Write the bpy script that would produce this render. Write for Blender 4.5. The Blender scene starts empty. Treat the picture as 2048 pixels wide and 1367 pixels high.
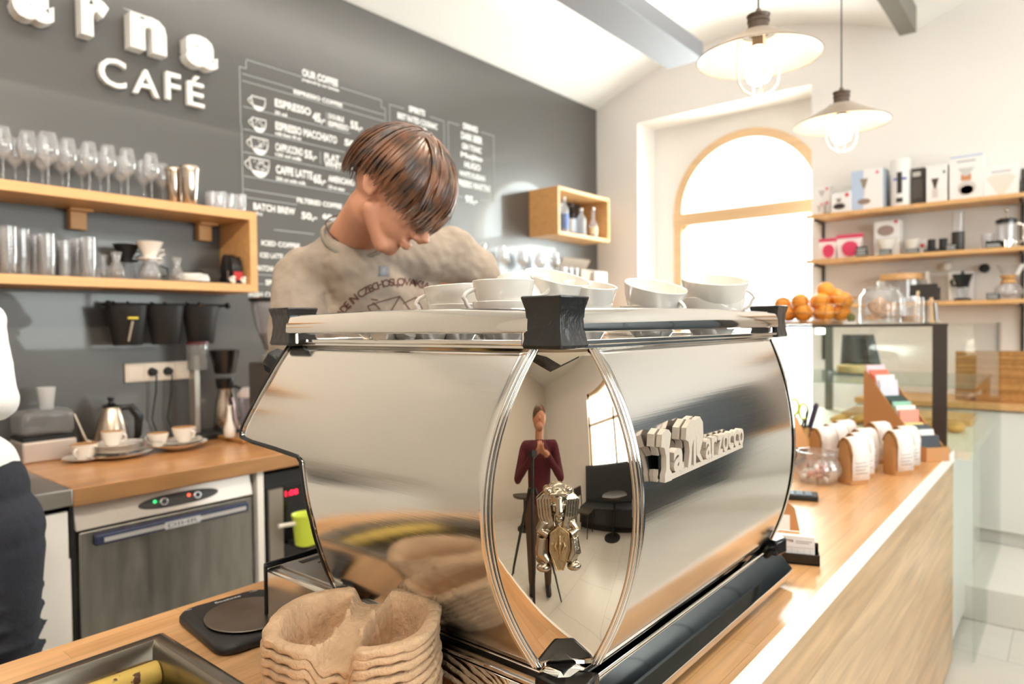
import bpy, bmesh, math, random
from mathutils import Vector, Matrix, Euler
import numpy as np
R=math.radians; PI=math.pi
random.seed(7)
S=bpy.context.scene; COL=S.collection

# ------------------------------------------------------------------ camera
FPX=1365.0; EYE=Vector((0,0,1.47))
yaw,pit,rol=R(39.6),R(-1.3),R(-0.65)
_f=Vector((-math.sin(yaw)*math.cos(pit),math.cos(yaw)*math.cos(pit),math.sin(pit)))
_r=Vector((math.cos(yaw),math.sin(yaw),0)); _u=_r.cross(_f)
CR=_r*math.cos(rol)+_u*math.sin(rol); CU=-_r*math.sin(rol)+_u*math.cos(rol); CF=_f
cd=bpy.data.cameras.new('camera'); cam=bpy.data.objects.new('camera',cd); COL.objects.link(cam)
M=Matrix((CR,CU,-CF)).transposed().to_4x4(); M.translation=EYE; cam.matrix_world=M
cd.sensor_width=36; cd.lens=36*FPX/2048; cd.clip_start=.02; cd.clip_end=60
cd.dof.use_dof=True; cd.dof.focus_distance=.92; cd.dof.aperture_fstop=4.0
S.camera=cam
S.cycles.transparent_max_bounces=40; S.cycles.max_bounces=10; S.cycles.caustics_reflective=False; S.cycles.caustics_refractive=False
def ray(px,py): return CR*((px-1024)/FPX)-CU*((py-683.5)/FPX)+CF
def W(px,py,**k):
    (a,b),=k.items(); i='xyz'.index(a); d=ray(px,py); return EYE+d*((b-EYE[i])/d[i])
def D(px,py,d): return EYE+ray(px,py)*d

# ------------------------------------------------------------------ world, light, exposure
S.view_settings.view_transform='Standard'; S.view_settings.look='None'
S.view_settings.exposure=0.38; S.view_settings.gamma=1.0; S.view_settings.use_curve_mapping=False
wd=bpy.data.worlds.new('sky'); S.world=wd; wd.use_nodes=True
wd.node_tree.nodes['Background'].inputs[0].default_value=(.93,.97,1,1)
wd.node_tree.nodes['Background'].inputs[1].default_value=3.5
def area(name,loc,direction,sx,sy,power,col=(1,1,1)):
    l=bpy.data.lights.new(name,'AREA'); l.shape='RECTANGLE'; l.size=sx; l.size_y=sy; l.energy=power; l.color=col
    o=bpy.data.objects.new(name,l); COL.objects.link(o); o.location=loc
    o.rotation_euler=Vector(direction).to_track_quat('-Z','Z').to_euler(); return o
area('daylight_far_window',(-2.15,5.95,2.1),(0,-1,-.1),1.3,2.0,120,(.93,.97,1))
area('daylight_street_window_near',(3.35,.2,1.75),(-1,0,-.12),1.9,2.1,75,(.95,.98,1))
area('daylight_street_window_far',(3.35,3.4,1.75),(-1,0,-.12),1.9,2.1,75,(.95,.98,1))
area('uplight_on_wide_beam',(-2.13,1.3,3.44),(0,0,1),.2,6.0,60,(1,.95,.88))
area('uplight_on_rib',(.45,1.3,3.44),(0,0,1),.2,6.5,70,(1,.95,.88))

def spotl(name,loc,to,power,col=(1,.84,.66),sz=R(75)):
    l=bpy.data.lights.new(name,'SPOT'); l.energy=power; l.color=col; l.spot_size=sz; l.spot_blend=.6; l.shadow_soft_size=.05
    o=bpy.data.objects.new(name,l); COL.objects.link(o); o.location=loc; o.rotation_euler=(Vector(to)-Vector(loc)).to_track_quat('-Z','Y').to_euler(); return o
SPOTS=[((-.55,-.9,3.05),(-3.0,.3,1.2)),((-.55,-.1,3.05),(-3.2,1.2,1.0)),((-.55,.7,3.05),(-3.2,1.9,2.4)),((-.55,1.5,3.05),(-1.2,1.0,1.2))]
for i,(a,b) in enumerate(SPOTS): spotl('track_spot_%s'%'abcd'[i],a,b,55)

# ------------------------------------------------------------------ materials
MC={}
def srgb(c):
    return tuple(((x/255)/12.92 if x/255<=.04045 else ((x/255+.055)/1.055)**2.4) for x in c)+(1,)
def mat(name,c,rough=.5,metal=0,bump=0,bscale=40,var=0,vscale=6,coat=0,spec=.5,emit=0,sub=0,trans=0,stretch=None,aniso=0,vcol=None,rvar=0):
    if name in MC: return MC[name]
    m=bpy.data.materials.new(name); m.use_nodes=True; nt=m.node_tree; b=nt.nodes['Principled BSDF']
    col=srgb(c); b.inputs['Base Color'].default_value=col; b.inputs['Roughness'].default_value=rough; b.inputs['Metallic'].default_value=metal
    b.inputs['Specular IOR Level'].default_value=spec; b.inputs['Coat Weight'].default_value=coat
    b.inputs['Transmission Weight'].default_value=trans
    if sub: b.inputs['Subsurface Weight'].default_value=sub; b.inputs['Subsurface Radius'].default_value=(.012,.005,.003)
    if aniso: b.inputs['Anisotropic'].default_value=aniso
    if emit: b.inputs['Emission Color'].default_value=col; b.inputs['Emission Strength'].default_value=emit
    tc=nt.nodes.new('ShaderNodeTexCoord'); mp=nt.nodes.new('ShaderNodeMapping'); nt.links.new(tc.outputs['Object'],mp.inputs[0])
    if stretch: mp.inputs['Scale'].default_value=stretch
    if var or vcol:
        n=nt.nodes.new('ShaderNodeTexNoise'); n.inputs['Scale'].default_value=vscale; n.inputs['Detail'].default_value=4; nt.links.new(mp.outputs[0],n.inputs[0])
        r=nt.nodes.new('ShaderNodeValToRGB'); c2=srgb(vcol) if vcol else tuple(min(1,x*(1+var)) for x in col[:3])+(1,)
        c1=col if vcol else tuple(x*(1-var) for x in col[:3])+(1,)
        r.color_ramp.elements[0].position=.35; r.color_ramp.elements[1].position=.65
        r.color_ramp.elements[0].color=c1; r.color_ramp.elements[1].color=c2
        nt.links.new(n.outputs[0],r.inputs[0]); nt.links.new(r.outputs[0],b.inputs['Base Color'])
    if rvar:
        n=nt.nodes.new('ShaderNodeTexNoise'); n.inputs['Scale'].default_value=3; n.inputs['Detail'].default_value=3; nt.links.new(mp.outputs[0],n.inputs[0])
        q=nt.nodes.new('ShaderNodeMapRange'); q.inputs[1].default_value=.3; q.inputs[2].default_value=.7; q.inputs[3].default_value=max(0,rough-rvar); q.inputs[4].default_value=rough+rvar
        nt.links.new(n.outputs[0],q.inputs[0]); nt.links.new(q.outputs[0],b.inputs['Roughness'])
    if bump:
        n=nt.nodes.new('ShaderNodeTexNoise'); n.inputs['Scale'].default_value=bscale; n.inputs['Detail'].default_value=5; nt.links.new(mp.outputs[0],n.inputs[0])
        u=nt.nodes.new('ShaderNodeBump'); u.inputs['Strength'].default_value=bump; u.inputs['Distance'].default_value=.01
        nt.links.new(n.outputs[0],u.inputs['Height']); nt.links.new(u.outputs[0],b.inputs['Normal'])
    MC[name]=m; return m
def wood(name,c1,c2,rot=(0,0,0),lw=(.5,.045),rough=.35,grain=.35,coat=.1,mort=.0006,gs=1.0):
    if name in MC: return MC[name]
    m=bpy.data.materials.new(name); m.use_nodes=True; nt=m.node_tree; b=nt.nodes['Principled BSDF']; L=nt.links.new; N=nt.nodes.new
    tc=N('ShaderNodeTexCoord'); mp=N('ShaderNodeMapping'); L(tc.outputs['Object'],mp.inputs[0]); mp.inputs['Rotation'].default_value=rot
    br=N('ShaderNodeTexBrick'); L(mp.outputs[0],br.inputs[0]); br.offset=.37; br.inputs['Scale'].default_value=1
    br.inputs['Brick Width'].default_value=lw[0]; br.inputs['Row Height'].default_value=lw[1]; br.inputs['Mortar Size'].default_value=mort; br.inputs['Bias'].default_value=0
    a,c=srgb(c1),srgb(c2)
    br.inputs['Color1'].default_value=a; br.inputs['Color2'].default_value=c; br.inputs['Mortar'].default_value=tuple(x*.6 for x in a[:3])+(1,)
    ms=N('ShaderNodeMapping'); L(mp.outputs[0],ms.inputs[0]); ms.inputs['Scale'].default_value=(3*gs,42*gs,42*gs)
    n=N('ShaderNodeTexNoise'); L(ms.outputs[0],n.inputs[0]); n.inputs['Scale'].default_value=1; n.inputs['Detail'].default_value=6; n.inputs['Distortion'].default_value=.9
    rr=N('ShaderNodeMapRange'); rr.inputs[1].default_value=.3; rr.inputs[2].default_value=.7; rr.inputs[3].default_value=1-grain; rr.inputs[4].default_value=1+grain*.5
    L(n.outputs[0],rr.inputs[0])
    mx=N('ShaderNodeMix'); mx.data_type='RGBA'; mx.blend_type='MULTIPLY'; mx.inputs[0].default_value=1
    L(br.outputs[0],mx.inputs[6]); L(rr.outputs[0],mx.inputs[7]); L(mx.outputs[2],b.inputs['Base Color'])
    b.inputs['Roughness'].default_value=rough; b.inputs['Coat Weight'].default_value=coat; b.inputs['Coat Roughness'].default_value=.15
    u=N('ShaderNodeBump'); u.inputs['Strength'].default_value=.08; u.inputs['Distance'].default_value=.004; L(n.outputs[0],u.inputs['Height']); L(u.outputs[0],b.inputs['Normal'])
    MC[name]=m; return m
def glassm(name,tint=(1,1,1),ior=1.5,rough=0.0,milk=0):
    if name in MC: return MC[name]
    m=bpy.data.materials.new(name); m.use_nodes=True; nt=m.node_tree; nt.nodes.remove(nt.nodes['Principled BSDF']); N=nt.nodes.new; L=nt.links.new
    t=N('ShaderNodeBsdfTransparent'); t.inputs[0].default_value=tuple(tint)+(1,); g=N('ShaderNodeBsdfGlossy'); g.inputs['Roughness'].default_value=rough
    lw=N('ShaderNodeLayerWeight'); lw.inputs['Blend'].default_value=.5; pw=N('ShaderNodeMath'); pw.operation='POWER'; pw.inputs[1].default_value=3.2; L(lw.outputs['Facing'],pw.inputs[0]); f=N('ShaderNodeMath'); f.operation='MULTIPLY_ADD'; f.inputs[1].default_value=(ior-1)*1.1; f.inputs[2].default_value=(ior-1)*.09; L(pw.outputs[0],f.inputs[0]); mx=N('ShaderNodeMixShader'); L(f.outputs[0],mx.inputs[0]); L(t.outputs[0],mx.inputs[1]); L(g.outputs[0],mx.inputs[2])
    out=nt.nodes['Material Output']
    if milk:
        d=N('ShaderNodeBsdfDiffuse'); d.inputs[0].default_value=(.95,.95,.95,1); m2=N('ShaderNodeMixShader'); m2.inputs[0].default_value=milk
        L(mx.outputs[0],m2.inputs[1]); L(d.outputs[0],m2.inputs[2]); L(m2.outputs[0],out.inputs[0])
    else: L(mx.outputs[0],out.inputs[0])
    MC[name]=m; return m

WALLW=mat('white_plaster',(238,233,228),.85,bump=.05,bscale=60)
CEILM=mat('ceiling_plaster',(244,242,238),.9,bump=.04,bscale=40)
DARKW=mat('blackboard_paint',(72,70,67),.38,spec=.9,coat=.35)
FLOORM=wood('pale_floor_tile',(226,222,214),(220,216,208),lw=(.6,.6),rough=.3,grain=.04,coat=.1,mort=.002,gs=.2)
COUNT=wood('oak_worktop_staves',(222,172,120),(208,154,100),rot=(0,0,R(90)),lw=(.55,.042),rough=.32,grain=.22,coat=.25)
BACKC=wood('warm_worktop_staves',(208,154,100),(190,132,80),rot=(0,0,R(90)),lw=(.5,.045),rough=.3,grain=.22,coat=.2)
FRONTP=wood('oak_front_panel',(212,180,140),(198,162,120),rot=(0,R(90),R(90)),lw=(1.1,.19),rough=.4,grain=.28,coat=.15,gs=.7)
BEECH=wood('beech_board',(226,176,118),(218,166,108),rot=(0,0,R(90)),lw=(3,.6),rough=.45,grain=.12,coat=.05,mort=0,gs=.6)
BEECHV=wood('beech_end_board',(222,170,112),(214,160,100),rot=(R(90),R(90),0),lw=(3,.6),rough=.45,grain=.12,coat=.05,mort=0,gs=.6)
PINE=wood('pale_window_wood',(232,196,152),(224,186,142),lw=(3,.6),rough=.5,grain=.12,mort=0,gs=.5)
BAMB=wood('bamboo_strips',(196,144,82),(160,108,54),rot=(0,R(90),R(90)),lw=(.09,.013),rough=.45,grain=.2)
CHROME=mat('polished_chrome',(232,228,222),.035,1)
CHROMEW=mat('polished_rail_steel',(236,233,228),.06,1)
BRUSH=mat('brushed_steel_panel',(222,218,212),.13,1,bump=.012,bscale=3,stretch=(1,1,220),rvar=.02)
BRUSHY=mat('brushed_steel_rear',(222,220,216),.12,1,bump=.012,bscale=3,stretch=(1,1,220),rvar=.02)
STEEL=mat('satin_steel',(178,174,168),.32,1,bump=.02,bscale=4,stretch=(40,1,1),rvar=.05)
STEELD=mat('worn_dishwasher_steel',(150,146,140),.38,1,var=.12,vscale=5,stretch=(1,6,1),rvar=.08)
DSTEEL=mat('dark_tray_steel',(150,143,132),.24,1,bump=.03,bscale=8)
BLACKP=mat('black_gloss_plastic',(20,20,21),.22,bump=.03,bscale=60)
BLACKC=mat('black_cast_corner',(24,23,23),.3,bump=.25,bscale=60,coat=.4)
BLACKM=mat('black_matte',(28,27,27),.55)
BLACKI=mat('black_bucket_metal',(26,25,25),.5,var=.15)
WHITEP=mat('white_plastic',(236,232,226),.4)
CERAM=mat('white_porcelain',(238,230,220),.12,coat=.5,sub=0)
PAPERW=mat('white_paper',(244,240,236),.7)
CHALK=mat('white_chalk_paint',(236,236,234),.8)
CHALKD=mat('dim_chalk_line',(168,172,172),.8)
GLASS=glassm('clear_glass',(.97,.98,.98),1.5)
GLASSM=glassm('drinkware_glass',(.965,.965,.97),1.75,.03,milk=.07)
GLASSG=glassm('greenish_pane',(.95,.98,.96),1.45)
PULP=mat('moulded_pulp',(204,168,132),.95,bump=.55,bscale=110,var=.10,vscale=30)
KRAFT=mat('kraft_paper',(190,140,88),.75,bump=.12,bscale=25,var=.06,vscale=10)
KRAFTB=mat('kraft_board',(200,146,96),.8)
GREYSH=mat('grey_beam_paint',(150,152,158),.6)
GREYDK=mat('brown_grey_beam',(128,122,114),.6)
LAMPO=mat('pendant_taupe_enamel',(150,136,122),.4)
LAMPI=mat('pendant_inner_enamel',(240,226,208),.35)
LAMPC=mat('pendant_cap_bronze',(96,80,68),.4,.3)
BULB=mat('glowing_bulb',(255,236,206),.5,emit=9)
TSHIRT=mat('beige_marl_cotton',(158,144,130),.95,bump=.1,bscale=220,var=.05,vscale=40)
SKIN=mat('skin',(206,146,116),.5,sub=.12,var=.06,vscale=12)
HAIR=mat('brown_hair',(30,19,13),.36,vcol=(112,66,32),vscale=22,spec=.6)
INK=mat('faded_red_brown_print',(96,62,56),.9)
NAVY=mat('dark_navy_denim',(30,32,42),.85,bump=.3,bscale=60)
BLOUSE=mat('white_blouse_cotton',(232,230,228),.85)

# ------------------------------------------------------------------ mesh helpers
def rotM(ax,a): return Matrix.Rotation(a,4,ax)
def T(v): return Matrix.Translation(Vector(v))
def frame(o,xd,yd,zd):
    m=Matrix((Vector(xd),Vector(yd),Vector(zd))).transposed().to_4x4(); m.translation=Vector(o); return m
def wloc(o):
    p=Vector((0,0,0))
    while o is not None: p=p+o.location; o=o.parent
    return p
class MB:
    def __init__(s): s.v=[]; s.f=[]; s.M=Matrix.Identity(4)
    def add(s,vs,fs,m=None):
        n=len(s.v); m=s.M@(m or Matrix.Identity(4)); s.v+=[m@Vector(v) for v in vs]; s.f+=[tuple(i+n for i in f) for f in fs]; return s
    def box(s,a,b,m=None):
        x0,y0,z0=a; x1,y1,z1=b
        x0,x1=min(x0,x1),max(x0,x1); y0,y1=min(y0,y1),max(y0,y1); z0,z1=min(z0,z1),max(z0,z1)
        return s.add([(x0,y0,z0),(x1,y0,z0),(x1,y1,z0),(x0,y1,z0),(x0,y0,z1),(x1,y0,z1),(x1,y1,z1),(x0,y1,z1)],
              [(0,3,2,1),(4,5,6,7),(0,1,5,4),(1,2,6,5),(2,3,7,6),(3,0,4,7)],m)
    def cbox(s,c,d,m=None): c=Vector(c);d=Vector(d)/2; return s.box(c-d,c+d,m)
    def lathe(s,prof,c=(0,0,0),n=28,m=None,cap0=True,cap1=True):
        vs=[];fs=[];k=len(prof)
        for r,z in prof:
            for i in range(n):
                a=2*PI*i/n; vs.append((c[0]+r*math.cos(a),c[1]+r*math.sin(a),c[2]+z))
        for j in range(k-1):
            for i in range(n):
                i2=(i+1)%n; fs.append((j*n+i,j*n+i2,(j+1)*n+i2,(j+1)*n+i))
        if cap0 and prof[0][0]>1e-6: fs.append(tuple(range(n))[::-1])
        if cap1 and prof[-1][0]>1e-6: fs.append(tuple((k-1)*n+i for i in range(n)))
        return s.add(vs,fs,m)
    def tube(s,pts,r,n=8,closed=False,flat=None,m=None):
        pts=[Vector(p) for p in pts]; k=len(pts); rs=r if isinstance(r,(list,tuple)) else [r]*k
        vs=[];fs=[];up=None
        for i,p in enumerate(pts):
            if closed: d=pts[(i+1)%k]-pts[i-1]
            else: d=pts[min(i+1,k-1)]-pts[max(i-1,0)]
            if d.length<1e-9: d=Vector((0,0,1))
            d.normalize()
            if up is None:
                up=Vector((0,0,1)) if abs(d.z)<.9 else Vector((1,0,0))
            a=d.cross(up)
            if a.length<1e-6: a=d.orthogonal()
            a.normalize(); b=a.cross(d).normalized(); up=b
            q=flat or (1,1)
            for j in range(n):
                t=2*PI*j/n; vs.append(p+a*rs[i]*q[0]*math.cos(t)+b*rs[i]*q[1]*math.sin(t))
        rng=k if closed else k-1
        for i in range(rng):
            i2=(i+1)%k
            for j in range(n):
                j2=(j+1)%n; fs.append((i*n+j,i*n+j2,i2*n+j2,i2*n+j))
        if not closed: fs.append(tuple(range(n))[::-1]); fs.append(tuple((k-1)*n+j for j in range(n)))
        return s.add(vs,fs,m)
    def cyl(s,a,b,r,r2=None,n=20,m=None): return s.tube([a,b],[r,r if r2 is None else r2],n=n,m=m)
    def prism(s,poly,z0,z1,m=None):
        k=len(poly); vs=[(x,y,z0) for x,y in poly]+[(x,y,z1) for x,y in poly]
        fs=[tuple(range(k))[::-1],tuple(range(k,2*k))]+[(i,(i+1)%k,k+(i+1)%k,k+i) for i in range(k)]
        return s.add(vs,fs,m)
    def grid(s,P,m=None,close=False):
        r=len(P);c=len(P[0]); vs=[p for row in P for p in row]
        fs=[(i*c+j,i*c+j+1,(i+1)*c+j+1,(i+1)*c+j) for i in range(r-1) for j in range(c-1)]
        if close: fs+=[(i*c+c-1,i*c,(i+1)*c,(i+1)*c+c-1) for i in range(r-1)]
        return s.add(vs,fs,m)
    def ell(s,c,r,m=None,n=20,k=12):
        vs=[];fs=[]
        for i in range(k+1):
            t=PI*i/k
            for j in range(n):
                a=2*PI*j/n; vs.append((c[0]+r[0]*math.sin(t)*math.cos(a),c[1]+r[1]*math.sin(t)*math.sin(a),c[2]-r[2]*math.cos(t)))
        for i in range(k):
            for j in range(n):
                j2=(j+1)%n; fs.append((i*n+j,i*n+j2,(i+1)*n+j2,(i+1)*n+j))
        return s.add(vs,fs,m)
    def cap(s,a,b,ra,rb,n=16):   # tapered capsule with round ends
        a=Vector(a);b=Vector(b);d=(b-a).normalized();pts=[];rs=[]
        for t in (-1,-.9,-.6,-.3,0): pts.append(a+d*ra*t); rs.append(max(.0005,ra*math.sqrt(max(0,1-t*t))))
        for t in (.0001,.3,.6,.9,1): pts.append(b+d*rb*t); rs.append(max(.0005,rb*math.sqrt(max(0,1-t*t))))
        return s.tube(pts,rs,n)
    def build(s,name,m,parent=None,bevel=0,smooth=35,seg=2,solid=0,sub=0,remesh=0,smi=0,disp=None,recalc=True):
        me=bpy.data.meshes.new(name); off=wloc(parent)
        me.from_pydata([tuple(v-off) for v in s.v],[],s.f); me.materials.append(m)
        bm=bmesh.new(); bm.from_mesh(me); bmesh.ops.remove_doubles(bm,verts=bm.verts,dist=1e-5)
        if recalc: bmesh.ops.recalc_face_normals(bm,faces=bm.faces)
        bm.to_mesh(me); bm.free()
        for p in me.polygons: p.use_smooth=True
        me.set_sharp_from_angle(angle=R(smooth))
        o=bpy.data.objects.new(name,me); COL.objects.link(o)
        if parent is not None: o.parent=parent
        if solid: q=o.modifiers.new('s','SOLIDIFY'); q.thickness=solid; q.offset=0
        if remesh: q=o.modifiers.new('r','REMESH'); q.mode='VOXEL'; q.voxel_size=remesh; q.use_smooth_shade=True
        if smi: q=o.modifiers.new('m','SMOOTH'); q.iterations=smi; q.factor=.5
        if bevel: q=o.modifiers.new('b','BEVEL'); q.width=bevel; q.segments=seg; q.limit_method='ANGLE'; q.angle_limit=R(40); q.harden_normals=False
        if sub: q=o.modifiers.new('u','SUBSURF'); q.levels=sub; q.render_levels=sub
        if disp:
            tx=bpy.data.textures.new(name,'CLOUDS'); tx.noise_scale=disp[1]; q=o.modifiers.new('d','DISPLACE'); q.texture=tx; q.strength=disp[0]; q.mid_level=.5
        return o
def tag(o,label=None,cat=None,group=None,kind=None):
    if label: o['label']=label
    if cat: o['category']=cat
    if group: o['group']=group
    if kind: o['kind']=kind
    return o
def thing(name,loc,label,cat,group=None,rz=0):
    o=bpy.data.objects.new(name,None); COL.objects.link(o); o.location=loc; o.rotation_euler=(0,0,rz); o.empty_display_size=.05
    return tag(o,label,cat,group)
def clone(o,loc=None,rot=None,label=None,group=None,parent=None,scale=None):
    kids=list(o.children); c=o.copy(); COL.objects.link(c)
    if parent is not None: c.parent=parent
    if loc is not None: c.location=loc
    if rot is not None: c.rotation_euler=rot
    if scale is not None: c.scale=scale
    if label: c['label']=label
    if group: c['group']=group
    for k in kids: clone(k,parent=c)
    return c
def struct(o): o['kind']='structure'; return o
def boxo(name,a,b,m,parent=None,bevel=.002): return MB().box(a,b).build(name,m,parent,bevel=bevel)
_txt={}
def textmesh(s,off=.0,ext=0,bev=0):
    k=(s,off,ext,bev)
    if k in _txt: return _txt[k]
    cu=bpy.data.curves.new('t','FONT'); cu.body=s; cu.size=1; cu.offset=off; cu.extrude=ext; cu.bevel_depth=bev; cu.resolution_u=3
    o=bpy.data.objects.new('t',cu); COL.objects.link(o); bpy.context.view_layer.update()
    me=bpy.data.meshes.new_from_object(o.evaluated_get(bpy.context.evaluated_depsgraph_get()))
    v=np.array([x.co[:] for x in me.vertices]); f=[tuple(p.vertices) for p in me.polygons]
    bpy.data.objects.remove(o); bpy.data.meshes.remove(me); bpy.data.curves.remove(cu)
    _txt[k]=(v,f); return v,f
def text(mb,s,o,xd,yd,w,h,off=0,ext=0,fit=True,zsc=1,bev=0):
    """text with lower-left at o, spanning w (along xd) by h (along yd)"""
    v,f=textmesh(s,off,ext,bev); lo=v.min(0); hi=v.max(0); xd=Vector(xd).normalized(); yd=Vector(yd).normalized(); zd=xd.cross(yd)
    sx=w/(hi[0]-lo[0]); sy=h/(hi[1]-lo[1])
    if not fit: sx=sy
    vs=[Vector(o)+xd*((p[0]-lo[0])*sx)+yd*((p[1]-lo[1])*sy)+zd*(p[2]*zsc) for p in v]
    mb.add(vs,f); return mb
X=(1,0,0);Y=(0,1,0);Zv=(0,0,1)
WX=-3.4; FY=5.36

# ------------------------------------------------------------------ room shell
struct(MB().box((WX-.3,-3.0,-.12),(3.6,FY+.6,0)).build('floor',FLOORM))
struct(MB().box((WX-.2,.25,0),(WX,FY,3.44)).build('wall_left',DARKW))
struct(MB().box((WX-.2,-3.0,0),(WX-.002,.25,3.44)).build('wall_left',mat('beige_plaster',(222,212,200),.85)))
# vaulted ceiling
def vz(x): return 3.44+.325*abs(math.sin(PI*(x-WX)/2.56))
P=[]; xs=[WX-.2+i*.04 for i in range(int(7.1/.04)+1)]
vs=[];fs=[]
for x in xs:
    z=3.44 if x<WX else vz(x)
    vs+=[(x,-3.0,z),(x,FY+.02,z),(x,-3.0,z+.25),(x,FY+.02,z+.25)]
for i in range(len(xs)-1):
    a=i*4;b=a+4
    fs+=[(a,a+1,b+1,b),(a+2,b+2,b+3,a+3),(a,b,b+2,a+2),(a+1,a+3,b+3,b+1)]
struct(MB().add(vs,fs).build('ceiling',CEILM,smooth=50))
# far wall with splayed window niche and arched opening
NX0,NX1,NZ1=-2.98,-1.525,3.24; NY=5.68
m=MB(); m.box((WX-.2,FY,0),(NX0,FY+.6,4.1)).box((NX1,FY,0),(3.6,FY+.6,4.1)).box((NX0,FY,NZ1),(NX1,FY+.6,4.1)).box((NX0,FY,0),(NX1,FY+.6,.55))
# arch spandrels at the back of the niche
ax,aR,az=-2.14,.645,2.45
def arcpts(r,n=24,a0=0,a1=PI): return [(ax+r*math.cos(a0+(a1-a0)*i/n),az+r*math.sin(a0+(a1-a0)*i/n)) for i in range(n+1)]
arc=arcpts(aR)
fr=frame((0,NY,0),X,Zv,(0,-1,0))
for h in (0,1):
    seg=arc[:13] if h==0 else arc[12:]
    ex=NX1 if h==0 else NX0
    poly=([(ex,az)] if abs(ex-seg[0 if h==0 else -1][0])>1e-3 else [])
    if h==0: poly=[(NX1+.3,az)]+seg+[(ax,NZ1+.1),(NX1+.3,NZ1+.1)]
    else: poly=seg+[(NX0-.1,az),(NX0-.1,NZ1+.1),(ax,NZ1+.1)]
    m.prism(poly,-.26,0,m=fr)
m.box((NX0-.1,NY,.5),(ax-aR,NY+.26,az)).box((ax+aR,NY,.5),(NX1+.3,NY+.26,az))
struct(m.build('wall_far',WALLW,smooth=30))
# window frame: arched, transom, lower sash with rounded corner
m=MB(); wf=frame((0,NY+.02,0),X,Zv,(0,-1,0))
def band(r0,r1,d0,d1,n=32):
    A=arcpts(r1,n);B=arcpts(r0,n);vs=[(x,z,d) for d in (d0,d1) for x,z in A+B];k=n+1;fs=[]
    for i in range(n):
        fs+=[(i,i+1,k+i+1,k+i),(2*k+i,3*k+i,3*k+i+1,2*k+i+1),(i,2*k+i,2*k+i+1,i+1),(k+i,k+i+1,3*k+i+1,3*k+i)]
    return vs,fs
v,f=band(aR-.075,aR,-.05,.04); m.add(v,f,wf)
m.box((ax-aR,NY-.02,.55),(ax-aR+.075,NY+.07,az)).box((ax+aR-.075,NY-.02,.55),(ax+aR,NY+.07,az))
m.box((ax-aR,NY-.03,az-.11),(ax+aR,NY+.07,az))
m.box((ax-aR,NY-.03,.55),(ax+aR,NY+.07,.62))
for sx in (-1,1):   # rounded corners of the lower sash
    cxn=ax+sx*(aR-.075); pts=[(cxn,az-.11)]+[(cxn-sx*.09+sx*.09*math.cos(t),az-.20+.09*math.sin(t)) for t in [PI/2*i/8 for i in range(9)]]
    m.prism(pts if sx<0 else pts[::-1],-.04,.02,m=wf)
wfr=struct(m.build('window_1',PINE,bevel=.004))
gp=MB(); gp.box((ax-aR+.03,NY+.03,.6),(ax+aR-.03,NY+.036,az)); 
poly=arcpts(aR-.05); gp.prism(poly,-.02,-.014,m=wf); gp.build('pane',GLASSG,wfr)
struct(MB().box((NX0,FY-.03,.53),(NX1,NY,.57)).build('trim_1',WALLW,bevel=.004))
# street side wall (right), with two big shop windows, and the wall behind the viewer
m=MB(); RX=3.2
for a,b,c,d in ((-3,-.8,0,4.1),(1.2,2.4,0,4.1),(4.4,FY,0,4.1),(-.8,1.2,0,.55),(2.4,4.4,0,.55),(-.8,1.2,2.85,4.1),(2.4,4.4,2.85,4.1)): m.box((RX,a,c),(RX+.3,b,d))
struct(m.build('wall_right',WALLW))
struct(MB().box((WX-.2,-3.2,0),(RX+.3,-3.0,4.1)).build('wall_back',mat('beige_plaster',(222,212,200),.85)))
for i,(a,b) in enumerate(((-.8,1.2),(2.4,4.4))):
    m=MB()
    for y0,y1,z0,z1 in ((a,a+.07,.55,2.85),(b-.07,b,.55,2.85),(a,b,.55,.62),(a,b,2.78,2.85),((a+b)/2-.03,(a+b)/2+.03,.55,2.85),(a,b,2.1,2.16)): m.box((RX+.08,y0,z0),(RX+.16,y1,z1))
    w=struct(m.build('window_%d'%(i+2),PINE)); MB().box((RX+.11,a+.05,.6),(RX+.116,b-.05,2.8)).build('pane',GLASSG,w)
# ceiling beams
struct(tag(MB().box((-2.27,-2.98,3.30),(-2.0,4.53,3.42)).build('trim_2',GREYSH,bevel=.004)))
struct(MB().box((-.885,-2.98,3.30),(-.79,5.0,3.46)).build('trim_3',GREYDK,bevel=.002))
for y in (3.2,1.2,4.2): 
    o=MB().cyl((-2.135,y,3.42),(-2.135,y,vz(-2.135)),.0015,n=6).build('trim_4',GREYSH); struct(o)
# raised platform and wall cabinets at the far right
struct(MB().box((-.95,4.0,0),(3.2,FY,.17)).build('trim_5',mat('pale_step',(236,232,224),.4),bevel=.006))

# ------------------------------------------------------------------ bar counter
CT=.92
b=thing('bar_counter',(-.88,1.5,0),'long bar counter with stave oak top and pale oak front under the espresso machine','counter')
m=MB(); hx0,hx1,hy0,hy1=-1.245,-.92,-.12,.515
for a,c in (((-1.37,-.5),(hx0,3.44)),((hx0,hy1),(-.405,3.44)),((hx1,-.5),(-.405,hy1)),((hx0,-.5),(hx1,hy0))):
    m.box((a[0],a[1],CT-.04),(c[0],c[1],CT))
m.build('worktop',COUNT,b)
MB().box((-.405,-.5,CT-.045),(-.398,3.44,CT+.001)).build('edge_strip',mat('white_edge_strip',(250,246,240),.4),b)
MB().box((-.43,-.5,.02),(-.403,3.44,CT-.045)).build('front_panel',FRONTP,b)
MB().box((-1.32,-.5,.0),(-1.30,3.4,CT-.04)).box((-1.30,-.5,.05),(-.44,-.48,CT-.04)).box((-1.30,3.38,.05),(-.44,3.4,CT-.04)).box((-1.30,-.48,.05),(-.44,3.38,.07)).build('carcass',WHITEP,b)

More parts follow.
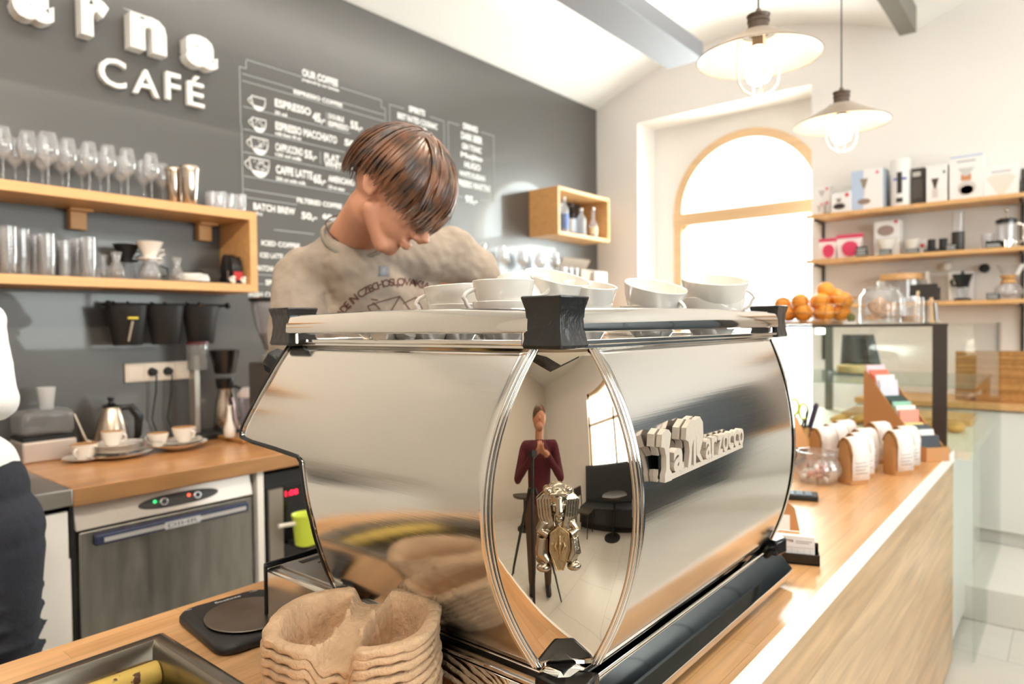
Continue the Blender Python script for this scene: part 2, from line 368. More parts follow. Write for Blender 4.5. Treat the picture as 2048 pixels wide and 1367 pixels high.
# sunken knock-out tray
tr=thing('knock_out_tray',(-1.02,.2,.78),'sunken steel tray with rolled rim in the front corner of the bar counter','tray')
rx0,rx1,ry0,ry1=-1.262,-.905,-.14,.532
m=MB(); iz=.80; r=.022
def ring(x0,x1,y0,y1,z): return [(x0,y0,z),(x1,y0,z),(x1,y1,z),(x0,y1,z)]
loops=[ring(rx0,rx1,ry0,ry1,CT+.001),ring(rx0,rx1,ry0,ry1,CT+.007),ring(rx0+.01,rx1-.01,ry0+.01,ry1-.01,CT+.012),ring(rx0+.024,rx1-.024,ry0+.024,ry1-.024,CT+.010),ring(rx0+.030,rx1-.030,ry0+.030,ry1-.030,CT+.0),ring(rx0+.036,rx1-.036,ry0+.036,ry1-.036,iz)]
vs=[p for l in loops for p in l]; fs=[]
for j in range(len(loops)-1):
    for i in range(4): fs.append((j*4+i,j*4+(i+1)%4,(j+1)*4+(i+1)%4,(j+1)*4+i))
fs.append((20,21,22,23)); m.add(vs,fs).build('tray_shell',DSTEEL,tr,bevel=.003,recalc=False,solid=.0012)
kb=thing('knock_bar',(-1.02,.2,.86),'yellow coffee-stained knock bar with brown ends lying across the sunken tray','knock bar')
A=W(350,1332,z=.884); B=A+(W(190,1390,z=.884)-A).normalized()*.40
dirn=(B-A).normalized()
YEL=mat('stained_yellow_rubber',(214,178,88),.55,bump=.15,bscale=50)
# coffee stains with their own shape
nt=YEL.node_tree; bs=nt.nodes['Principled BSDF']; tc=nt.nodes.new('ShaderNodeTexCoord'); n=nt.nodes.new('ShaderNodeTexNoise'); n.inputs['Scale'].default_value=55; n.inputs['Detail'].default_value=6
rp=nt.nodes.new('ShaderNodeValToRGB'); rp.color_ramp.elements[0].position=.60; rp.color_ramp.elements[1].position=.64; rp.color_ramp.elements[0].color=srgb((222,186,92)); rp.color_ramp.elements[1].color=srgb((92,54,26))
nt.links.new(tc.outputs['Object'],n.inputs[0]); nt.links.new(n.outputs[0],rp.inputs[0]); nt.links.new(rp.outputs[0],bs.inputs['Base Color'])
MB().cyl(A+dirn*.028,B,.021,n=28).build('sleeve',YEL,kb,bevel=.002)
MB().cyl(A,A+dirn*.03,.0145,n=20).cyl(B,B+dirn*.03,.0145,n=20).build('core_bar',mat('coffee_brown_plastic',(120,72,46),.5),kb)

# ------------------------------------------------------------------ back counter
BZ=.95; BX=-2.55
bc=thing('back_worktop',(-3.0,2.6,BZ-.04),'dark honey stave worktop of the back counter along the blackboard wall','worktop')
MB().box((WX+.002,.80,BZ-.06),(BX,5.1,BZ)).build('worktop_slab',BACKC,bc,bevel=.003)
sk=thing('steel_sink',(-3.0,.2,BZ-.06),'stainless sink unit at the left end of the back worktop','sink')
m=MB()
for a,c in (((WX,-1.2),(BX,-.35)),((WX,.62),(BX,.80)),((WX,-.35),(-3.25,.62)),((-2.66,-.35),(BX,.62))): m.box((a[0],a[1],BZ-.055),(c[0],c[1],BZ+.001))
m.build('rim',STEEL,sk,bevel=.004)
m=MB(); m.box((-3.25,-.35,BZ-.22),(-2.66,.62,BZ-.215)).box((-3.25,-.35,BZ-.22),(-3.24,.62,BZ-.05)).box((-2.67,-.35,BZ-.22),(-2.66,.62,BZ-.05)).box((-3.25,-.35,BZ-.22),(-2.66,-.34,BZ-.05)).box((-3.25,.61,BZ-.22),(-2.66,.62,BZ-.05)); m.build('basin',STEEL,sk)
c=thing('base_cabinet',(-3.0,.2,0),'white base cabinet under the sink, left of the dishwasher','cabinet')
MB().box((WX+.01,-1.2,.08),(BX-.04,.80,BZ-.24)).build('body',WHITEP,c); MB().box((BX-.04,.2,.1),(BX-.022,.79,BZ-.075)).build('door',WHITEP,c,bevel=.002); MB().box((BX-.04,-.41,.1),(BX-.022,.19,BZ-.075)).build('door',WHITEP,c,bevel=.002)
# glass washer
fx=BX-.03
dw=thing('glass_washer',(-2.85,1.14,0),'stainless under-counter glass washer with two dials and a long dark blue handle','dishwasher')
def FW(px,py): return W(px,py,x=fx)
y0=.815;y1=1.455
MB().box((fx-.55,y0,.08),(fx-.045,y1,.868)).build('body',STEELD,dw,bevel=.003)
MB().box((fx-.02,y0-.012,.0),(fx-.35,y0-.002,.885)).box((fx-.35,y0,.868),(fx-.05,y1,.885)).build('side_gasket',BLACKM,dw)
# sloping control panel
m=MB(); pz0,pz1=.798,.880; m.add([(fx,y0,pz0),(fx,y1,pz0),(fx-.025,y1,pz1),(fx-.025,y0,pz1),(fx-.06,y0,pz0),(fx-.06,y1,pz0),(fx-.06,y1,pz1),(fx-.06,y0,pz1)],[(0,1,2,3),(4,7,6,5),(0,3,7,4),(1,5,6,2),(3,2,6,7),(0,4,5,1)])
cp=m.build('control_panel',mat('bright_steel_fascia',(222,214,206),.3,.6),dw,bevel=.004)
pn=Vector((.09,0,.025)).normalized(); up=Vector((-.025,0,.09)).normalized()
pc=Vector((fx-.0125,1.165,.839))
poly=[]
for i in range(40):
    t=2*PI*i/40; poly.append((.148*math.copysign(abs(math.cos(t))**.7,math.cos(t)),.024*math.copysign(abs(math.sin(t))**.9,math.sin(t))*(1-.12*math.cos(t)**2)))
MB().prism(poly,0,.002,m=frame(pc,Y,up,pn)).build('dial_plate',mat('charcoal_dial_plate',(60,58,58),.4),cp)
for i,dy in enumerate((-.062,.062)):
    k=MB().cyl(pc+Vector((0,dy,0)),pc+Vector((0,dy,0))+pn*.016,.017,.014,n=24).build('dial',mat('silver_dial',(205,205,208),.25,.8),cp,bevel=.002)
    MB().cyl(pc+Vector((0,dy,0))+pn*.016,pc+Vector((0,dy,0))+pn*.017,.009,n=20).build('dial_cap',BLACKM,k)
    MB().cyl(pc+Vector((0,dy-.028,0))+up*.006,pc+Vector((0,dy-.028,0))+up*.006+pn*.004,.006,n=16).build('indicator_lamp',mat('green_lamp',(40,210,110),.4,emit=1.5) if i==0 else mat('red_lamp',(255,96,60),.4,emit=1.5),cp)
dd=MB().box((fx-.02,y0+.008,.11),(fx+.002,y1-.008,.792)).build('door',STEELD,dw,bevel=.004)
MB().box((fx-.0,y0+.05,.742),(fx+.03,y1-.035,.779)).build('handle',mat('navy_handle',(40,48,78),.4),dd,bevel=.006)
m=MB().box((fx+.03,y0+.075,.752),(fx+.033,y1-.05,.767)); hs=m.build('handle_strip',mat('silver_strip',(206,204,204),.3,.5),dd)
MB().box((fx+.033,1.09,.747),(fx+.0345,1.22,.772)).build('maker_plate',mat('grey_plate',(196,198,200),.4),hs)
m=MB(); text(m,'DIHR',(fx+.035,1.10,.752),Y,Zv,.11,.015,off=.01); m.build('maker_lettering',mat('grey_ink',(110,110,116),.6),hs)
MB().box((fx-.45,y1+.012,.02),(fx+.01,y1+.04,BZ-.06)).build('side_panel',WHITEP,tag(thing('cabinet_divider',(fx,y1+.02,0),'narrow white upright panel between glass washer and oven','panel')))
# microwave oven and niche right of it
ov=thing('microwave_oven',(fx-.3,1.86,.38),'black microwave oven with red clock digits under the back worktop','microwave')
MB().box((fx-.42,1.53,.42),(fx-.03,2.1,.80)).build('body',BLACKM,ov,bevel=.004)
MB().box((fx-.03,1.535,.43),(fx-.018,1.60,.795)).build('side_strip',mat('warm_grey_strip',(150,140,130),.4,.4),ov)
MB().box((fx-.03,1.605,.43),(fx-.02,2.09,.795)).build('door',mat('black_glass_front',(16,15,16),.08),ov)
MB().box((fx-.42,1.53,.80),(fx-.04,2.1,.86)).build('top_gap',BLACKM,ov)
g=W(583,985,x=fx-.018); m=MB(); text(m,'1:08',(fx-.0185,g.y-.03,g.z-.010),Y,Zv,.062,.022,off=.012); m.build('clock_digits',mat('red_led',(255,20,60),.5,emit=3),ov)
MB().box((fx-.5,2.12,.0),(fx-.0,5.05,BZ-.06)).build('body',WHITEP,thing('back_cabinet',(fx-.25,3.5,0),'white back cabinets beyond the microwave, mostly behind the espresso machine','cabinet'))
MB().box((fx-.5,1.5,.05),(fx-.02,2.1,.42)).build('body',BLACKM,thing('lower_oven',(fx-.3,1.8,.05),'dark oven front below the microwave','oven'))
# green jug with a spatula
jg=thing('green_measuring_jug',(fx+.06,1.87,.50),'lime green plastic jug in front of the microwave','jug')
p=W(612,1055,x=fx+.10)
MB().lathe([(.035,-.07),(.045,-.065),(.055,.05),(.058,.06),(.055,.06),(.05,.05),(.04,-.06)],c=tuple(p),cap1=False).build('body',mat('lime_plastic',(206,222,70),.35),jg)
MB().cyl(W(557,1052,x=fx+.10),W(592,1046,x=fx+.10),.009,n=12).build('handle',mat('pale_handle',(224,214,196),.4),jg)
MB().box((fx-.02,1.62,p.z-.09),(fx+.2,2.09,p.z-.072)).build('pull_out_shelf',BLACKM,ov)

# ------------------------------------------------------------------ espresso machine
em=thing('espresso_machine',(-.8,1.07,CT),'large polished steel espresso machine with black corners and lion emblem on the bar','espresso machine')
YN,YF=.69,1.46; XR=-.48; ZB,ZT=1.03,1.44; zm=(ZB+ZT)/2; hh=(ZT-ZB)/2
def q(z): return max(0,1-((z-zm)/hh)**2)
BS,BR=.06,.052
CX=-1.225
def ys(z): return YN-BS*q(z)
def xr(z): return XR+BR*q(z)
def cut(z): return CX+.03*q(z)          # x-y on the cut plane (near corner)
OUT=[(1.44,-1.090),(1.38,-1.112),(1.33,-1.136),(1.295,-1.157),(1.285,-1.161),(1.277,-1.157),(1.272,-1.12),(1.268,-1.05),(1.262,-.978),(1.255,-.968),(1.225,-.962),(1.16,-.953),(1.10,-.955),(1.03,-.965)]
def xl(z):
    for (a,xa),(b2,xb) in zip(OUT,OUT[1:]):
        if b2<=z<=a: return xa+(xb-xa)*(a-z)/(a-b2)
    return OUT[-1][1]
zs=sorted(set([ZB+(ZT-ZB)*i/44 for i in range(45)]+[o[0] for o in OUT]))
def mirr(y): return YN+YF-y
for far in (0,1):
    P=[]
    for z in zs:
        a=xl(z); y=ys(z); e=cut(z)+y; P.append([(a+(e-a)*i/30,(mirr(y) if far else y),z) for i in range(31)])
    sp=MB().grid(P).build('side_panel',BRUSH,em,solid=.0025,smooth=60)
    out=[(xl(z),(mirr(ys(z)) if far else ys(z)),z) for z in zs]
    MB().tube(out,.0042,n=8).build('panel_edge_trim',BLACKP,sp,smooth=60)
    if not far:
        MB().tube([(x+.004,y,z) for x,y,z in out],.002,n=6).build('panel_inner_trim',CHROME,sp,smooth=60)
P=[]
for z in zs:
    x=xr(z); y=x-cut(z); P.append([(x,y+(mirr(y)-y)*i/40,z) for i in range(41)])
rp_=MB().grid(P).build('rear_panel',BRUSHY,em,solid=.0025,smooth=60)
# almond shaped mirror corners
for far in (0,1):
    P=[];L1=[];L2=[]
    for z in zs:
        y=ys(z); A=Vector((cut(z)+y,y,z)); x=xr(z); B=Vector((x,x-cut(z),z)); n=Vector((1,-1,0)).normalized()
        row=[]
        for i in range(21):
            s=i/20; p=A.lerp(B,s)+n*(.014*q(z)*(1-(2*s-1)**2)-.003)
            row.append((p.x,mirr(p.y) if far else p.y,z))
        P.append(row); L1.append((A.x,mirr(A.y) if far else A.y,z)); L2.append((B.x,mirr(B.y) if far else B.y,z))
    cm=MB().grid(P).build('corner_mirror',mat('room_tinted_chrome',(206,194,178),.03,1),em,solid=.002,smooth=60)  # chrome tint darkened to stand in for a dimmer room mirrored here
    for L,s in ((L1,1),(L2,-1)):
        off=Vector((.0042,(.0042 if not far else -.0042),0))*s
        MB().tube([Vector(p)+Vector((0,0,0)) for p in L],.0028,n=10).tube([Vector(p)+off*.75 for p in L],.0019,n=8).tube([Vector(p)-off*.75 for p in L],.0018,n=8).build('corner_rib',CHROME,cm,smooth=60)
# inner body, front panel, group heads
MB().box((-1.08,YN+.02,1.29),(-.52,YF-.02,1.435)).box((-.93,YN+.02,1.0),(-.52,YF-.02,1.3)).build('inner_body',BLACKM,em)
MB().add([(-1.095,YN,1.437),(-1.095,YF,1.437),(-1.158,YF,1.29),(-1.158,YN,1.29),(-1.08,YN,1.437),(-1.08,YF,1.437),(-1.09,YF,1.29),(-1.09,YN,1.29)],[(0,1,2,3),(4,7,6,5),(0,4,5,1),(3,2,6,7),(0,3,7,4),(1,5,6,2)]).build('front_panel',STEEL,em)
for yy in (.90,1.25):
    g=MB().cyl((-1.06,yy,1.29),(-1.06,yy,1.235),.042,n=28).cyl((-1.06,yy,1.245),(-1.06,yy,1.225),.037,n=28).build('group_head',CHROME,em,bevel=.003)
    MB().cyl((-1.06,yy,1.226),(-1.06,yy,1.20),.034,.030,n=24).tube([(-1.09,yy,1.215),(-1.13,yy,1.213),(-1.25,yy,1.205)],[.008,.013,.014],n=12).build('portafilter',BLACKP,g)
    MB().tube([(-1.06,yy-.02,1.2),(-1.06,yy-.02,1.175)],.006).tube([(-1.06,yy+.02,1.2),(-1.06,yy+.02,1.175)],.006).build('spout',CHROME,g)
    m=MB()
    for k in range(4): m.cyl((-1.122,yy-.05+k*.03,1.37),(-1.13,yy-.05+k*.03,1.367),.009,n=12)
    m.build('dose_button',BLACKP,em)
kp=D(516,737,1.19); kd=Vector((-.93,-.05,.36)).normalized()
kx=-1.118; K=Vector((-1.112,.700,1.395))
kb=MB().tube([K,K+kd*.008,K+kd*.012,K+kd*.042,K+kd*.047],[.012,.012,.026,.027,.020],n=8).build('steam_knob',BLACKP,em,bevel=.003,smooth=20)
K2=Vector((kx,1.40,1.40)); MB().tube([K2,K2+kd*.008,K2+kd*.012,K2+kd*.042,K2+kd*.047],[.012,.012,.026,.027,.020],n=8).build('steam_knob',BLACKP,em,bevel=.003,smooth=20)
MB().tube([(-1.11,1.40,1.285),(-1.13,1.41,1.24),(-1.16,1.42,1.06)],.005).build('steam_wand',CHROME,em)
# top tray, lip, posts, rails
MB().box((-1.095,YN-.0,1.4405),(-.478,YF+.0,1.4455)).build('top_tray',CHROMEW,em,bevel=.001)
m=MB()
for a,c in (((-1.08,YN-.004),(-.50,YN+.004)),((-1.08,YF-.004),(-.50,YF+.004)),((-.482,YN+.02),(-.474,YF-.02)),((-1.098,YN+.02),(-1.09,YF-.02))): m.box((a[0],a[1],1.4455),(c[0],c[1],1.4525))
m.build('tray_lip',CHROME,em,bevel=.0015)
def corner(cx,cy,sx,sy,nm='corner_cap'):
    # concave-waisted square post; outer corner at (cx,cy)
    L=[]
    for z,w in ((1.4415,.0285),(1.446,.030),(1.458,.0275),(1.474,.0258),(1.490,.027),(1.500,.0295),(1.5055,.0310),(1.5075,.030)):
        x0=cx-sx*.0275; yy0=cy-sy*.0275
        L.append([(x0-w,yy0-w,z),(x0+w,yy0-w,z),(x0+w,yy0+w,z),(x0-w,yy0+w,z)])
    vs=[p for l in L for p in l];fs=[(3,2,1,0)]
    for j in range(len(L)-1):
        for i in range(4): fs.append((j*4+i,j*4+(i+1)%4,(j+1)*4+(i+1)%4,(j+1)*4+i))
    k=(len(L)-1)*4; fs.append((k,k+1,k+2,k+3))
    return MB().add(vs,fs).build(nm,BLACKC,em,bevel=.003,smooth=30)
for cx,cy,sx,sy in ((-.474,.664,1,-1),(-.474,1.486,1,1),(-1.106,.664,-1,-1),(-1.106,1.486,-1,1)):
    c_=corner(cx,cy,sx,sy)
    if sx>0:  # pointed arch ridges sweeping down the two outer faces
        m=MB()
        pts=[(cx-.0255*t**1.7*1.9 if True else 0,cy-sy*-.001,1.506-.062*t) for t in [i/10 for i in range(11)]]
        m.tube([(max(x,cx-.05),cy-sy*.0005+(.003*sy*-1)*math.sin(PI*i/10),z) for i,(x,_,z) in enumerate(pts)],.0022,n=6)
        m.tube([(cx-sx*.0005-.003*math.sin(PI*i/10),cy-sy*min(.05,.0255*(i/10)**1.7*1.9),1.506-.062*i/10) for i in range(11)],.0022,n=6)
        m.build('arch_ridge',BLACKC,c_,smooth=60)
def rail(p0,p1,nrm,nm='cup_rail'):
    p0=Vector(p0);p1=Vector(p1);n=Vector(nrm);d=(p1-p0).normalized();P=[];k=24
    prof=[(-.006,1.462),(.004,1.4615),(.0072,1.4632),(.0078,1.467),(.0058,1.4895),(.0030,1.4925),(-.003,1.4932),(-.006,1.491)]
    for i in range(k+1):
        s=i/k; ins=.005*math.sin(PI*s)
        P.append([p0.lerp(p1,s)+n*(a+ins)+Vector((0,0,z+.003*math.sin(PI*s)*(1 if z>1.48 else 0))) for a,z in prof])
    m=MB().grid(P,close=True); kk=len(prof); m.f.append(tuple(range(kk))); m.f.append(tuple(range(len(m.v)-kk,len(m.v))))
    return m.build(nm,CHROME,em,smooth=40)
rail((-1.06,.672,0),(-.525,.672,0),(0,-1,0)); rail((-.482,.715,0),(-.482,1.435,0),(1,0,0)); rail((-1.06,1.478,0),(-.525,1.478,0),(0,1,0)); rail((-1.098,.715,0),(-1.098,1.435,0),(-1,0,0))
for x,y in ((-1.045,.676),(-.485,1.42),(-.54,.676),(-.485,.73),(-1.045,1.47)): MB().cyl((x,y,1.445),(x,y,1.465),.003,n=8).build('rail_stub',CHROME,em)
# base: channel, chrome rail and sloping skirt
m=MB(); m.box((-.96,YN+.01,1.005),(-.50,YF-.01,1.032)); m.build('base_channel',BLACKP,em)
def skirt(pts,nm,mt,par=em): # closed profile swept around rear + both sides ; pts (offset outward, z)
    path=[((-.965,YN),(0,-1)),((-.505,YN),(0,-1)),((-.49,YN+.012),(1,-1)),((-.49,YF-.012),(1,1)),((-.505,YF),(0,1)),((-.965,YF),(0,1))]
    P=[]
    for (x,y),(nx,ny) in path: P.append([(x+nx*o,y+ny*o,z) for o,z in pts])
    mm=MB().grid(P,close=True); kk=len(pts); mm.f.append(tuple(range(kk))); mm.f.append(tuple(range(len(mm.v)-kk,len(mm.v))))
    return mm.build(nm,mt,par,smooth=30,bevel=.0008)
skirt([(-.03,1.030),(-.010,1.030),(-.002,1.022),(-.010,1.016),(-.03,1.016)],'chrome_rail',CHROME)
skirt([(-.03,1.012),(-.002,1.012),(.004,1.008),(.004,1.003),(-.03,1.003)],'chrome_rail',CHROME)
skirt([(-.03,1.0),(.002,1.0),(.030,.952),(.0305,.938),(-.03,.938)],'skirt',CHROME)
for yy in (YN+.05,YF-.05):
    for xx in (-.56,-.92): MB().cyl((xx,yy,CT+.0005),(xx,yy,.94),.022,.018,n=20).build('foot',BLACKP,em)
for cy,sy in ((YN,-1),(YF,1)):
    MB().prism([(-.535,cy+sy*.008),(-.485,cy-sy*-.014),(-.462,cy-sy*.01),(-.47,cy-sy*.05),(-.53,cy-sy*.03)],0.992,1.024).build('corner_shoe',BLACKP,em,bevel=.005)
# drip tray unit at the front
dt=MB().box((-1.15,YN-.02,.936),(-.93,YF+.02,1.03)).build('drip_tray_housing',mat('satin_chrome',(214,206,196),.16,1),em,bevel=.006)
MB().box((-1.135,YN+.0,1.030),(-.95,YF-.0,1.034)).build('tray_surface',STEEL,dt,bevel=.001)
m=MB()
for k in range(14):
    yy=YN+.05+k*.05
    for j in range(4): m.box((-1.09+j*.012,yy,1.0343),(-1.085+j*.012,yy+.035,1.0347))
    for j in range(5): m.box((-1.03,yy+j*.0075,1.0343),(-.98,yy+j*.0075+.0035,1.0347))
m.box((-1.122,YN+.03,1.0343),(-1.108,YF-.03,1.0347)).build('grille_slots',BLACKM,dt)
m=MB(); 
for cy,s in ((YN-.02,-1),(YF+.02,1)): m.box((-1.154,cy-.003,.934),(-1.147,cy+.003,1.034)).box((-.955,cy-.004,.934),(-.925,cy+.004,1.036))
m.tube([(-1.15,YN-.022,1.034),(-1.15,YF+.022,1.034)],.006).build('black_corner_trim',BLACKP,dt,bevel=.002)
# maker's lettering, cast in double thickness with a bar under it
m=MB(); LM=mat('cast_cream_metal',(216,202,186),.35,.25,bump=.1,bscale=200)
lx=xr(1.30)+.001
def zq(z): return z
def sect(pl,d0,d1):
    fr=frame((0,0,0),Y,Zv,X); m.prism(pl,lx+d0,lx+d1,m=fr)
Ly,Lz=.808,1.268
Lp=[(0,.0),(.005,0),(.30,.0),(.30,.0)]
def LL(dy,d0,d1):
    # the tall L: hooked flag at the top, waisted stem
    y0=Ly+dy
    sect([(y0,Lz-.004),(y0+.020,Lz-.004),(y0+.020,Lz+.006),(y0+.014,Lz+.012),(y0+.013,Lz+.040),(y0+.019,Lz+.058),(y0+.012,Lz+.064),(y0+.003,Lz+.066),(y0-.008,Lz+.060),(y0-.010,Lz+.044),(y0-.001,Lz+.042),(y0+.004,Lz+.030),(y0+.004,Lz+.012),(y0,Lz+.006)],d0,d1)
LL(0,.0125,.020); LL(-.002,0,.0095)
sect([(Ly+.003,Lz-.004),(1.080,Lz+.003),(1.080,Lz+.009),(Ly+.003,Lz+.004)],.0125,.019)
def Mm(dy,d0,d1):
    y0=.876+dy
    sect([(y0,Lz+.004),(y0+.010,Lz+.004),(y0+.014,Lz+.030),(y0+.019,Lz+.042),(y0+.019,Lz+.004),(y0+.026,Lz+.004),(y0+.028,Lz+.048),(y0+.029,Lz+.018),(y0+.044,Lz+.005),(y0+.052,Lz+.005),(y0+.039,Lz+.020),(y0+.052,Lz+.040),(y0+.050,Lz+.062),(y0+.040,Lz+.071),(y0+.026,Lz+.068),(y0+.012,Lz+.070),(y0-.004,Lz+.060),(y0-.006,Lz+.044),(y0+.003,Lz+.040),(y0+.006,Lz+.026)],d0,d1)
Mm(0,.0125,.020); Mm(-.002,0,.0095)
text(m,'a',(lx+.015,.834,Lz+.004),Y,Zv,.030,.032,off=.03,ext=.005,zsc=1)
for i,ch in enumerate('arzocco'):
    y0=.936+i*.0210; text(m,ch,(lx+.015,y0,Lz+.005+i*.0006),Y,Zv,.0195,.031-i*.0008,off=.02,ext=.005)
m.build('maker_lettering',LM,rp_)
m=MB(); sect([(Ly,Lz),(1.08,Lz+.004),(1.08,Lz+.008),(Ly,Lz+.004)],.0,.0125)
for yy in (.81,.88,.95,1.02,1.07): sect([(yy,Lz),(yy+.012,Lz),(yy+.012,Lz+.03),(yy,Lz+.03)],.0,.0125)
m.build('dark_gap_stud',BLACKM,rp_)  # studs join the letter layers; black puts the gap's shade into their colour
# lion emblem with shield on the near corner mirror
ec=W(1103,1040,y=.705); nrm=Vector((1,-1,0)).normalized(); rt=Vector((1,1,0)).normalized()
zc=1.222; yy_=None
base=Vector(((CX+.03*q(zc)),0,zc)); # x-y
mid_xy=(( (ys(zc)+cut(zc)) + xr(zc))/2, (ys(zc)+ (xr(zc)-cut(zc)))/2)
eo=Vector((mid_xy[0],mid_xy[1],zc))+nrm*.012 + rt*(-.010)
EM=frame(eo,rt,Zv,nrm)
m=MB(); m.M=EM
m.ell((0,.036,.003),(.017,.020,.008)); m.ell((0,.038,.009),(.010,.011,.006)); m.cap((0,.036,.012),(0,.022,.0155),.0045,.0052); m.ell((0,.019,.0165),(.0058,.004,.004)); m.ell((0,.012,.011),(.005,.005,.004)); m.cap((-.009,.042,.012),(.009,.042,.012),.0028,.0028)
m.ell((-.006,.030,.014),(.003,.002,.003)); m.ell((.006,.030,.014),(.003,.002,.003)); m.ell((-.013,.046,.006),(.005,.005,.004)); m.ell((.013,.046,.006),(.005,.005,.004))
for s in (-1,1):
    for k in range(5):
        a=.008+.0035*k
        m.tube([(s*a*.8,.050-.002*k,.006),(s*(a+.003),.035,.009-.001*k),(s*(a+.001),.015,.009-.001*k),(s*a*.6,-.004-.002*k,.007)],[.0014,.0022,.0022,.0009],n=6)
    m.tube([(s*.016,.006,.004),(s*.022,-.004,.006),(s*.013,-.008,.011)],[.006,.006,.005],n=8)
    m.tube([(s*.018,-.012,.004),(s*.020,-.032,.004),(s*.013,-.042,.008)],[.007,.009,.005],n=8)
    m.ell((s*.019,-.048,.007),(.009,.006,.008))
m.ell((0,-.015,.001),(.015,.035,.007))
li=m.build('lion_emblem',mat('aged_bronze_silver',(160,146,126),.22,1,bump=.06,bscale=220),em,remesh=.0008,smi=2)
m=MB(); m.M=EM@T((0,-.020,.008)); sh=[(0,.024),(.011,.015),(.012,-.006),(.004,-.030),(-.004,-.030),(-.012,-.006),(-.011,.015)]
m.prism(sh,0,.007); m.tube([(x,y,.007) for x,y in sh],.0011,closed=True,n=6)
for s in (0,-1,1): m.tube([(s*.001,-.012,.008),(s*.006,0,.008),(s*.005,.004,.008)] if s else [(0,-.016,.008),(0,0,.0085),(0,.013,.008)],[.0008,.0022,.0006],n=6)
m.cyl((-.006,-.007,.0078),(.006,-.007,.0078),.0009,n=6)
m.build('shield',mat('aged_bronze_gold',(176,146,106),.28,1,bump=.2,bscale=200),em,bevel=.0006)

# ------------------------------------------------------------------ porcelain cups
def cup_proto(name,r,h,hr,label,cat='cup',group=None):
    t=thing(name,(0,0,0),label,cat,group)
    prof=[(r*.52,0),(r*.56,.003),(r*.70,h*.22),(r*.90,h*.62),(r,h-.001),(r-.001,h),(r-.0035,h-.001),(r*.87,h*.6),(r*.66,h*.24),(r*.4,.006),(0,.006)]
    MB().lathe(prof,n=40).build('bowl',CERAM,t,smooth=50)
    k=Vector((r*.84,0,h*.5)); pts=[]
    for i in range(11):
        a=-PI*.48+PI*.96*i/10; pts.append((r*.80+.022*math.cos(a)+(.002 if i>5 else -.003),0,h*.52+hr*math.sin(a)))
    MB().tube(pts,.0042,n=10,flat=(1.3,.8)).build('handle',CERAM,t,smooth=60)
    return t
def saucer_proto(name,r,label,group=None):
    t=MB().lathe([(r*.42,0),(r*.45,.001),(r*.75,.008),(r,.015),(r,.017),(r*.74,.0115),(r*.45,.005),(0,.004)],n=44).build(name,CERAM,smooth=50); return tag(t,label,'saucer',group)
TZ=1.446
GC='porcelain cups on top of the espresso machine'
cp1=cup_proto('coffee_cup',.045,.060,.016,'white cup left of the near black corner, lower of a nested pair',group=GC)
lt1=cup_proto('latte_cup',.062,.074,.019,'large white cup, lower of the nested pair at the right end of the tray',group=GC)
es1=cup_proto('espresso_cup',.034,.045,.013,'small white cup at the left end of the machine tray, first from the left corner',group=GC)
def at(px,d,z): 
    v=ray(px,650); p=EYE+v*d; return Vector((p.x,p.y,z))
HL=math.atan2(-CR.y,-CR.x)   # handle pointing to the left of the picture
cp1.location=at(1008,.98,TZ); cp1.rotation_euler=(0,0,HL+.1)
NZ_=.030
def tilt(tc_,ts_,hz):
    u=Vector((CR.x,CR.y,0)).normalized(); f_=Vector((CF.x,CF.y,0)).normalized()
    return (Matrix.Rotation(R(ts_),4,f_)@Matrix.Rotation(R(tc_),4,u)@Matrix.Rotation(hz,4,'Z')).to_euler()
clone(cp1,at(1008,.98,TZ+NZ_),(0,0,HL+.25),'white cup just left of the near black corner, upper of a nested pair, handle left')
clone(cp1,at(913,1.08,TZ),(0,0,HL-.2),'lower white cup of the nested pair before the beige shirt, seen under the rail')
clone(cp1,at(910,1.08,TZ+NZ_),(0,R(4),HL+.1),'white cup before the beige shirt, upper of its nested pair, handle left')
clone(cp1,at(1022,1.10,TZ+.108),(R(180),R(-14),.4),'upturned white cup on top of the others with its round base up')
clone(cp1,at(1040,1.12,TZ),(0,0,2.6),'upright white cup standing under the upturned one')
clone(cp1,at(950,1.20,TZ+.0),(0,0,1.2),'white cup in the back row behind the pair before the beige shirt')
clone(lt1,at(1100,1.14,TZ+.046),tilt(15,12,HL+2.6),'large white cup leaning to the right directly behind the near black corner',scale=(.9,.9,.85))
clone(lt1,at(1104,1.14,TZ),(0,0,2.2),'large white cup under the leaning one behind the near black corner',scale=(.9,.9,.9))
clone(cp1,at(1172,1.14,TZ),(0,0,.9),'lower white cup right of the near black corner')
clone(cp1,at(1172,1.14,TZ+NZ_+.004),tilt(12,6,2.9),'upper white cup right of the near black corner, nested in another')
clone(lt1,at(1298,1.25,TZ+.030),tilt(16,8,HL+2.4),'large white cup, upper one left of the nested large pair at the right end',scale=(.92,.92,.92))
clone(lt1,at(1303,1.25,TZ),(0,0,2.2),'large white cup on the right part of the tray, left of the nested large pair',scale=(.92,.92,.8))
lt1.location=at(1423,1.30,TZ); lt1.rotation_euler=(0,0,2.6)
clone(lt1,at(1424,1.30,TZ+.036),tilt(13,1,HL+2.8),'large white cup, upper of the nested pair at the right end of the tray')
es1.location=at(772,1.08,TZ); es1.rotation_euler=(0,0,HL-.2)
clone(es1,at(822,1.07,TZ),(0,0,HL+.1),'small white cup on the machine tray, second from the left corner')
clone(es1,at(862,1.06,TZ),(0,0,HL+.3),'small white cup on the machine tray, third from the left corner')
clone(es1,at(850,1.28,TZ),(0,0,1.5),'small white cup at the far left of the tray behind the others')

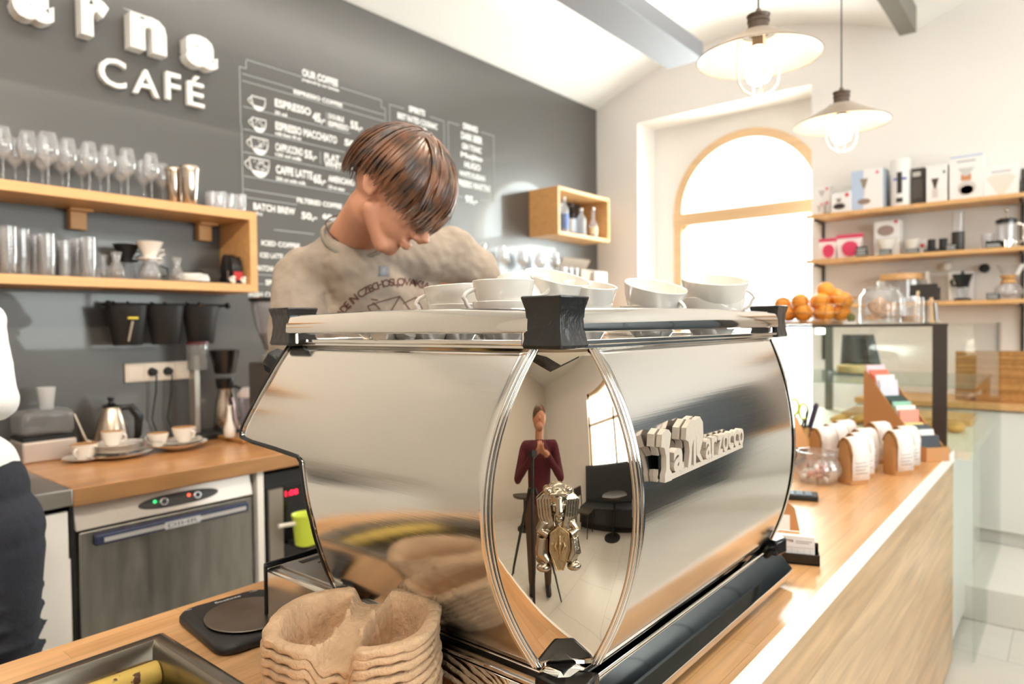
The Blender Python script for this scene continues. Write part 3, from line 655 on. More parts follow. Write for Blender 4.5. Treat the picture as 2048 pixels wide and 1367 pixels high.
# ------------------------------------------------------------------ kitchen scale
sc=thing('kitchen_scale',tuple(W(450,1235,z=CT)),'flat black digital kitchen scale with oval steel plate between knock-out tray and machine','scale')
Pa=W(338,1232,z=CT);Pb=W(455,1290,z=CT)
c0=Vector((-1.195,.652,CT)); ang=R(-6)
def rrect(hx,hy,r,n=6):
    o=[]
    for sx,sy,a0 in ((1,1,0),(-1,1,90),(-1,-1,180),(1,-1,270)):
        for i in range(n+1):
            a=R(a0+90*i/n); o.append((sx*(hx-r)+r*math.cos(a),sy*(hy-r)+r*math.sin(a)))
    return o
FS=T(c0)@rotM('Z',ang)
vs=[];fs=[]; lay=[(0.0,0.004),(0.0,.012),(-.003,.017),(-.007,.019)]
ks=None
for ins,z in [(-.004,.002)]+lay:
    o=rrect(.112+ins,.088+ins,.032); ks=len(o); vs+=[(x,y,z) for x,y in o]
for j in range(4):
    for i in range(ks): fs.append((j*ks+i,j*ks+(i+1)%ks,(j+1)*ks+(i+1)%ks,(j+1)*ks+i))
fs.append(tuple(range(ks))[::-1]); fs.append(tuple(4*ks+i for i in range(ks)))
MB().add(vs,fs,FS).build('body',mat('soft_black_plastic',(34,33,33),.42),sc,smooth=50)
el=[(.082*math.cos(2*PI*i/48)+.014,.074*math.sin(2*PI*i/48)) for i in range(48)]
MB().prism(el,.022,.0245,m=FS).build('plate',mat('smudged_steel_plate',(128,118,108),.33,.9,var=.15,vscale=14,rvar=.08),sc,bevel=.0012)
MB().prism([(x*.9,y*.9) for x,y in el],.018,.022,m=FS).build('plate_stem',BLACKM,sc)
m=MB(); xa=(FS.to_3x3()@Vector((0,1,0))); ya=(FS.to_3x3()@Vector((-1,0,0)))
text(m,'Soehnle',FS@Vector((-.088,-.02,.0192)),xa,ya,.05,.008,off=.01)
text(m,'ON',FS@Vector((-.094,-.072,.0192)),xa,ya,.01,.004,off=.01); text(m,'TARE',FS@Vector((-.094,.05,.0192)),xa,ya,.016,.004,off=.01)
m.build('printed_marks',CHALK,sc)
sm=MB().lathe([(.03,0),(.05,.004),(.07,.016),(.072,.018),(.05,.008),(0,.006)],c=(-1.335,.86,CT),n=36).build('saucer',CERAM,smooth=50); tag(sm,'white saucer on the bar counter half hidden behind the drip tray','saucer')

# ------------------------------------------------------------------ stack of pulp carriers
def carrier():
    U=.109;V=.093; NT=260;NR=46
    def Rr(t):
        c,s=math.cos(t),math.sin(t); n=2.6
        r=1/((abs(c)/U)**n+(abs(s)/V)**n)**(1/n)
        g=math.exp(-((abs(s)-1)/.035)**2) if True else 0
        return r*(1-(.13 if s>0 else .20)*g)
    def h(x,y):
        t=math.atan2(y,x); rr=math.hypot(x,y); Ro=Rr(t); dout=(Ro-rr)
        web=.013+.010*min(1,abs(y)/.07)**2
        dweb=(abs(x)-web)
        # rounded-corner inset distance
        a1=max(0,min(1,(dout-.009)/.026)); a2=max(0,min(1,dweb/.020))
        k=min(a1,a2)*.6+a1*a2*.4
        dep=-.056*(k*k*(3-2*k))
        e=min(1,abs(y)/.078)
        w=math.exp(-(x/.024)**6)
        sag=w*(-.010-(.010 if y>0 else .022)*e**2.2)
        z=min(sag,dep+sag*.3) if dweb>0 else sag
        # pinched slits in the pocket walls
        a=math.degrees(math.atan2(y,abs(x)-.062))
        if .02<dout and dweb>.0 and math.hypot(abs(x)-.062,y)>.018:
            for tt in (62,-62,150,-150):
                z+=.007*math.exp(-((a-tt)/3.2)**2)
        return z
    P=[]
    for j in range(NR+1):
        s=(j/NR); row=[]
        for i in range(NT):
            t=2*PI*i/NT; r=Rr(t)*s; x=r*math.cos(t);y=r*math.sin(t); row.append((x,y,h(x,y)))
        P.append(row)
    for ds,dz in ((.0025,-.0004),(.004,-.0025),(.0042,-.0065),(.0035,-.0085)):
        row=[]
        for i in range(NT):
            t=2*PI*i/NT; r=Rr(t)+ds; x=r*math.cos(t);y=r*math.sin(t)
            z0=h(Rr(t)*math.cos(t),Rr(t)*math.sin(t)); wob=.0015*math.sin(9*t+ds*900)+.001*math.sin(23*t)
            row.append((x+wob*.5,y+wob*.5,z0+dz+wob*(1 if dz<-.005 else 0)))
        P.append(row)
    return MB().grid([[p for p in r] for r in P],close=True)
cu=carrier().build('pulp_cup_carrier',PULP,solid=.0022,smooth=70,disp=(.0009,.008)); 
NST=9
words=['topmost','second from the top','third from the top','fourth from the top','fifth from the top','sixth from the top','seventh from the top','eighth from the top','lowest']
tag(cu,'brown moulded pulp cup carrier, topmost of its stack in the foreground','cup carrier','pulp cup carriers stacked in the foreground')
cx0,cy0=-.745,.563; azr=math.atan2(.141,.20)
cu.location=(cx0,cy0,CT+.163); cu.rotation_euler=(R(1.5),0,azr)
for k in range(1,NST):
    c=clone(cu,(cx0+random.uniform(-.003,.003),cy0+random.uniform(-.003,.003),CT+.163-.0125*k),(R(random.uniform(-.6,.6)),R(random.uniform(-.6,.6)),azr+R(random.uniform(-1.5,1.5))),'brown moulded pulp cup carrier, '+words[k]+' of its stack in the foreground')
nk=thing('paper_napkin',(-.93,.50,CT),'white paper napkin corner at the bottom edge beside the pulp carriers','napkin')
A0=W(470,1362,z=1.0);A1=W(560,1350,z=1.0)
MB().prism([(-.875,.375),(-.80,.405),(-.835,.478),(-.900,.440)],.985,.988).prism([(-.87,.38),(-.805,.405),(-.84,.47),(-.895,.44)],CT+.0005,.985).build('napkin_stack',PAPERW,nk)

# ------------------------------------------------------------------ sign lettering on the blackboard wall
def wpt(px,py,x=WX+.002): return W(px,py,x=x)
WHL=mat('white_sign_letter',(240,238,234),.5)
def sign(ch,pxl,pyl,pxr,pyr,htop,label,off=.03,ext=.016,x=WX+.012,nm='sign_letter'):
    a=W(pxl,pyl,x=x);b2=W(pxr,pyr,x=x); t=W((pxl+pxr)/2,htop,x=x); h=t.z-(a.z+b2.z)/2
    m=MB(); text(m,ch,(x,a.y,(a.z+b2.z)/2),Y,Zv,b2.y-a.y,h,off=off,ext=ext)
    return tag(m.build(nm,WHL,bevel=.003,smooth=40),label,'letter','white letters of the cafe sign')
sign('a',20,40,103,51,-44,'thick white letter a at the top left corner, cut by the frame',.055,.035,WX+.04)
sign('r',157,70,214,88,0,'thick white letter r of the sign',.055,.035,WX+.04)
sign('n',255,100,328,114,37,'thick white letter n of the sign',.055,.035,WX+.04)
sign('a',366,132,429,144,77,'thick white letter a at the right end of the sign beside the menu',.055,.035,WX+.04)
sign('C',196,171,251,180,118,'thin white letter C of the word CAFE',.012,.016,WX+.02)
sign('A',264,186,317,198,141,'thin white letter A of the word CAFE',.012,.016,WX+.02)
sign('F',330,200,360,205,147,'thin white letter F of the word CAFE',.012,.016,WX+.02)
sign('\u00c9',373,211,407,217,153,'thin white letter E with an acute accent, last of the word CAFE',.012,.016,WX+.02)
# ------------------------------------------------------------------ chalk menu
def mt(m,s,xl_,yl_,xr_,yr_,hp,off=.012):
    off+=.018
    a=wpt(xl_,yl_);b2=wpt(xr_,yr_); mid=((xl_+xr_)/2,(yl_+yr_)/2)
    h=wpt(mid[0],mid[1]-hp/2).z-wpt(mid[0],mid[1]+hp/2).z
    v,f=textmesh(s,off,0,0); lo=v.min(0);hi=v.max(0)
    xd=(b2-a); w=xd.length; h*= .92
    xd=Vector((0,b2.y-a.y,0)).normalized()
    text(m,s,(WX+.0015,a.y,(a.z+b2.z)/2-h/2),xd,Zv,b2.y-a.y,h,off=off)
def ln(m,pts,w=.0045):
    P=[wpt(*p) for p in pts]
    for a,b2 in zip(P,P[1:]):
        d=(b2-a).normalized(); n=Vector((0,-d.z,d.y))*w/2
        if abs(d.z)<.25*abs(d.y): # keep horizontals level
            zz=(a.z+b2.z)/2; a=Vector((a.x,a.y,zz)); b2=Vector((b2.x,b2.y,zz)); n=Vector((0,0,w/2))
        else: yy=(a.y+b2.y)/2; a=Vector((a.x,yy,a.z)); b2=Vector((b2.x,yy,b2.z)); n=Vector((0,w/2,0))
        x=Vector((.001,0,0)); o=Vector((-.002,0,0)); m.add([a-n+x,b2-n+x,b2+n+x,a+n+x],[(0,1,2,3)])
mb_=thing('coffee_menu',(WX,2.3,2.4),'chalk menu of coffees with four drawn cups on the blackboard wall','menu')
items=[('heading','OUR COFFEE',604.5,148,676,163,16),('menu_line','prepared by our baristas',604.5,160,678,180,8),('heading','ESPRESSO COFFEE',587.6,183,685,210,9.5),
('menu_line','ESPRESSO',549.8,205,622,223.6,17),('price','45,-',625.5,234,650,240,23),('menu_line','30 ml',549.8,224.4,574,230,8),('menu_line','DOUBLE',657,231.7,688,239,11),('menu_line','ESPRESSO',657,247,697,256,12),('price','55,-',701,250,725,256,20),
('menu_line','ESPRESSO MACCHIATO',551,250,674,281,17),('menu_line','milk foam 40 ml',550.6,266,602,277,8),('price','50,-',689,285,721,292,17),
('menu_line','CAPPUCCINO',551,292,606,305.5,17),('menu_line','150 ml milk',551,308,604,319,8),('price','55,-',609,308,633.5,314.6,21),('menu_line','FLAT',649,312,679,319,15),('menu_line','WHITE',649,327,690,334,14),('price','65,-',696,332,720,338,14),
('menu_line','CAFFE LATTE',552,337,625.4,352,18),('menu_line','200 ml with milk',552,356,612,367,8),('price','65,-',627,356,651.5,363,23),('menu_line','AMERICANO',656.5,356,709,366,14),('menu_line','120 ml water',656.5,373,690,379,8),
('heading','FILTERED COFFEE',594,399.5,684,413,11),('menu_line','BATCH BREW',507,410.7,590.6,424,15),('menu_line','250 ml',511,425.6,524.7,428.5,7),('price','50,-',603,430.6,634,436,18),('price','60,-',645,432,674,437,14),
('menu_line','ICED COFFEE',523,484,600,493,11),('menu_line','ICED LATTE',520,508,566,514,11),('menu_line','MATCHA LATTE',512,533,575,541,12),('heading','SPECIALS',531,563,580,568,12),('menu_line','IRISH COFFEE',497,585.5,572,592,11),('menu_line','CHAI LATTE',517,607,575,612,10)]
def menu(par,items):
    for nm,s,a,b2,c,d,h in items:
        m=MB(); mt(m,s,a,b2,c,d,h,off=.02 if nm!='menu_line' else .016); m.build(nm,CHALK,par)
menu(mb_,items)
m=MB()
for p in ([(478,133),(482,250),(487,415)],[(478,133),(492,137)],[(492,137),(492,121)],[(492,121),(604,152)],[(680,175),(762,200)],[(762,200),(763,215)],[(763,214),(770,217)],[(770,217),(771,262)],[(484,147),(587,177)],[(685,206),(768,229)],[(484,160),(768,243)],[(486,213),(700,267)],[(487,257),(690,305)],[(487,303),(690,345)],[(488,352),(700,388)],[(488,377),(594,396)],[(488,392),(594,411)],[(548,457),(628,470)],[(508,546),(560,553)],[(508,566),(528,569)],[(652,224),(653,252)],[(640,303),(641,328)]): ln(m,p)
m.build('ruled_frame',CHALKD,mb_)
for k,(px,py,w_,h_) in enumerate(((517,208,34,26),(518,251,34,26),(519,293,42,32),(519,336,48,36))):
    c=wpt(px,py); uy=abs(wpt(px+w_/2,py).y-wpt(px-w_/2,py).y)/2*.82; uz=(wpt(px,py-h_/2).z-wpt(px,py+h_/2).z)/2
    def bowl(s,lo=0): 
        o=[(-uy*s,uz*s)]+[(-uy*s*math.cos(PI*i/12)*(1 if True else 0),uz*s-(2*uz*s)*math.sin(PI*i/12)**.8) for i in range(1,12)]+[(uy*s,uz*s)]; return o
    B0=bowl(1); m=MB(); fr=frame((WX+.001,c.y,c.z),Y,Zv,X)
    m.tube([(y,z,0.001) for y,z in B0],.0035,n=6,closed=True,m=fr); m.tube([(-uy*.95-.5*uy*math.sin(PI*i/8),uz*.8-1.1*uz*i/8,.001) for i in range(9)],.003,n=6,m=fr)
    low=[(y,min(z,-uz*.35)) for y,z in B0[1:-1]]; low=[p for p in low if p[1]<=-uz*.34]
    m.prism(low,.0005,.002,m=fr)
    rr=random.Random(k)
    if k: 
        for _ in range(6+5*k):
            yy=rr.uniform(-.6,.6)*uy; zz=rr.uniform(-.25,.75)*uz; m.tube([(yy,zz,.001),(yy+.1*uy,zz+.12*uz,.001),(yy+.22*uy,zz-.02*uz,.001)],.0022,n=5,m=fr)
    m.build('cup_drawing',CHALK,mb_)
m2_=thing('spirits_menu',(WX,3.1,2.6),'narrow chalk menu of spirits behind the barista head','menu')
menu(m2_,[('heading','SPIRITS',818,217,850,226.6,13),('menu_line','BEST RATED COGNAC',795.4,231,875,253,13),('price','120,-',830,258,863,267,17),('menu_line','Gin',854,290,868.7,293,12),('menu_line','WHISKY',838,326,881,335,10)])
m=MB()
for p in ([(779,209),(781,330)],[(779,209),(808,217)],[(860,233),(888,243)],[(888,243),(889,350),(890,470)]): ln(m,p)
m.build('ruled_frame',CHALKD,m2_)
m3_=thing('drinks_menu',(WX,3.7,2.6),'framed chalk list of cocktails ending in the price 95,-','menu')
menu(m3_,[('heading','DRINKS',926.6,252,955.6,259,13),('menu_line','DARK BEER',922.6,270.8,964.4,281,15),('menu_line','GIN TONIC',924,291.8,963,301,13),('menu_line','Mojito',921.8,310,965,320,15),('menu_line','HUGO',929,328.8,961,335.5,14),('menu_line','WHITE RUSSIAN',918.6,346.5,970,356.5,12),('menu_line','ESPRESSO MARTINI',908,363.5,979.7,377,14),('price','95,-',930.6,398,954.8,403,18)])
m=MB()
for p in ([(896,243),(897,320),(898,390)],[(896,243),(919,251)],[(962,264),(988,272)],[(988,272),(988,405)],[(897,388),(925,394)],[(960,400),(988,405)]): ln(m,p)
m.build('ruled_frame',CHALKD,m3_)

# ------------------------------------------------------------------ wall shelf on the left with its glassware
sh=thing('long_wall_shelf',(-3.25,.6,1.65),'long open beech wall shelf with glasses on two levels at the left','shelf')
SF=-3.10; SY=1.795
MB().box((WX+.003,-.6,2.003),(SF,SY,2.043)).build('top_board',BEECH,sh,bevel=.0015)
MB().box((WX+.003,-.6,1.652),(SF,SY,1.690)).build('bottom_board',BEECH,sh,bevel=.0015)
MB().box((WX+.003,SY-.038,1.690),(SF,SY,2.003)).build('end_board',BEECHV,sh,bevel=.0015)
for px,py in ((155,430),(408,452)):
    w=W(px,py,x=WX+.03); MB().box((WX+.002,w.y-.032,1.915),(WX+.045,w.y+.032,2.002)).box((WX+.045,w.y-.045,1.99),(WX+.09,w.y+.045,2.002)).build('support_block',BEECH,sh,bevel=.002)
def wine_proto(name,H,rb,rm,label,group,st=.45):
    s0=H*st; t=MB().lathe([(rb*1.0,0),(rb*1.0,.0015),(.008,.006),(.0042,.02),(.004,s0-.01),(.010,s0),(rb*.75,s0+H*.07),(rb*1.08,s0+H*.17),(rb*1.03,s0+H*.30),(rm,H),(rm-.0012,H),(rb*1.0,s0+H*.30),(rb*1.03,s0+H*.17),(rb*.7,s0+H*.08),(0,s0+.006)],n=22).build(name,GLASSM,smooth=60)
    return tag(t,label,'wine glass',group)
def py_on(px,xx): return W(px,400,x=xx).y
GW='wine glasses on top of the long wall shelf'
wg=wine_proto('wine_glass',.215,.034,.026,'front row stemmed wine glass at the left end of the shelf, cut by the frame',GW)
front=[10,58,97,139,180,217,255,304]; ords=['','second','third','fourth','fifth','sixth','seventh','eighth']
wg.location=(-3.19,py_on(8,-3.19),2.0445)
for i,px in enumerate(front[1:],1): clone(wg,(-3.19+random.uniform(-.008,.008),py_on(px,-3.19),2.0445),(0,0,random.random()*6),'stemmed wine glass, front row of the wall shelf, %s from the left'%ords[i],scale=(1.25,1.25,1.03) if i==2 else None)
for i,px in enumerate([32,86,126,165,202,243,288,326]): clone(wg,(-3.31,py_on(px,-3.31),2.0445),None,'stemmed wine glass, back row of the wall shelf, %s from the left'%(ords[i] or 'first'),scale=(.92,.92,.96))
SHK=mat('warm_shiny_shaker_steel',(206,190,174),.16,1)
def shaker(px,x,k,label):
    t=thing('cocktail_shaker',(x,py_on(px,x),2.0445),label,'shaker','cocktail shakers on the wall shelf')
    MB().lathe([(.028*k,0),(.030*k,.003),(.040*k,.12*k),(.0435*k,.165*k),(.0435*k,.168*k)],c=t.location,n=30).build('tumbler',SHK,t,smooth=50)
    MB().lathe([(.0445*k,.165*k),(.0455*k,.168*k),(.0455*k,.182*k),(.042*k,.188*k),(.036*k,.190*k),(0,.190*k)],c=t.location,n=30).build('rim_cap',SHK,t,smooth=50)
shaker(380,-3.19,1.0,'wide steel cocktail shaker, the front right one of the two beside the glasses'); shaker(350,-3.28,1.0,'narrower steel cocktail shaker behind the wide one')
def tumb_proto(name,r,h,label,group,ribs=False):
    t=MB().lathe([(r*.78,0),(r*.80,.002),(r,h),(r-.0015,h),(r*.77,.008),(0,.007)],n=24).build(name,GLASSM,smooth=50); return tag(t,label,'glass',group)
tb=tumb_proto('tumbler_glass',.032,.085,'short tumbler nearest the shakers on the shelf top','tumblers at the right end of the shelf top')
tb.location=(-3.20,py_on(423,-3.2),2.0445)
for i,(px,x,d) in enumerate(((440,-3.18,'second from the shakers'),(452,-3.30,'in the back row near the shelf end'),(462,-3.19,'third from the shakers'),(480,-3.17,'at the right end of the shelf top'),(428,-3.32,'directly behind the one nearest the shakers'))): clone(tb,(x,py_on(px,x),2.0445),None,'short tumbler on the shelf top, '+d)
# nested stacks of ribbed glasses on the lower board
GS='ribbed glasses stacked on the lower board of the wall shelf'
sg=None; names=['leftmost','second','third','fourth','fifth','sixth']
for i,(px,x,n,r) in enumerate(((14,-3.19,7,.034),(42,-3.24,7,.030),(68,-3.27,6,.032),(91,-3.18,6,.032),(126,-3.22,5,.028),(152,-3.27,6,.032),(174,-3.18,6,.032))):
    for k in range(n):
        z=1.6912+k*.0165; lab='ribbed glass number %d up in the %s stack on the lower shelf board'%(k+1,['leftmost','second','third','fourth','fifth','sixth','rightmost'][i])
        lab='ribbed glass, %s of the %s glass stack in the wall shelf'%('topmost' if k==n-1 else 'lowest' if k==0 else ['','second','third','fourth','fifth','sixth'][k]+' from bottom',['leftmost','second','third','fourth','fifth','sixth','rightmost'][i])
        if sg is None: sg=tumb_proto('ribbed_glass',.034,.088,lab,GS); sg.location=(x,py_on(px,x),z)
        else: clone(sg,(x,py_on(px,x),z),None,lab,scale=(r/.034,r/.034,1))
# carafes, drippers, servers, filters
def shelf_it(px,x,z=1.6912): return (x,py_on(px,x),z)
DARKG=glassm('smoky_glass',(.80,.80,.82),1.6,.02,milk=.05)
def carafe(px,x,k,label):
    t=thing('small_carafe',shelf_it(px,x),label,'carafe','small glass carafes on the wall shelf')
    MB().lathe([(.030*k,0),(.034*k,.004),(.035*k,.04*k),(.015*k,.068*k),(.014*k,.078*k),(.024*k,.115*k),(.0225*k,.115*k),(.0125*k,.078*k),(.033*k,.04*k),(0,.006)],c=t.location,n=24).build('body',GLASSM,t,smooth=60)
carafe(203,-3.24,.95,'small waisted glass carafe right of the glass stacks'); carafe(229,-3.20,1.05,'small waisted glass carafe under the black dripper'); carafe(351,-3.20,1.0,'small waisted glass carafe right of the white dripper')
def dripper(loc,k,mtl,label,ribs=False):
    t=thing('coffee_dripper',loc,label,'dripper')
    L=Vector(loc)
    MB().lathe([(.024*k,.008),(.026*k,.014),(.056*k,.078*k),(.058*k,.080*k),(.055*k,.080*k),(.022*k,.016)],c=L,n=30).build('cone',mtl,t,smooth=50)
    MB().lathe([(.048*k,0),(.052*k,.003),(.052*k,.007),(.024*k,.009)],c=L,n=30).build('base_plate',mtl,t,smooth=50)
    MB().tube([L+Vector((0,.035*k,.045)),L+Vector((0,.062*k,.05)),L+Vector((0,.064*k,.03)),L+Vector((0,.04*k,.02))],.004).build('handle',mtl,t)
    return t
sv=thing('glass_server',shelf_it(297,-3.20),'round glass coffee server carrying the white dripper','server')
MB().lathe([(.040,0),(.046,.004),(.048,.03),(.036,.068),(.026,.078),(.028,.090),(.0265,.090),(.024,.078),(.034,.066),(.046,.03),(0,.005)],c=sv.location,n=30).build('jug',GLASSM,sv,smooth=60)
MB().lathe([(.010,.0885),(.033,.0885),(.033,.094),(.010,.094)],c=sv.location,n=30).build('lid',CERAM,sv)
MB().tube([sv.location+Vector(p) for p in ((0,.045,.07),(0,.075,.06),(0,.078,.03),(0,.047,.02))],.004).build('handle',BLACKP,sv)
dripper(tuple(Vector(sv.location)+Vector((0,0,.0945))),1.0,CERAM,'white ceramic cone dripper on top of the glass server')
st=thing('dripper_stand_carafe',shelf_it(250,-3.30),'dark carafe at the back of the lower board carrying the black dripper','carafe')
MB().lathe([(.035,0),(.038,.004),(.03,.08),(.02,.09),(.0,.09)],c=st.location,n=24).build('body',DARKG,st)
dripper(tuple(Vector(st.location)+Vector((0,0,.0905))),.95,BLACKM,'black cone dripper behind the small carafes on the lower board')
t=thing('filter_paper_stack',shelf_it(395,-3.19),'stack of white paper filters lying on a flat black tray in the wall shelf','filters'); L=Vector(t.location)
MB().box(L+Vector((-.05,-.02,0)),L+Vector((.06,.14,.006))).build('black_tray',BLACKM,t)
m=MB()
for k in range(7): m.prism([(-.05+.004*k,-.06),(.05,-.055+.006*k),(.04,.06),(-.03,.075)],.008+k*.005,.012+k*.005,m=T(L+Vector((0,-.03,0)))@rotM('Z',.1*k))
m.build('filters',PAPERW,t)
t=thing('folding_dripper',shelf_it(422,-3.27,1.6912),'dark slatted folding coffee dripper lying in the right part of the wall shelf','dripper'); L=Vector(t.location)
for k in range(9):
    a=R(-50+k*13); MB().tube([L+Vector((.0,.03*math.sin(a),.008)),L+Vector((.01,.05*math.sin(a),.045)),L+Vector((0,.085*math.sin(a),.06+.02*math.cos(a)))],.005,flat=(1,.4)).build('rib',mat('brown_black_slats',(66,56,50),.5),t)
def pouch(loc,w,d,h,mt_,label,band=None,name='coffee_pouch',rz=0):
    t=thing(name,loc,label,'coffee bag',rz=0); L=Vector(loc); Mx=T(L)@rotM('Z',rz)
    vs=[];lay=[(1,1,0),(1.02,1.05,.25),(1,.9,.6),(.98,.55,.85),(.96,.12,1.0)]
    for a,b2,z in lay: vs+=[(x*w/2*a,y*d/2*b2,z*h) for x,y in ((-1,-1),(1,-1),(1,1),(-1,1))]
    fs=[(3,2,1,0),(16,17,18,19)]
    for j in range(4):
        for i in range(4): fs.append((j*4+i,j*4+(i+1)%4,(j+1)*4+(i+1)%4,(j+1)*4+i))
    MB().add(vs,fs,Mx).build('bag',mt_,t,bevel=.004)
    if band: MB().box((-w/2*.9,-d/2*1.09,h*.15),(w/2*.9,-d/2*1.04,h*.45),Mx).build('label_patch',band,t)
    return t
pouch(shelf_it(455,-3.24),.06,.07,.15,BLACKM,'black coffee bag with pale label in the right end of the wall shelf',mat('pale_label',(220,200,180),.6),rz=R(90))
pouch(shelf_it(468,-3.17),.05,.05,.135,mat('black_foil',(24,22,24),.25),'narrow black foil bag beside the shelf end board',mat('red_label',(196,40,44),.5),rz=R(90))
for px,l in ((463,'small white figurine, the left one at the shelf end'),(485,'small white figurine, the right one against the shelf end board')):
    t=tag(MB().ell((0,0,.012),(.012,.012,.013)).ell((0,.002,.030),(.009,.009,.010)).ell((0,.009,.033),(.004,.006,.004)).tube([(0,-.008,.01),(0,-.016,.022),(0,-.012,.036)],[.006,.005,.002]).build('figurine',CERAM,remesh=.0015,smi=2),l,'figurine','white figurines in the wall shelf'); t.location=shelf_it(px,-3.135,1.6905)

# ------------------------------------------------------------------ rail with black buckets
t=thing('bucket_rail',(WX,1.45,1.59),'black iron rail on the wall above the sockets with round end knobs','rail')
ry=(py_on(212,-3.33),py_on(452,-3.33))
MB().cyl((-3.34,ry[0],1.592),(-3.34,ry[1],1.592),.007,n=12).build('bar',BLACKI,t)
for y in ry:
    MB().cyl((WX,y,1.592),(-3.34,y,1.592),.006,n=10).ell((-3.335,y,1.592),(.016,.016,.016)).build('end_knob',BLACKI,t)
def bucket(px,label,sc_=1):
    y=py_on(px,-3.28); t=thing('hanging_bucket',(-3.262,y,1.40),label,'bucket','black buckets hanging on the rail')
    P=[]
    for (rx_,ry_,z) in ((.040,.058,.0),(.044,.062,.004),(.056,.088,.175),(.058,.090,.180),(.054,.086,.178),(.040,.058,.01)):
        P.append([Vector((-3.262+rx_*math.cos(2*PI*i/28),y+ry_*math.sin(2*PI*i/28),1.405+z)) for i in range(28)])
    m=MB().grid(P,close=True); m.f.append(tuple(range(28))); m.f.append(tuple(5*28+i for i in range(28))); m.build('pail',BLACKI,t,smooth=50)
    MB().tube([(-3.315,y-.03,1.585),(-3.325,y-.03,1.602),(-3.342,y-.03,1.603),(-3.35,y-.03,1.59)],.003).build('hook',BLACKI,t)
    MB().tube([(-3.315,y+.03,1.585),(-3.325,y+.03,1.602),(-3.342,y+.03,1.603),(-3.35,y+.03,1.59)],.003).build('hook',BLACKI,t)
bucket(246,'black hanging bucket, leftmost of three, with a yellow squeegee hooked outside'); bucket(322,'black hanging bucket in the middle of the rail'); bucket(392,'black hanging bucket, rightmost of three, holding wooden scoops')
t=thing('yellow_brush',tuple(W(262,640,x=-3.2)),'thin brush with yellow head hanging from the left bucket','brush')
MB().box(W(256,634,x=-3.198)-Vector((.008,.0,.008)),W(276,637,x=-3.198)+Vector((.004,0,.008))).build('head',mat('yellow_plastic',(226,200,60),.5),t)
MB().cyl(W(265,642,x=-3.2),W(257,682,x=-3.19),.006,.004,n=8).build('handle',mat('pale_brush_handle',(150,136,120),.5),t)
for k,(a,b2) in enumerate((((388,633),(403,612)),((394,634),(411,614)))):
    tag(MB().cyl(W(*a,x=-3.25),W(*b2,x=-3.25),.011,.013,n=10).build('wooden_scoop',mat('golden_scoop_wood',(196,150,92),.5)),['left of two short wooden scoop handles in the right bucket','right of two short wooden scoop handles in the right bucket'][k],'scoop')
# sockets
t=thing('socket_strip',(WX,1.43,1.27),'cream five-gang wall socket strip with two black plugs','socket')
sy0,sy1,sz0,sz1=1.287,1.592,1.230,1.318
MB().box((WX+.001,sy0,sz0),(WX+.014,sy1,sz1)).build('frame',mat('cream_socket_plastic',(232,220,204),.35),t,bevel=.004)
gw=(sy1-sy0-.016)/4
for k in range(4):
    f=MB().box((WX+.014,sy0+.008+k*gw+.003,sz0+.010),(WX+.018,sy0+.008+(k+1)*gw-.003,sz1-.010)).build('socket_face',mat('cream_socket_plastic',(232,220,204),.35),t,bevel=.002)
    if k in (1,2):
        yc=sy0+.008+(k+.5)*gw
        p_=MB().cyl((WX+.018,yc,1.274),(WX+.048,yc,1.274),.021,.016,n=20).build('plug',BLACKM,f,bevel=.002)
        MB().tube([(WX+.046,yc,1.272),(WX+.062,yc+.002,1.255),(WX+.05,yc+.004,1.18),(WX+.03,yc-.01,1.05),(WX+.03,yc+.02,.96)],.0035,n=8).build('cable',BLACKM,p_,smooth=60)

# ------------------------------------------------------------------ things on the back worktop
t=thing('food_processor',(-3.10,.88,BZ),'small food processor with smoky clear lid and feed tube at the left','food processor')
PLC=glassm('grey_clear_plastic',(.72,.71,.70),1.5,.05,milk=.12)
MB().box((-3.20,.775,BZ+.001),(-3.02,.965,BZ+.085)).build('base',mat('satin_base',(206,190,178),.35,.3),t,bevel=.008)
MB().box((-3.19,.78,BZ+.085),(-3.03,.96,BZ+.10)).build('seal_band',BLACKM,t)
MB().box((-3.19,.775,BZ+.10),(-3.03,.965,BZ+.205)).build('bowl',PLC,t,bevel=.025,seg=4)
MB().lathe([(.026,0),(.026,.02),(.034,.085),(.034,.088),(.031,.088),(.024,.02)],c=(-3.11,.885,BZ+.205),n=24).build('feed_tube',glassm('frosted_tube',(.8,.78,.76),1.4,.1,milk=.35),t)
t.location+=Vector((-.15,.05,0))
t=thing('gooseneck_kettle',(-3.14,1.10,BZ),'steel gooseneck kettle with black handle and lid knob','kettle'); L=Vector(W(208,862,x=-3.14)); L=Vector((-3.14,L.y,BZ+.001))
KS=1.0
MB().lathe([(.062,0),(.066,.005),(.064,.03),(.050,.10),(.036,.150),(.028,.165)],c=L,n=32).build('body',mat('brushed_kettle_steel',(206,190,172),.28,1,stretch=(12,12,.5),var=.2,vscale=8),t,smooth=60)
MB().lathe([(.030,.163),(.030,.170),(.012,.178),(.008,.185),(.013,.195),(.010,.203),(0,.204)],c=L,n=24).build('lid',BLACKP,t,smooth=60)
ky=Vector((0.25,1,0)).normalized()
MB().tube([L-ky*.055+Vector((0,0,.03)),L-ky*.085+Vector((0,0,.045)),L-ky*.100+Vector((0,0,.09)),L-ky*.118+Vector((0,0,.145)),L-ky*.135+Vector((0,0,.150))],[.009,.008,.006,.005,.0045],n=10).build('spout',mat('brushed_kettle_steel',(1,1,1)),t,smooth=60)
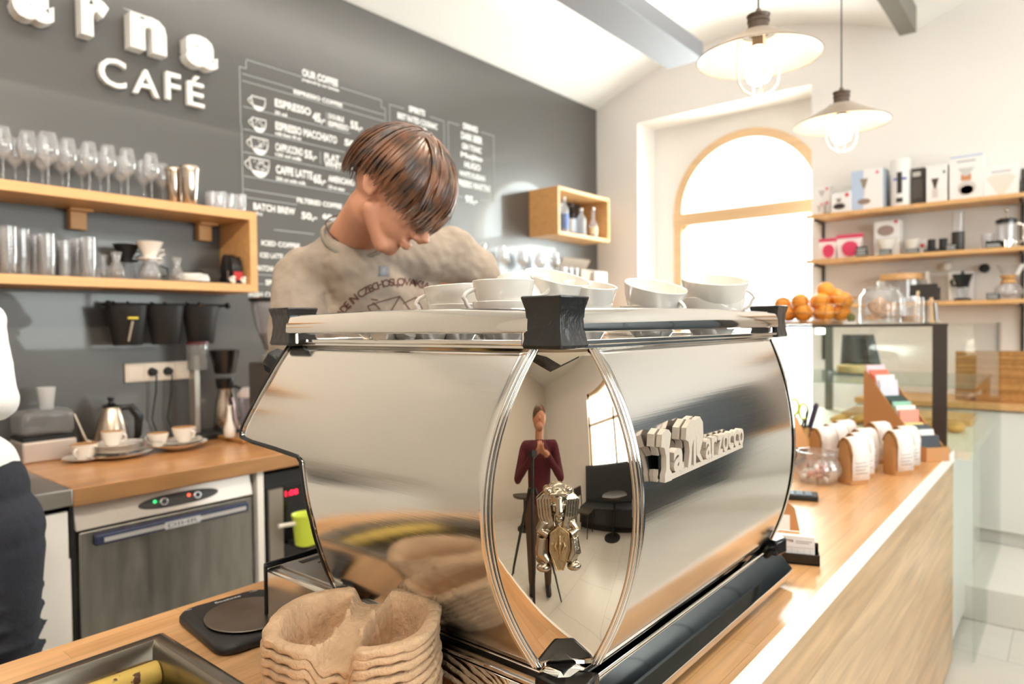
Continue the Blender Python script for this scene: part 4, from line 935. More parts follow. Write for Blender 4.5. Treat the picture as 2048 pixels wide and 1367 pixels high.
MB().tube([L+ky*.030+Vector((0,0,.158)),L+ky*.065+Vector((0,0,.160)),L+ky*.092+Vector((0,0,.12)),L+ky*.088+Vector((0,0,.05)),L+ky*.078+Vector((0,0,.03))],[.008,.012,.013,.011,.007],n=12,flat=(.8,1.2)).build('handle',BLACKP,t,smooth=60)
MB().lathe([(.075,0),(.078,.004),(.074,.02)],c=(L.x,L.y,BZ-.0005),n=30).build('heating_base',BLACKM,t)
t.location+=Vector((-.10,.065,0)); t.scale=(1.15,1.15,1.15)
t=thing('filter_coffee_maker',(-3.12,1.50,BZ),'tall filter coffee maker with clear water tank, black brew basket and steel flask','coffee maker')
yb=py_on(385,-3.12)
MB().box((-3.20,yb-.035,BZ),(-3.03,yb+.20,BZ+.03)).build('base',BLACKM,t,bevel=.006)
MB().box((-3.16,yb-.02,BZ+.03),(-3.10,yb+.005,BZ+.40)).build('column',mat('light_aluminium',(206,200,192),.3,.7),t,bevel=.003)
MB().lathe([(.048,.0),(.048,.12),(.046,.12),(.046,.004)],c=(-3.13,yb+.01,BZ+.33),n=24).build('water_tank',PLC,t)
MB().lathe([(.052,0),(.052,.012),(0,.014)],c=(-3.13,yb+.01,BZ+.452),n=24).build('tank_lid',mat('dark_red_lid',(90,34,38),.4),t)
MB().lathe([(.045,0),(.05,.01),(.07,.11),(.072,.115),(.05,.12),(0,.12)],c=(-3.11,yb+.135,BZ+.305),n=28).build('brew_basket',BLACKP,t,smooth=40)
MB().lathe([(.058,0),(.060,.005),(.050,.12),(.034,.19),(.036,.20),(0,.20)],c=(-3.11,yb+.135,BZ+.032),n=30).build('flask',mat('warm_shiny_shaker_steel',(1,1,1)),t,smooth=50)
MB().lathe([(.038,.0),(.042,.01),(.046,.05),(0,.052)],c=(-3.11,yb+.135,BZ+.232),n=24).build('flask_lid',BLACKP,t)
MB().tube([(-3.09,yb+.175,BZ+.24),(-3.08,yb+.215,BZ+.22),(-3.08,yb+.215,BZ+.09),(-3.09,yb+.185,BZ+.07)],.009).build('flask_handle',BLACKP,t)
t.location+=Vector((-.12,.06,0))
# water filter jug, bottle, board
t=thing('water_filter_jug',(-3.15,1.92,BZ),'clear water filter jug with pale lid between coffee maker and machine','jug'); yb2=py_on(502,-3.12)
MB().lathe([(.058,.0),(.062,.006),(.078,.19),(.076,.19),(.060,.008)],c=(-3.12,yb2,BZ),n=28).build('jug_body',glassm('lilac_clear_plastic',(.80,.76,.80),1.5,.03,milk=.15),t)
MB().lathe([(.080,.19),(.082,.205),(.06,.235),(0,.24)],c=(-3.12,yb2,BZ),n=28).build('lid',mat('pale_lid',(226,214,212),.4),t,smooth=50)
bd=tag(MB().box((-3.16,1.60,BZ+.001),(-2.92,1.87,BZ+.018)).build('serving_board',BAMB,bevel=.003),'small wooden serving board on the back worktop under the white bottle','board')
t=thing('milk_bottle',(-3.04,1.66,BZ+.018),'small white long-necked bottle on the serving board','bottle'); 
yq=py_on(450,-3.04)
MB().lathe([(.022,0),(.026,.006),(.027,.04),(.014,.08),(.010,.13),(.011,.15),(0,.15)],c=(-3.04,yq,BZ+.019),n=24).build('body',CERAM,t,smooth=60)
t=tag(MB().lathe([(.018,0),(.02,.01),(.012,.025),(.02,.05),(.0,.052)],n=16).build('egg_cup',CERAM,smooth=60),'tiny white dish beside the long-necked bottle','dish'); t.location=(-3.0,py_on(478,-3.0),BZ+.019)
# crockery
lt2=cup_proto('used_cup',.050,.062,.017,'white cup with coffee traces on the leftmost saucer of the back worktop',group=None)
L1=Vector((-3.07,py_on(156,-3.07),0)); s0=saucer_proto('saucer',.078,'white saucer under the leftmost cup on the back worktop'); s0.location=(L1.x,L1.y,BZ+.001)
COFF=mat('dried_coffee_ring',(196,146,92),.6)
def ringc(o,z=.060,r=.0465): MB().lathe([(r-.0012,0),(r-.0015,.0005),(r-.0035,.0002)],c=(0,0,z),n=40).build('coffee_ring',COFF,o)
lt2.location=(0,0,0); ringc(lt2,.0615,.0505); lt2.location=(L1.x,L1.y,BZ+.007); lt2.rotation_euler=(0,0,-.9)
L2=W(235,903,z=BZ+.02); L2.x=max(L2.x,-3.20)
big=tag(MB().lathe([(.06,0),(.065,.002),(.10,.008),(.128,.018),(.130,.020),(.10,.0115),(.065,.006),(0,.005)],n=48).build('plate',CERAM,smooth=50),'large white plate at the bottom of the pile on the back worktop','plate','plates piled on the back worktop'); big.location=(L2.x,L2.y,BZ+.001)
med=None
for k,w in enumerate(('second from the bottom','third from the bottom','topmost')):
    if med is None:
        med=tag(MB().lathe([(.05,0),(.055,.002),(.08,.008),(.098,.016),(.100,.018),(.08,.0115),(.055,.006),(0,.005)],n=44).build('plate',CERAM,smooth=50),'smaller white plate, %s of the pile on the back worktop'%w,'plate','plates piled on the back worktop'); med.location=(L2.x,L2.y,BZ+.008+.013)
    else: clone(med,(L2.x+.003*k,L2.y-.002*k,BZ+.021+.010*k),None,'smaller white plate, %s of the pile on the back worktop'%w)
clone(lt2,(L2.x-.01,L2.y-.015,BZ+.048),(0,0,.9),'white cup with coffee traces standing on the pile of plates',scale=(.86,.86,.95))
tag(MB().tube([(L2.x+.03,L2.y+.08,BZ+.055),(L2.x+.0,L2.y+.05,BZ+.058),(L2.x+.06,L2.y+.16,BZ+.045)],[.002,.004,.002],n=8,flat=(1.5,.5)).build('teaspoon',STEEL),'steel teaspoon lying across the pile of plates','spoon')
L3=W(355,889,z=BZ+.02)
b3=tag(MB().lathe([(.045,0),(.05,.002),(.075,.012),(.118,.030),(.120,.032),(.076,.0155),(.05,.007),(0,.006)],n=48).build('deep_plate',CERAM,smooth=50),'deep white plate with two cups on it, right of the plate pile','plate'); b3.location=(L3.x,L3.y,BZ+.001)
s2=clone(s0,(L3.x+.01,L3.y+.02,BZ+.026),(R(3),0,0),'white saucer lying inside the deep plate under the right cup')
clone(lt2,(L3.x+.01,L3.y+.025,BZ+.034),(0,0,.3),'white cup with coffee traces, the right one on the deep plate',scale=(1,1,1))
clone(lt2,(L3.x-.015,L3.y-.075,BZ+.024),(0,0,-2.4),'white cup with dark rim, the left one on the deep plate',scale=(.85,.85,.9))
# big grinder next to the barista
t=thing('coffee_grinder',(-2.95,1.86,BZ),'tall coffee grinder with clear bean hopper and black lid, left of the barista','grinder'); gy=W(545,620,x=-2.92).y; G=Vector((-2.92,gy,0))
MB().lathe([(.098,0),(.106,.006),(.106,.016),(.06,.024),(0,.026)],c=G+Vector((0,0,1.598)),n=36).build('hopper_lid',BLACKP,t,smooth=50)
MB().lathe([(.036,0),(.050,.045),(.078,.115),(.094,.19),(.096,.235),(.0945,.235),(.0925,.19),(.076,.115),(.048,.045),(.034,0)],c=G+Vector((0,0,1.365)),n=36,cap0=False,cap1=False).build('hopper',glassm('smoky_hopper',(.72,.70,.72),1.5,.02,milk=.12),t,smooth=60)
MB().lathe([(.034,.002),(.046,.045),(.060,.08),(0,.095)],c=G+Vector((0,0,1.366)),n=24).build('beans',mat('roasted_beans',(58,36,26),.5,bump=.8,bscale=80),t)
MB().lathe([(.052,0),(.052,.03),(.038,.034),(.038,.05)],c=G+Vector((0,0,1.32)),n=30).build('steel_collar',mat('light_aluminium',(1,1,1)),t,bevel=.002)
MB().box(G+Vector((-.10,-.075,1.02)),G+Vector((.10,.095,1.318))).build('body',mat('dark_grey_grinder_body',(92,86,82),.35,.3),t,bevel=.015,seg=4)
MB().box(G+Vector((-.12,-.09,BZ+.001)),G+Vector((.16,.10,1.02))).build('base',mat('dark_grey_grinder_body',(1,1,1)),t,bevel=.006)
tw=thing('dark_towel',(-1.28,1.0,CT),'dark grey towel bunched behind the drip tray','towel')
m=MB(); P=[]; rr=random.Random(3)
for j in range(9):
    row=[]
    for i in range(21):
        u=i/20;v=j/8; row.append((-1.36+.17*v,.84+.34*u,CT+.004+.105*math.sin(PI*u)**.4*math.sin(PI*min(.98,v*.96+.04))**.6*(1+.16*math.sin(u*19+v*4)+.12*math.sin(u*7-v*9))))
    P.append(row)
m.grid(P).build('cloth',mat('charcoal_terry',(72,70,70),.95,bump=.6,bscale=160),tw,solid=.006,sub=1,smooth=80)

# ------------------------------------------------------------------ far end of the blackboard wall: bottle box and glass shelf
t=thing('bottle_box_shelf',(-3.25,4.7,2.19),'small open beech box shelf with spirits bottles high on the blackboard wall','shelf')
a0,a1,b0,b1=4.34,5.10,2.185,2.56; bf=-3.11
MB().box((WX+.003,a0,b0),(bf,a0+.026,b1)).build('left_side',BEECHV,t,bevel=.001); MB().box((WX+.003,a1-.026,b0),(bf,a1,b1)).build('right_side',BEECHV,t,bevel=.001)
MB().box((WX+.003,a0+.026,b1-.026),(bf,a1-.026,b1)).build('top_board',BEECH,t,bevel=.001); MB().box((WX+.003,a0+.026,b0),(bf,a1-.026,b0+.026)).build('bottom_board',BEECH,t,bevel=.001)
def bottle(px,x,r,h,sh_,m1,label,lab=None,liquid=None,z=b0+.027,cap=None):
    y=py_on(px,x); t=thing('spirits_bottle',(x,y,z),label,'bottle','spirits bottles in the box shelf'); L=t.location
    MB().lathe([(r*.95,0),(r,.004),(r,h*sh_),(r*.8,h*(sh_+.08)),(r*.34,h*(sh_+.2)),(r*.32,h*.93),(0,h*.93)],c=L,n=20).build('body',m1,t,smooth=50)
    MB().cyl(L+Vector((0,0,h*.93)),L+Vector((0,0,h)),r*.38,n=14).build('stopper',cap or CHROME,t)
    if lab: MB().lathe([(r+.0006,h*.12),(r+.0006,h*sh_*.85)],c=L,n=20,cap0=False,cap1=False).build('label_band',lab,t)
    if liquid: MB().lathe([(r*.92,.006),(r*.92,h*sh_*.7),(0,h*sh_*.7)],c=L,n=18).build('liquid',liquid,t)
bottle(1128,-3.17,.036,.29,.62,glassm('blue_gin_glass',(.72,.80,.92),1.6,.02,milk=.25),'clear bottle with blue label, leftmost in the box shelf',mat('blue_label',(96,120,170),.5),cap=WHITEP)
bottle(1122,-3.27,.034,.26,.6,glassm('pale_glass',(.9,.92,.94),1.6,.02,milk=.2),'pale clear bottle behind the leftmost one in the box shelf')
bottle(1143,-3.25,.034,.28,.62,mat('black_bottle_glass',(18,18,22),.1),'black bottle in the box shelf behind the others',mat('white_label_small',(230,230,232),.5),cap=BLACKM)
bottle(1162,-3.18,.040,.23,.6,glassm('blue_gin_glass',(1,1,1)),'squat pale blue bottle in the middle of the box shelf',cap=WHITEP)
bottle(1186,-3.18,.037,.26,.42,glassm('pale_glass',(1,1,1)),'bottle of amber liquor with cream label, rightmost in the box shelf',mat('cream_label',(236,206,164),.5),mat('amber_liquid',(120,62,24),.15))
t=thing('glass_shelf_unit',(-3.25,4.2,1.80),'long low beech shelf with stemmed glasses behind the coffee machine','shelf')
MB().box((WX+.003,3.35,1.802),(-3.11,5.055,1.835)).build('top_board',BEECH,t,bevel=.001); MB().box((WX+.003,5.028,1.40),(-3.11,5.055,1.802)).build('right_side',BEECHV,t,bevel=.001)
MB().box((WX+.003,3.35,1.40),(-3.11,5.028,1.43)).build('bottom_board',BEECH,t,bevel=.001); MB().box((WX+.003,3.35,1.43),(-3.11,3.377,1.802)).build('left_side',BEECHV,t,bevel=.001)
fl=tag(MB().lathe([(.026,0),(.026,.0015),(.004,.01),(.0035,.09),(.014,.11),(.021,.16),(.020,.225),(.019,.225),(.02,.16),(.012,.112),(0,.10)],n=18).build('champagne_flute',GLASSM,smooth=60),'champagne flute at the left end of the low shelf','flute','flutes on the low glass shelf')
G2='stemmed glasses on the low glass shelf'; zq2=1.836
fp=[928,940,953,966,979]; fl.location=(-3.2,py_on(fp[0],-3.2),zq2)
for i,px in enumerate(fp[1:],1): clone(fl,(-3.2 if i%2 else -3.27,py_on(px,-3.2),zq2),None,'champagne flute on the low shelf right of the barista, %s from the left'%ords[i])
wp=[996,1017,1036,1055,1072,1088,1104,1118]; names8=['first','second','third','fourth','fifth','sixth','seventh','eighth']
for i,px in enumerate(wp): clone(wg,(-3.18-.07*(i%2),py_on(px,-3.2),zq2),None,'wide stemmed wine glass on the low shelf behind the cups, %s after the flutes'%names8[i],group=G2,scale=(1.15,1.15,.98))
for i,px in enumerate((1010,1046,1080)): clone(wg,(-3.33,py_on(px,-3.33),zq2),None,'stemmed glass at the wall side of the low shelf, %s after the flutes'%names8[i],group=G2)
for i,px in enumerate((1122,1134,1146)):
    clone(tb,(-3.19,py_on(px,-3.19),zq2),None,'round tumbler at the right part of the low shelf, %s before the cardboard box'%['third','second','last'][i],group='tumblers on the low glass shelf',scale=(1.4,1.4,1.25))
t=thing('cardboard_box',(-3.25,4.85,zq2),'open grey-brown cardboard box at the right end of the low glass shelf','box')
ya,yb_=py_on(1150,-3.2),py_on(1203,-3.2); KB=mat('grey_cardboard',(176,160,146),.85)
m=MB(); m.box((-3.38,ya,zq2),(-3.15,yb_,zq2+.004)).box((-3.38,ya,zq2),(-3.375,yb_,zq2+.13)).box((-3.155,ya,zq2),(-3.15,yb_,zq2+.10)).box((-3.38,ya,zq2),(-3.15,ya+.004,zq2+.11)).box((-3.38,yb_-.004,zq2),(-3.15,yb_,zq2+.11))
m.build('box_body',KB,t); MB().box((-.001,0,0),(.001,yb_-ya,.10),m=T((-3.375,ya,zq2+.13))@rotM('Y',R(35))).build('flap',KB,t)
tag(MB().box((-3.145,py_on(1187,-3.13),zq2),(-3.115,py_on(1210,-3.13),zq2+.085)).build('white_card_box',WHITEP,bevel=.002),'small white box at the front right end of the low glass shelf','box')

# ------------------------------------------------------------------ retail shelves on the far wall
MU=mat('dark_upright',(44,42,42),.5)
t=thing('retail_shelves',(-.6,FY-.1,1.6),'three beech retail shelves on dark uprights beside the arched window','shelves')
SZ=[2.236,1.918,1.602]; fy0=5.10
for k,(z,x0) in enumerate(zip(SZ,(-1.49,-1.49,-1.49))):
    MB().box((x0,fy0,z-.026),(.75,FY-.004,z)).build('shelf_board',BEECH,t,bevel=.001)
for x in (-1.44,-.262,.7):
    MB().box((x-.008,FY-.02,1.2),(x+.008,FY-.002,2.42)).build('upright',MU,t)
    for z in SZ: MB().box((x-.006,fy0+.03,z-.046),(x+.006,FY-.02,z-.027)).build('bracket',MU,t)
def sx(px,y=5.16): return W(px,600,y=y).x
def sz(py,px,y=5.16): return W(px,py,y=y).z
def cx7(X_): return 1590+X_/4.142
PICS={}
def carton(X0,X1,Y0,z,label,base=(240,236,234),side=None,pic=None,y=5.15,dpt=.12,h=None,name='product_carton',group='boxed goods on the retail shelves'):
    x0,x1=sx(cx7(X0),y),sx(cx7(X1),y); top=sz(290+Y0/4.142,cx7((X0+X1)/2),y); h=h or top-z
    t=thing(name,((x0+x1)/2,y+dpt/2,z+.001),label,'box',group)
    MB().box((x0,y,z+.001),(x1,y+dpt,z+h)).build('carton',mat('carton_%d_%d_%d'%base,base,.6),t,bevel=.0015)
    w=x1-x0
    if pic:
        for kind,u,v,a,b2,c in pic: # kind, centre u,v (0..1), half sizes
            X_=x0+u*w; Z_=z+v*h; m=MB(); fr=frame((X_,y-.0008,Z_),X,Zv,(0,-1,0)); A=a*w;B=b2*h
            if kind=='rect': m.prism([(-A,-B),(A,-B),(A,B),(-A,B)],0,.0006,m=fr)
            elif kind=='disc': m.prism([(A*math.cos(i*PI/10),B*math.sin(i*PI/10)) for i in range(20)],0,.0007,m=fr)
            elif kind=='cone': m.prism([(-A,B),(A,B),(A*.25,-B),(-A*.25,-B)][::-1],0,.0008,m=fr)
            elif kind=='fan': m.prism([(-A*.15,-B),(A*.15,-B),(A,B*.7),(A*.5,B),(-A*.5,B),(-A,B*.7)],0,.0008,m=fr)
            m.build('printed_picture',mat('ink_%d_%d_%d'%c,c,.6),t)
    return t,(x0,x1,z,h,y)
RED=(220,56,84); GR=(120,104,96); DK=(56,50,48); OR=(206,140,96); LB=(186,200,222)
z0=SZ[0]
carton(170,235,470,z0,'lower left of the small white boxes with red dots on the top retail shelf',pic=[('cone',.5,.5,.3,.25,(200,190,186)),('disc',.8,.8,.12,.1,RED)],y=5.20)
carton(170,290,345,z0,'small white box with a red dot at the left end of the top retail shelf',pic=[('disc',.8,.92,.09,.05,RED),('cone',.45,.78,.25,.1,(204,190,188)),('disc',.8,.45,.09,.05,RED),('cone',.45,.3,.25,.1,(204,190,188))],y=5.24,dpt=.09)
carton(300,460,390,z0,'small white box with a dripper picture, in front of the blue and white carton',pic=[('disc',.42,.3,.32,.14,(90,74,70)),('disc',.42,.42,.26,.12,(214,206,200)),('cone',.4,.6,.16,.1,(150,134,124)),('disc',.82,.84,.1,.1,RED)],y=5.13,dpt=.09)
carton(465,722,200,z0,'blue and white carton with a cone dripper picture on the top retail shelf',pic=[('rect',.2,.5,.2,.49,LB),('cone',.42,.66,.13,.12,(150,130,112)),('rect',.42,.45,.012,.1,(190,180,176)),('disc',.42,.22,.21,.07,(150,124,110)),('disc',.84,.90,.05,.035,RED)],y=5.16)
carton(722,748,190,z0,'thin blue-grey carton edge right of the blue and white carton',base=(170,184,200),y=5.19)
# tube
t=thing('tube_pack',(sx(cx7(862)),5.22,z0+.001),'tall white cylindrical pack with a press picture on the top retail shelf','pack'); rr_=(sx(cx7(945))-sx(cx7(780)))/2; hh_=sz(290+110/4.142,cx7(862))-z0
MB().lathe([(rr_,0),(rr_,hh_-.012),(rr_*.98,hh_),(0,hh_)],c=t.location,n=36).build('tube',mat('carton_240_236_234',(1,1,1)),t,smooth=40)
MB().box((t.location.x-.014,5.22-rr_-.0015,z0+.09),(t.location.x+.016,5.22-rr_*.85,z0+hh_*.72)).build('printed_picture',mat('ink_%d_%d_%d'%DK,DK,.6),t)
MB().box((t.location.x-.035,5.22-rr_-.001,z0+hh_*.56),(t.location.x+.04,5.22-rr_*.7,z0+hh_*.60)).build('printed_picture',mat('ink_blue',(90,96,190),.6),t)
MB().box((t.location.x-.018,5.22-rr_-.0015,z0+.03),(t.location.x+.02,5.22-rr_*.85,z0+.06)).build('printed_picture',mat('ink_%d_%d_%d'%DK,DK,.6),t)
carton(962,1072,190,z0,'black carton standing between the tube and the grinder box',base=(62,56,52),pic=[('rect',.4,.84,.3,.06,(200,194,190)),('rect',.45,.45,.38,.25,(84,78,72))],y=5.20)
carton(1085,1258,165,z0,'white carton with a stovetop pot picture and a small black mark',pic=[('cone',.42,.52,.18,.13,(76,60,54)),('rect',.42,.27,.14,.13,(214,204,198)),('disc',.85,.8,.05,.04,(20,20,20))],y=5.16)
carton(1172,1270,160,z0,'pale blue topped carton behind the stovetop pot carton',base=(206,216,230),y=5.30,dpt=.05)
carton(1275,1555,80,z0,'tall white carton with an hourglass coffee maker picture',pic=[('rect',.5,.97,.49,.02,LB),('cone',.5,.62,.25,.09,(206,202,198)),('rect',.5,.50,.15,.07,OR),('disc',.52,.26,.28,.16,(212,202,196)),('disc',.52,.22,.2,.1,(236,226,216)),('rect',.5,.86,.28,.015,(170,166,166))],y=5.16)
carton(1560,1850,165,z0,'wide white carton with a paper filter picture, rightmost on the top retail shelf',pic=[('fan',.5,.38,.44,.33,(226,220,208)),('rect',.5,.8,.28,.02,(180,176,176))],y=5.18)
carton(1872,1980,255,z0,'black and white carton at the right frame edge of the top retail shelf',base=(50,50,50),y=5.18)
# middle shelf
z1=SZ[1]; PINK=mat('pink_foil',(224,64,104),.4); WF=mat('white_foil',(244,228,226),.45)
def fbag(X0,X1,Y0,label):
    x0,x1=sx(cx7(X0)),sx(cx7(X1)); h=sz(290+Y0/4.142,cx7((X0+X1)/2))-z1; t=thing('coffee_bag',((x0+x1)/2,5.2,z1+.001),label,'coffee bag','pink and white bags on the middle retail shelf'); w=x1-x0; L=t.location
    MB().add([(-w*.42,-.03,0),(w*.42,-.03,0),(w*.42,.03,0),(-w*.42,.03,0),(-w*.45,-.036,h*.6),(w*.45,-.036,h*.6),(w*.45,.036,h*.6),(-w*.45,.036,h*.6),(-w*.48,-.006,h*.86),(w*.48,-.006,h*.86),(w*.48,.006,h*.86),(-w*.48,.006,h*.86)],[(3,2,1,0),(8,9,10,11)]+[(j*4+i,j*4+(i+1)%4,(j+1)*4+(i+1)%4,(j+1)*4+i) for j in range(2) for i in range(4)],T(L)).build('bag',WF,t,bevel=.003)
    MB().box(L+Vector((-w*.5,-.009,h*.84)),L+Vector((w*.5,.009,h))).build('pink_top_fold',PINK,t,bevel=.003)
    pz=L+Vector((.01,-.038,h*.42)); MB().prism([(w*.30*math.cos(i*PI/12),h*.28*math.sin(i*PI/12)*(1.25 if math.sin(i*PI/12)<0 else 1)) for i in range(24)],0,.002,m=frame(pz,X,Zv,(0,-1,0))).build('round_print',PINK,t)
fbag(185,345,770,'pink topped white coffee bag at the left end of the middle retail shelf'); fbag(330,555,735,'larger pink topped white coffee bag, second on the middle retail shelf')
def card(X0,X1,Y0,Y1,z,label,y=5.115,lines=3):
    x0,x1=sx(cx7(X0),y),sx(cx7(X1),y); h=max(.02,sz(290+Y0/4.142,cx7((X0+X1)/2),y)-z); t=thing('price_card',((x0+x1)/2,y,z+.001),label,'price card','black price cards on the retail shelves')
    MB().box((x0,y,z+.001),(x1,y+.004,z+h)).box((x0,y,z+.001),(x1,y+.03,z+.003)).build('card',BLACKM,t)
    m=MB()
    for k in range(lines): m.box((x0+.006,y-.0006,z+h*(.2+.25*k)),(x1-.006-.008*(k%2),y-.0001,z+h*(.28+.25*k)))
    m.build('chalk_lines',CHALK,t)
card(505,600,840,920,z1,'black price card right of the pink coffee bags')
def smallcup(X0,X1,Y0,z,y,label,name='white_dripper'):
    x0,x1=sx(cx7(X0),y),sx(cx7(X1),y); r=(x1-x0)/2; h=sz(290+Y0/4.142,cx7((X0+X1)/2),y)-z; t=thing(name,((x0+x1)/2,y,z+.001),label,'dripper','white drippers on the middle retail shelf')
    MB().lathe([(r*.4,0),(r*.42,h*.1),(r*.9,h*.8),(r,h),(r*.95,h),(r*.4,h*.2),(0,h*.15)],c=t.location,n=28).build('cone',CERAM,t,smooth=40)
    MB().lathe([(r*.3,h*.08),(r*.72,h*.1),(r*.72,h*.15),(r*.3,h*.17)],c=t.location,n=28).build('flange',CERAM,t)
tj=thing('cream_jar',(sx(cx7(530),5.25),5.27,z1+.001),'small cream lidded jar behind the first black price card','jar'); MB().lathe([(.03,0),(.034,.005),(.034,.06),(.02,.075),(.02,.09),(0,.092)],c=tj.location,n=20).build('jar_body',CERAM,tj)
carton(655,868,625,z1,'white carton with an oval picture above, behind a white dripper on the middle shelf',pic=[('disc',.45,.72,.33,.15,(160,136,128)),('disc',.85,.95,.08,.04,RED),('rect',.5,.5,.5,.008,(206,196,190))],y=5.21)
smallcup(672,840,785,z1,5.165,'white dripper standing in front of the carton with the oval picture')
card(700,800,862,908,z1,'small black price card in front of the left white dripper',y=5.108)
smallcup(905,1035,785,z1,5.19,'white dripper standing alone right of the carton on the middle shelf')
card(925,1030,855,895,z1,'small black price card in front of the right white dripper',y=5.108)
carton(1032,1100,785,z1,'tiny white box with red mark right of the single white dripper',pic=[('disc',.3,.6,.25,.15,RED)],y=5.22,dpt=.06)
t=thing('black_kit',(sx(cx7(1170)),5.18,z1+.001),'pair of short black cylinders on a black foot on the middle shelf','grinder parts')
L=t.location; MB().box(L+Vector((-.07,-.03,0)),L+Vector((.07,.03,.02))).build('foot',BLACKM,t)
for d in (-.03,.035): MB().lathe([(.024,.02),(.022,.06),(.024,.085),(0,.086)],c=L+Vector((d,0,0)),n=20).build('cylinder',BLACKM,t)
card(1245,1340,818,850,z1,'black price card left of the tall hand grinder')
t=thing('hand_grinder',(sx(cx7(1345),5.2),5.22,z1+.001),'tall slim hand grinder with dark lower half and clear top','hand grinder'); L=t.location; hg=sz(290+555/4.142,cx7(1345),5.2)-z1
MB().lathe([(.035,0),(.036,.004),(.036,hg*.5),(0,hg*.5)],c=L,n=24).build('dark_half',mat('ink_dark_brown',(56,50,46),.35),t)
MB().lathe([(.032,hg*.5),(.034,hg*.97),(.034,hg),(0,hg)],c=L,n=24).build('clear_half',GLASSM,t)
t=thing('french_press',(sx(cx7(1745),5.2),5.22,z1+.001),'chrome and glass french press with black lid at the right of the middle shelf','french press'); L=t.location; hf=sz(290+520/4.142,cx7(1745),5.2)-z1
MB().lathe([(.052,.01),(.053,hf*.62),(.051,hf*.62),(.05,.012)],c=L,n=28).build('beaker',GLASSM,t); MB().lathe([(.055,0),(.056,hf*.18),(.054,hf*.18),(.053,.004)],c=L,n=28).build('frame',CHROME,t)
MB().lathe([(.056,hf*.62),(.057,hf*.70),(.04,hf*.74),(0,hf*.74)],c=L,n=28).build('lid',BLACKP,t); MB().cyl(L+Vector((0,0,hf*.74)),L+Vector((0,0,hf*.92)),.005,n=8).ell(L+Vector((0,0,hf*.95)),(.017,.017,.014)).build('plunger',CHROME,t)
MB().tube([L+Vector((.05,0,hf*.6)),L+Vector((.088,0,hf*.55)),L+Vector((.088,0,hf*.15)),L+Vector((.052,0,hf*.12))],.007,flat=(.6,1.2)).build('handle',CHROME,t)
t=tag(MB().lathe([(.03,0),(.034,.1),(.033,.1),(.028,.003)],n=20).build('glass_mug',GLASSM),'small empty glass left of the french press','glass'); t.location=(sx(cx7(1590),5.22),5.24,z1+.001)
card(1575,1712,790,845,z1,'wide black price card in front of the french press',lines=2)
# lower shelf
z2=SZ[2]
t=thing('storage_jar',(sx(1800,5.2),5.23,z2+.001),'wide glass storage jar with a wooden lid on the lowest retail shelf','jar'); L=t.location
MB().lathe([(.15,0),(.155,.005),(.155,.145),(.152,.145),(.15,.006)],c=L,n=36).build('glass_body',GLASSM,t); MB().lathe([(.125,.147),(.13,.15),(.13,.185),(.125,.19),(0,.19)],c=L,n=36).build('wooden_lid',BEECH,t,bevel=.003); MB().lathe([(.02,.19),(.024,.2),(.02,.212),(0,.213)],c=L,n=20).build('lid_knob',GLASSM,t)
t=thing('small_white_flask',(sx(1852,5.25),5.27,z2+.001),'narrow white flask with wire loop behind the black signs','flask'); L=t.location
MB().lathe([(.026,0),(.028,.14),(.018,.16),(.016,.2),(0,.2)],c=L,n=20).build('body',CERAM,t); MB().tube([L+Vector((.012*math.cos(i*PI/6),0,.205+.014*math.sin(i*PI/6))) for i in range(7)],.002).build('wire_loop',CHROME,t)
carton(1270,1475,1050,z2,'white carton behind the black conical hand grinder',y=5.24,dpt=.1)
t=thing('conical_grinder',(sx(cx7(1385),5.17),5.185,z2+.001),'black conical hand grinder with clear base jar on the lowest retail shelf','hand grinder'); L=t.location; hc=sz(290+1040/4.142,cx7(1385),5.17)-z2
MB().lathe([(.046,0),(.048,.012),(.03,.016)],c=L,n=24).build('foot',BLACKM,t); MB().lathe([(.028,.014),(.034,hc*.45),(.032,hc*.45),(.026,.016)],c=L,n=24).build('glass_base',GLASSM,t)
MB().lathe([(.034,hc*.44),(.036,hc*.55),(.056,hc*.86),(.058,hc*.88),(.01,hc*.9),(.008,hc),(0,hc)],c=L,n=28).build('hopper',BLACKP,t,smooth=40)
MB().tube([L+Vector((-.036,0,hc*.5)),L+Vector((-.056,0,hc*.52)),L+Vector((-.062,0,hc*.66)),L+Vector((-.05,0,hc*.7))],.009).build('knob_arm',BLACKP,t)
t=thing('hourglass_coffee_maker',(sx(cx7(1765),5.2),5.2,z2+.001),'hourglass glass coffee maker with wooden collar at the right end of the lowest shelf','coffee maker'); L=t.location; hx=sz(290+965/4.142,cx7(1765),5.2)-z2
MB().lathe([(.055,0),(.066,.006),(.076,hx*.16),(.07,hx*.30),(.03,hx*.46),(.024,hx*.52),(.032,hx*.62),(.06,hx*.92),(.058,hx*.92),(.03,hx*.62),(.022,hx*.52),(.028,hx*.45),(.068,hx*.3),(.073,hx*.16),(0,.008)],c=L,n=32).build('glass_body',GLASSM,t,smooth=70)
MB().lathe([(.036,hx*.42),(.045,hx*.44),(.030,hx*.525),(.031,hx*.535),(.044,hx*.62),(.036,hx*.64)],c=L,n=28).build('wooden_collar',mat('collar_wood',(216,166,108),.45),t,smooth=40); MB().tube([L+Vector((.031*math.cos(i*PI/8),.031*math.sin(i*PI/8),hx*.53)) for i in range(16)],.003,closed=True).build('leather_tie',mat('leather_tie',(110,72,48),.6),t)
MB().box((0,-.002,0),(.02,.002,hx*.30),m=T(L+Vector((.035,0,hx*.66)))@rotM('Y',R(25))).build('paper_filter',PAPERW,t)
card(1585,1698,1225,1280,z2,'black price card left of the hourglass coffee maker')
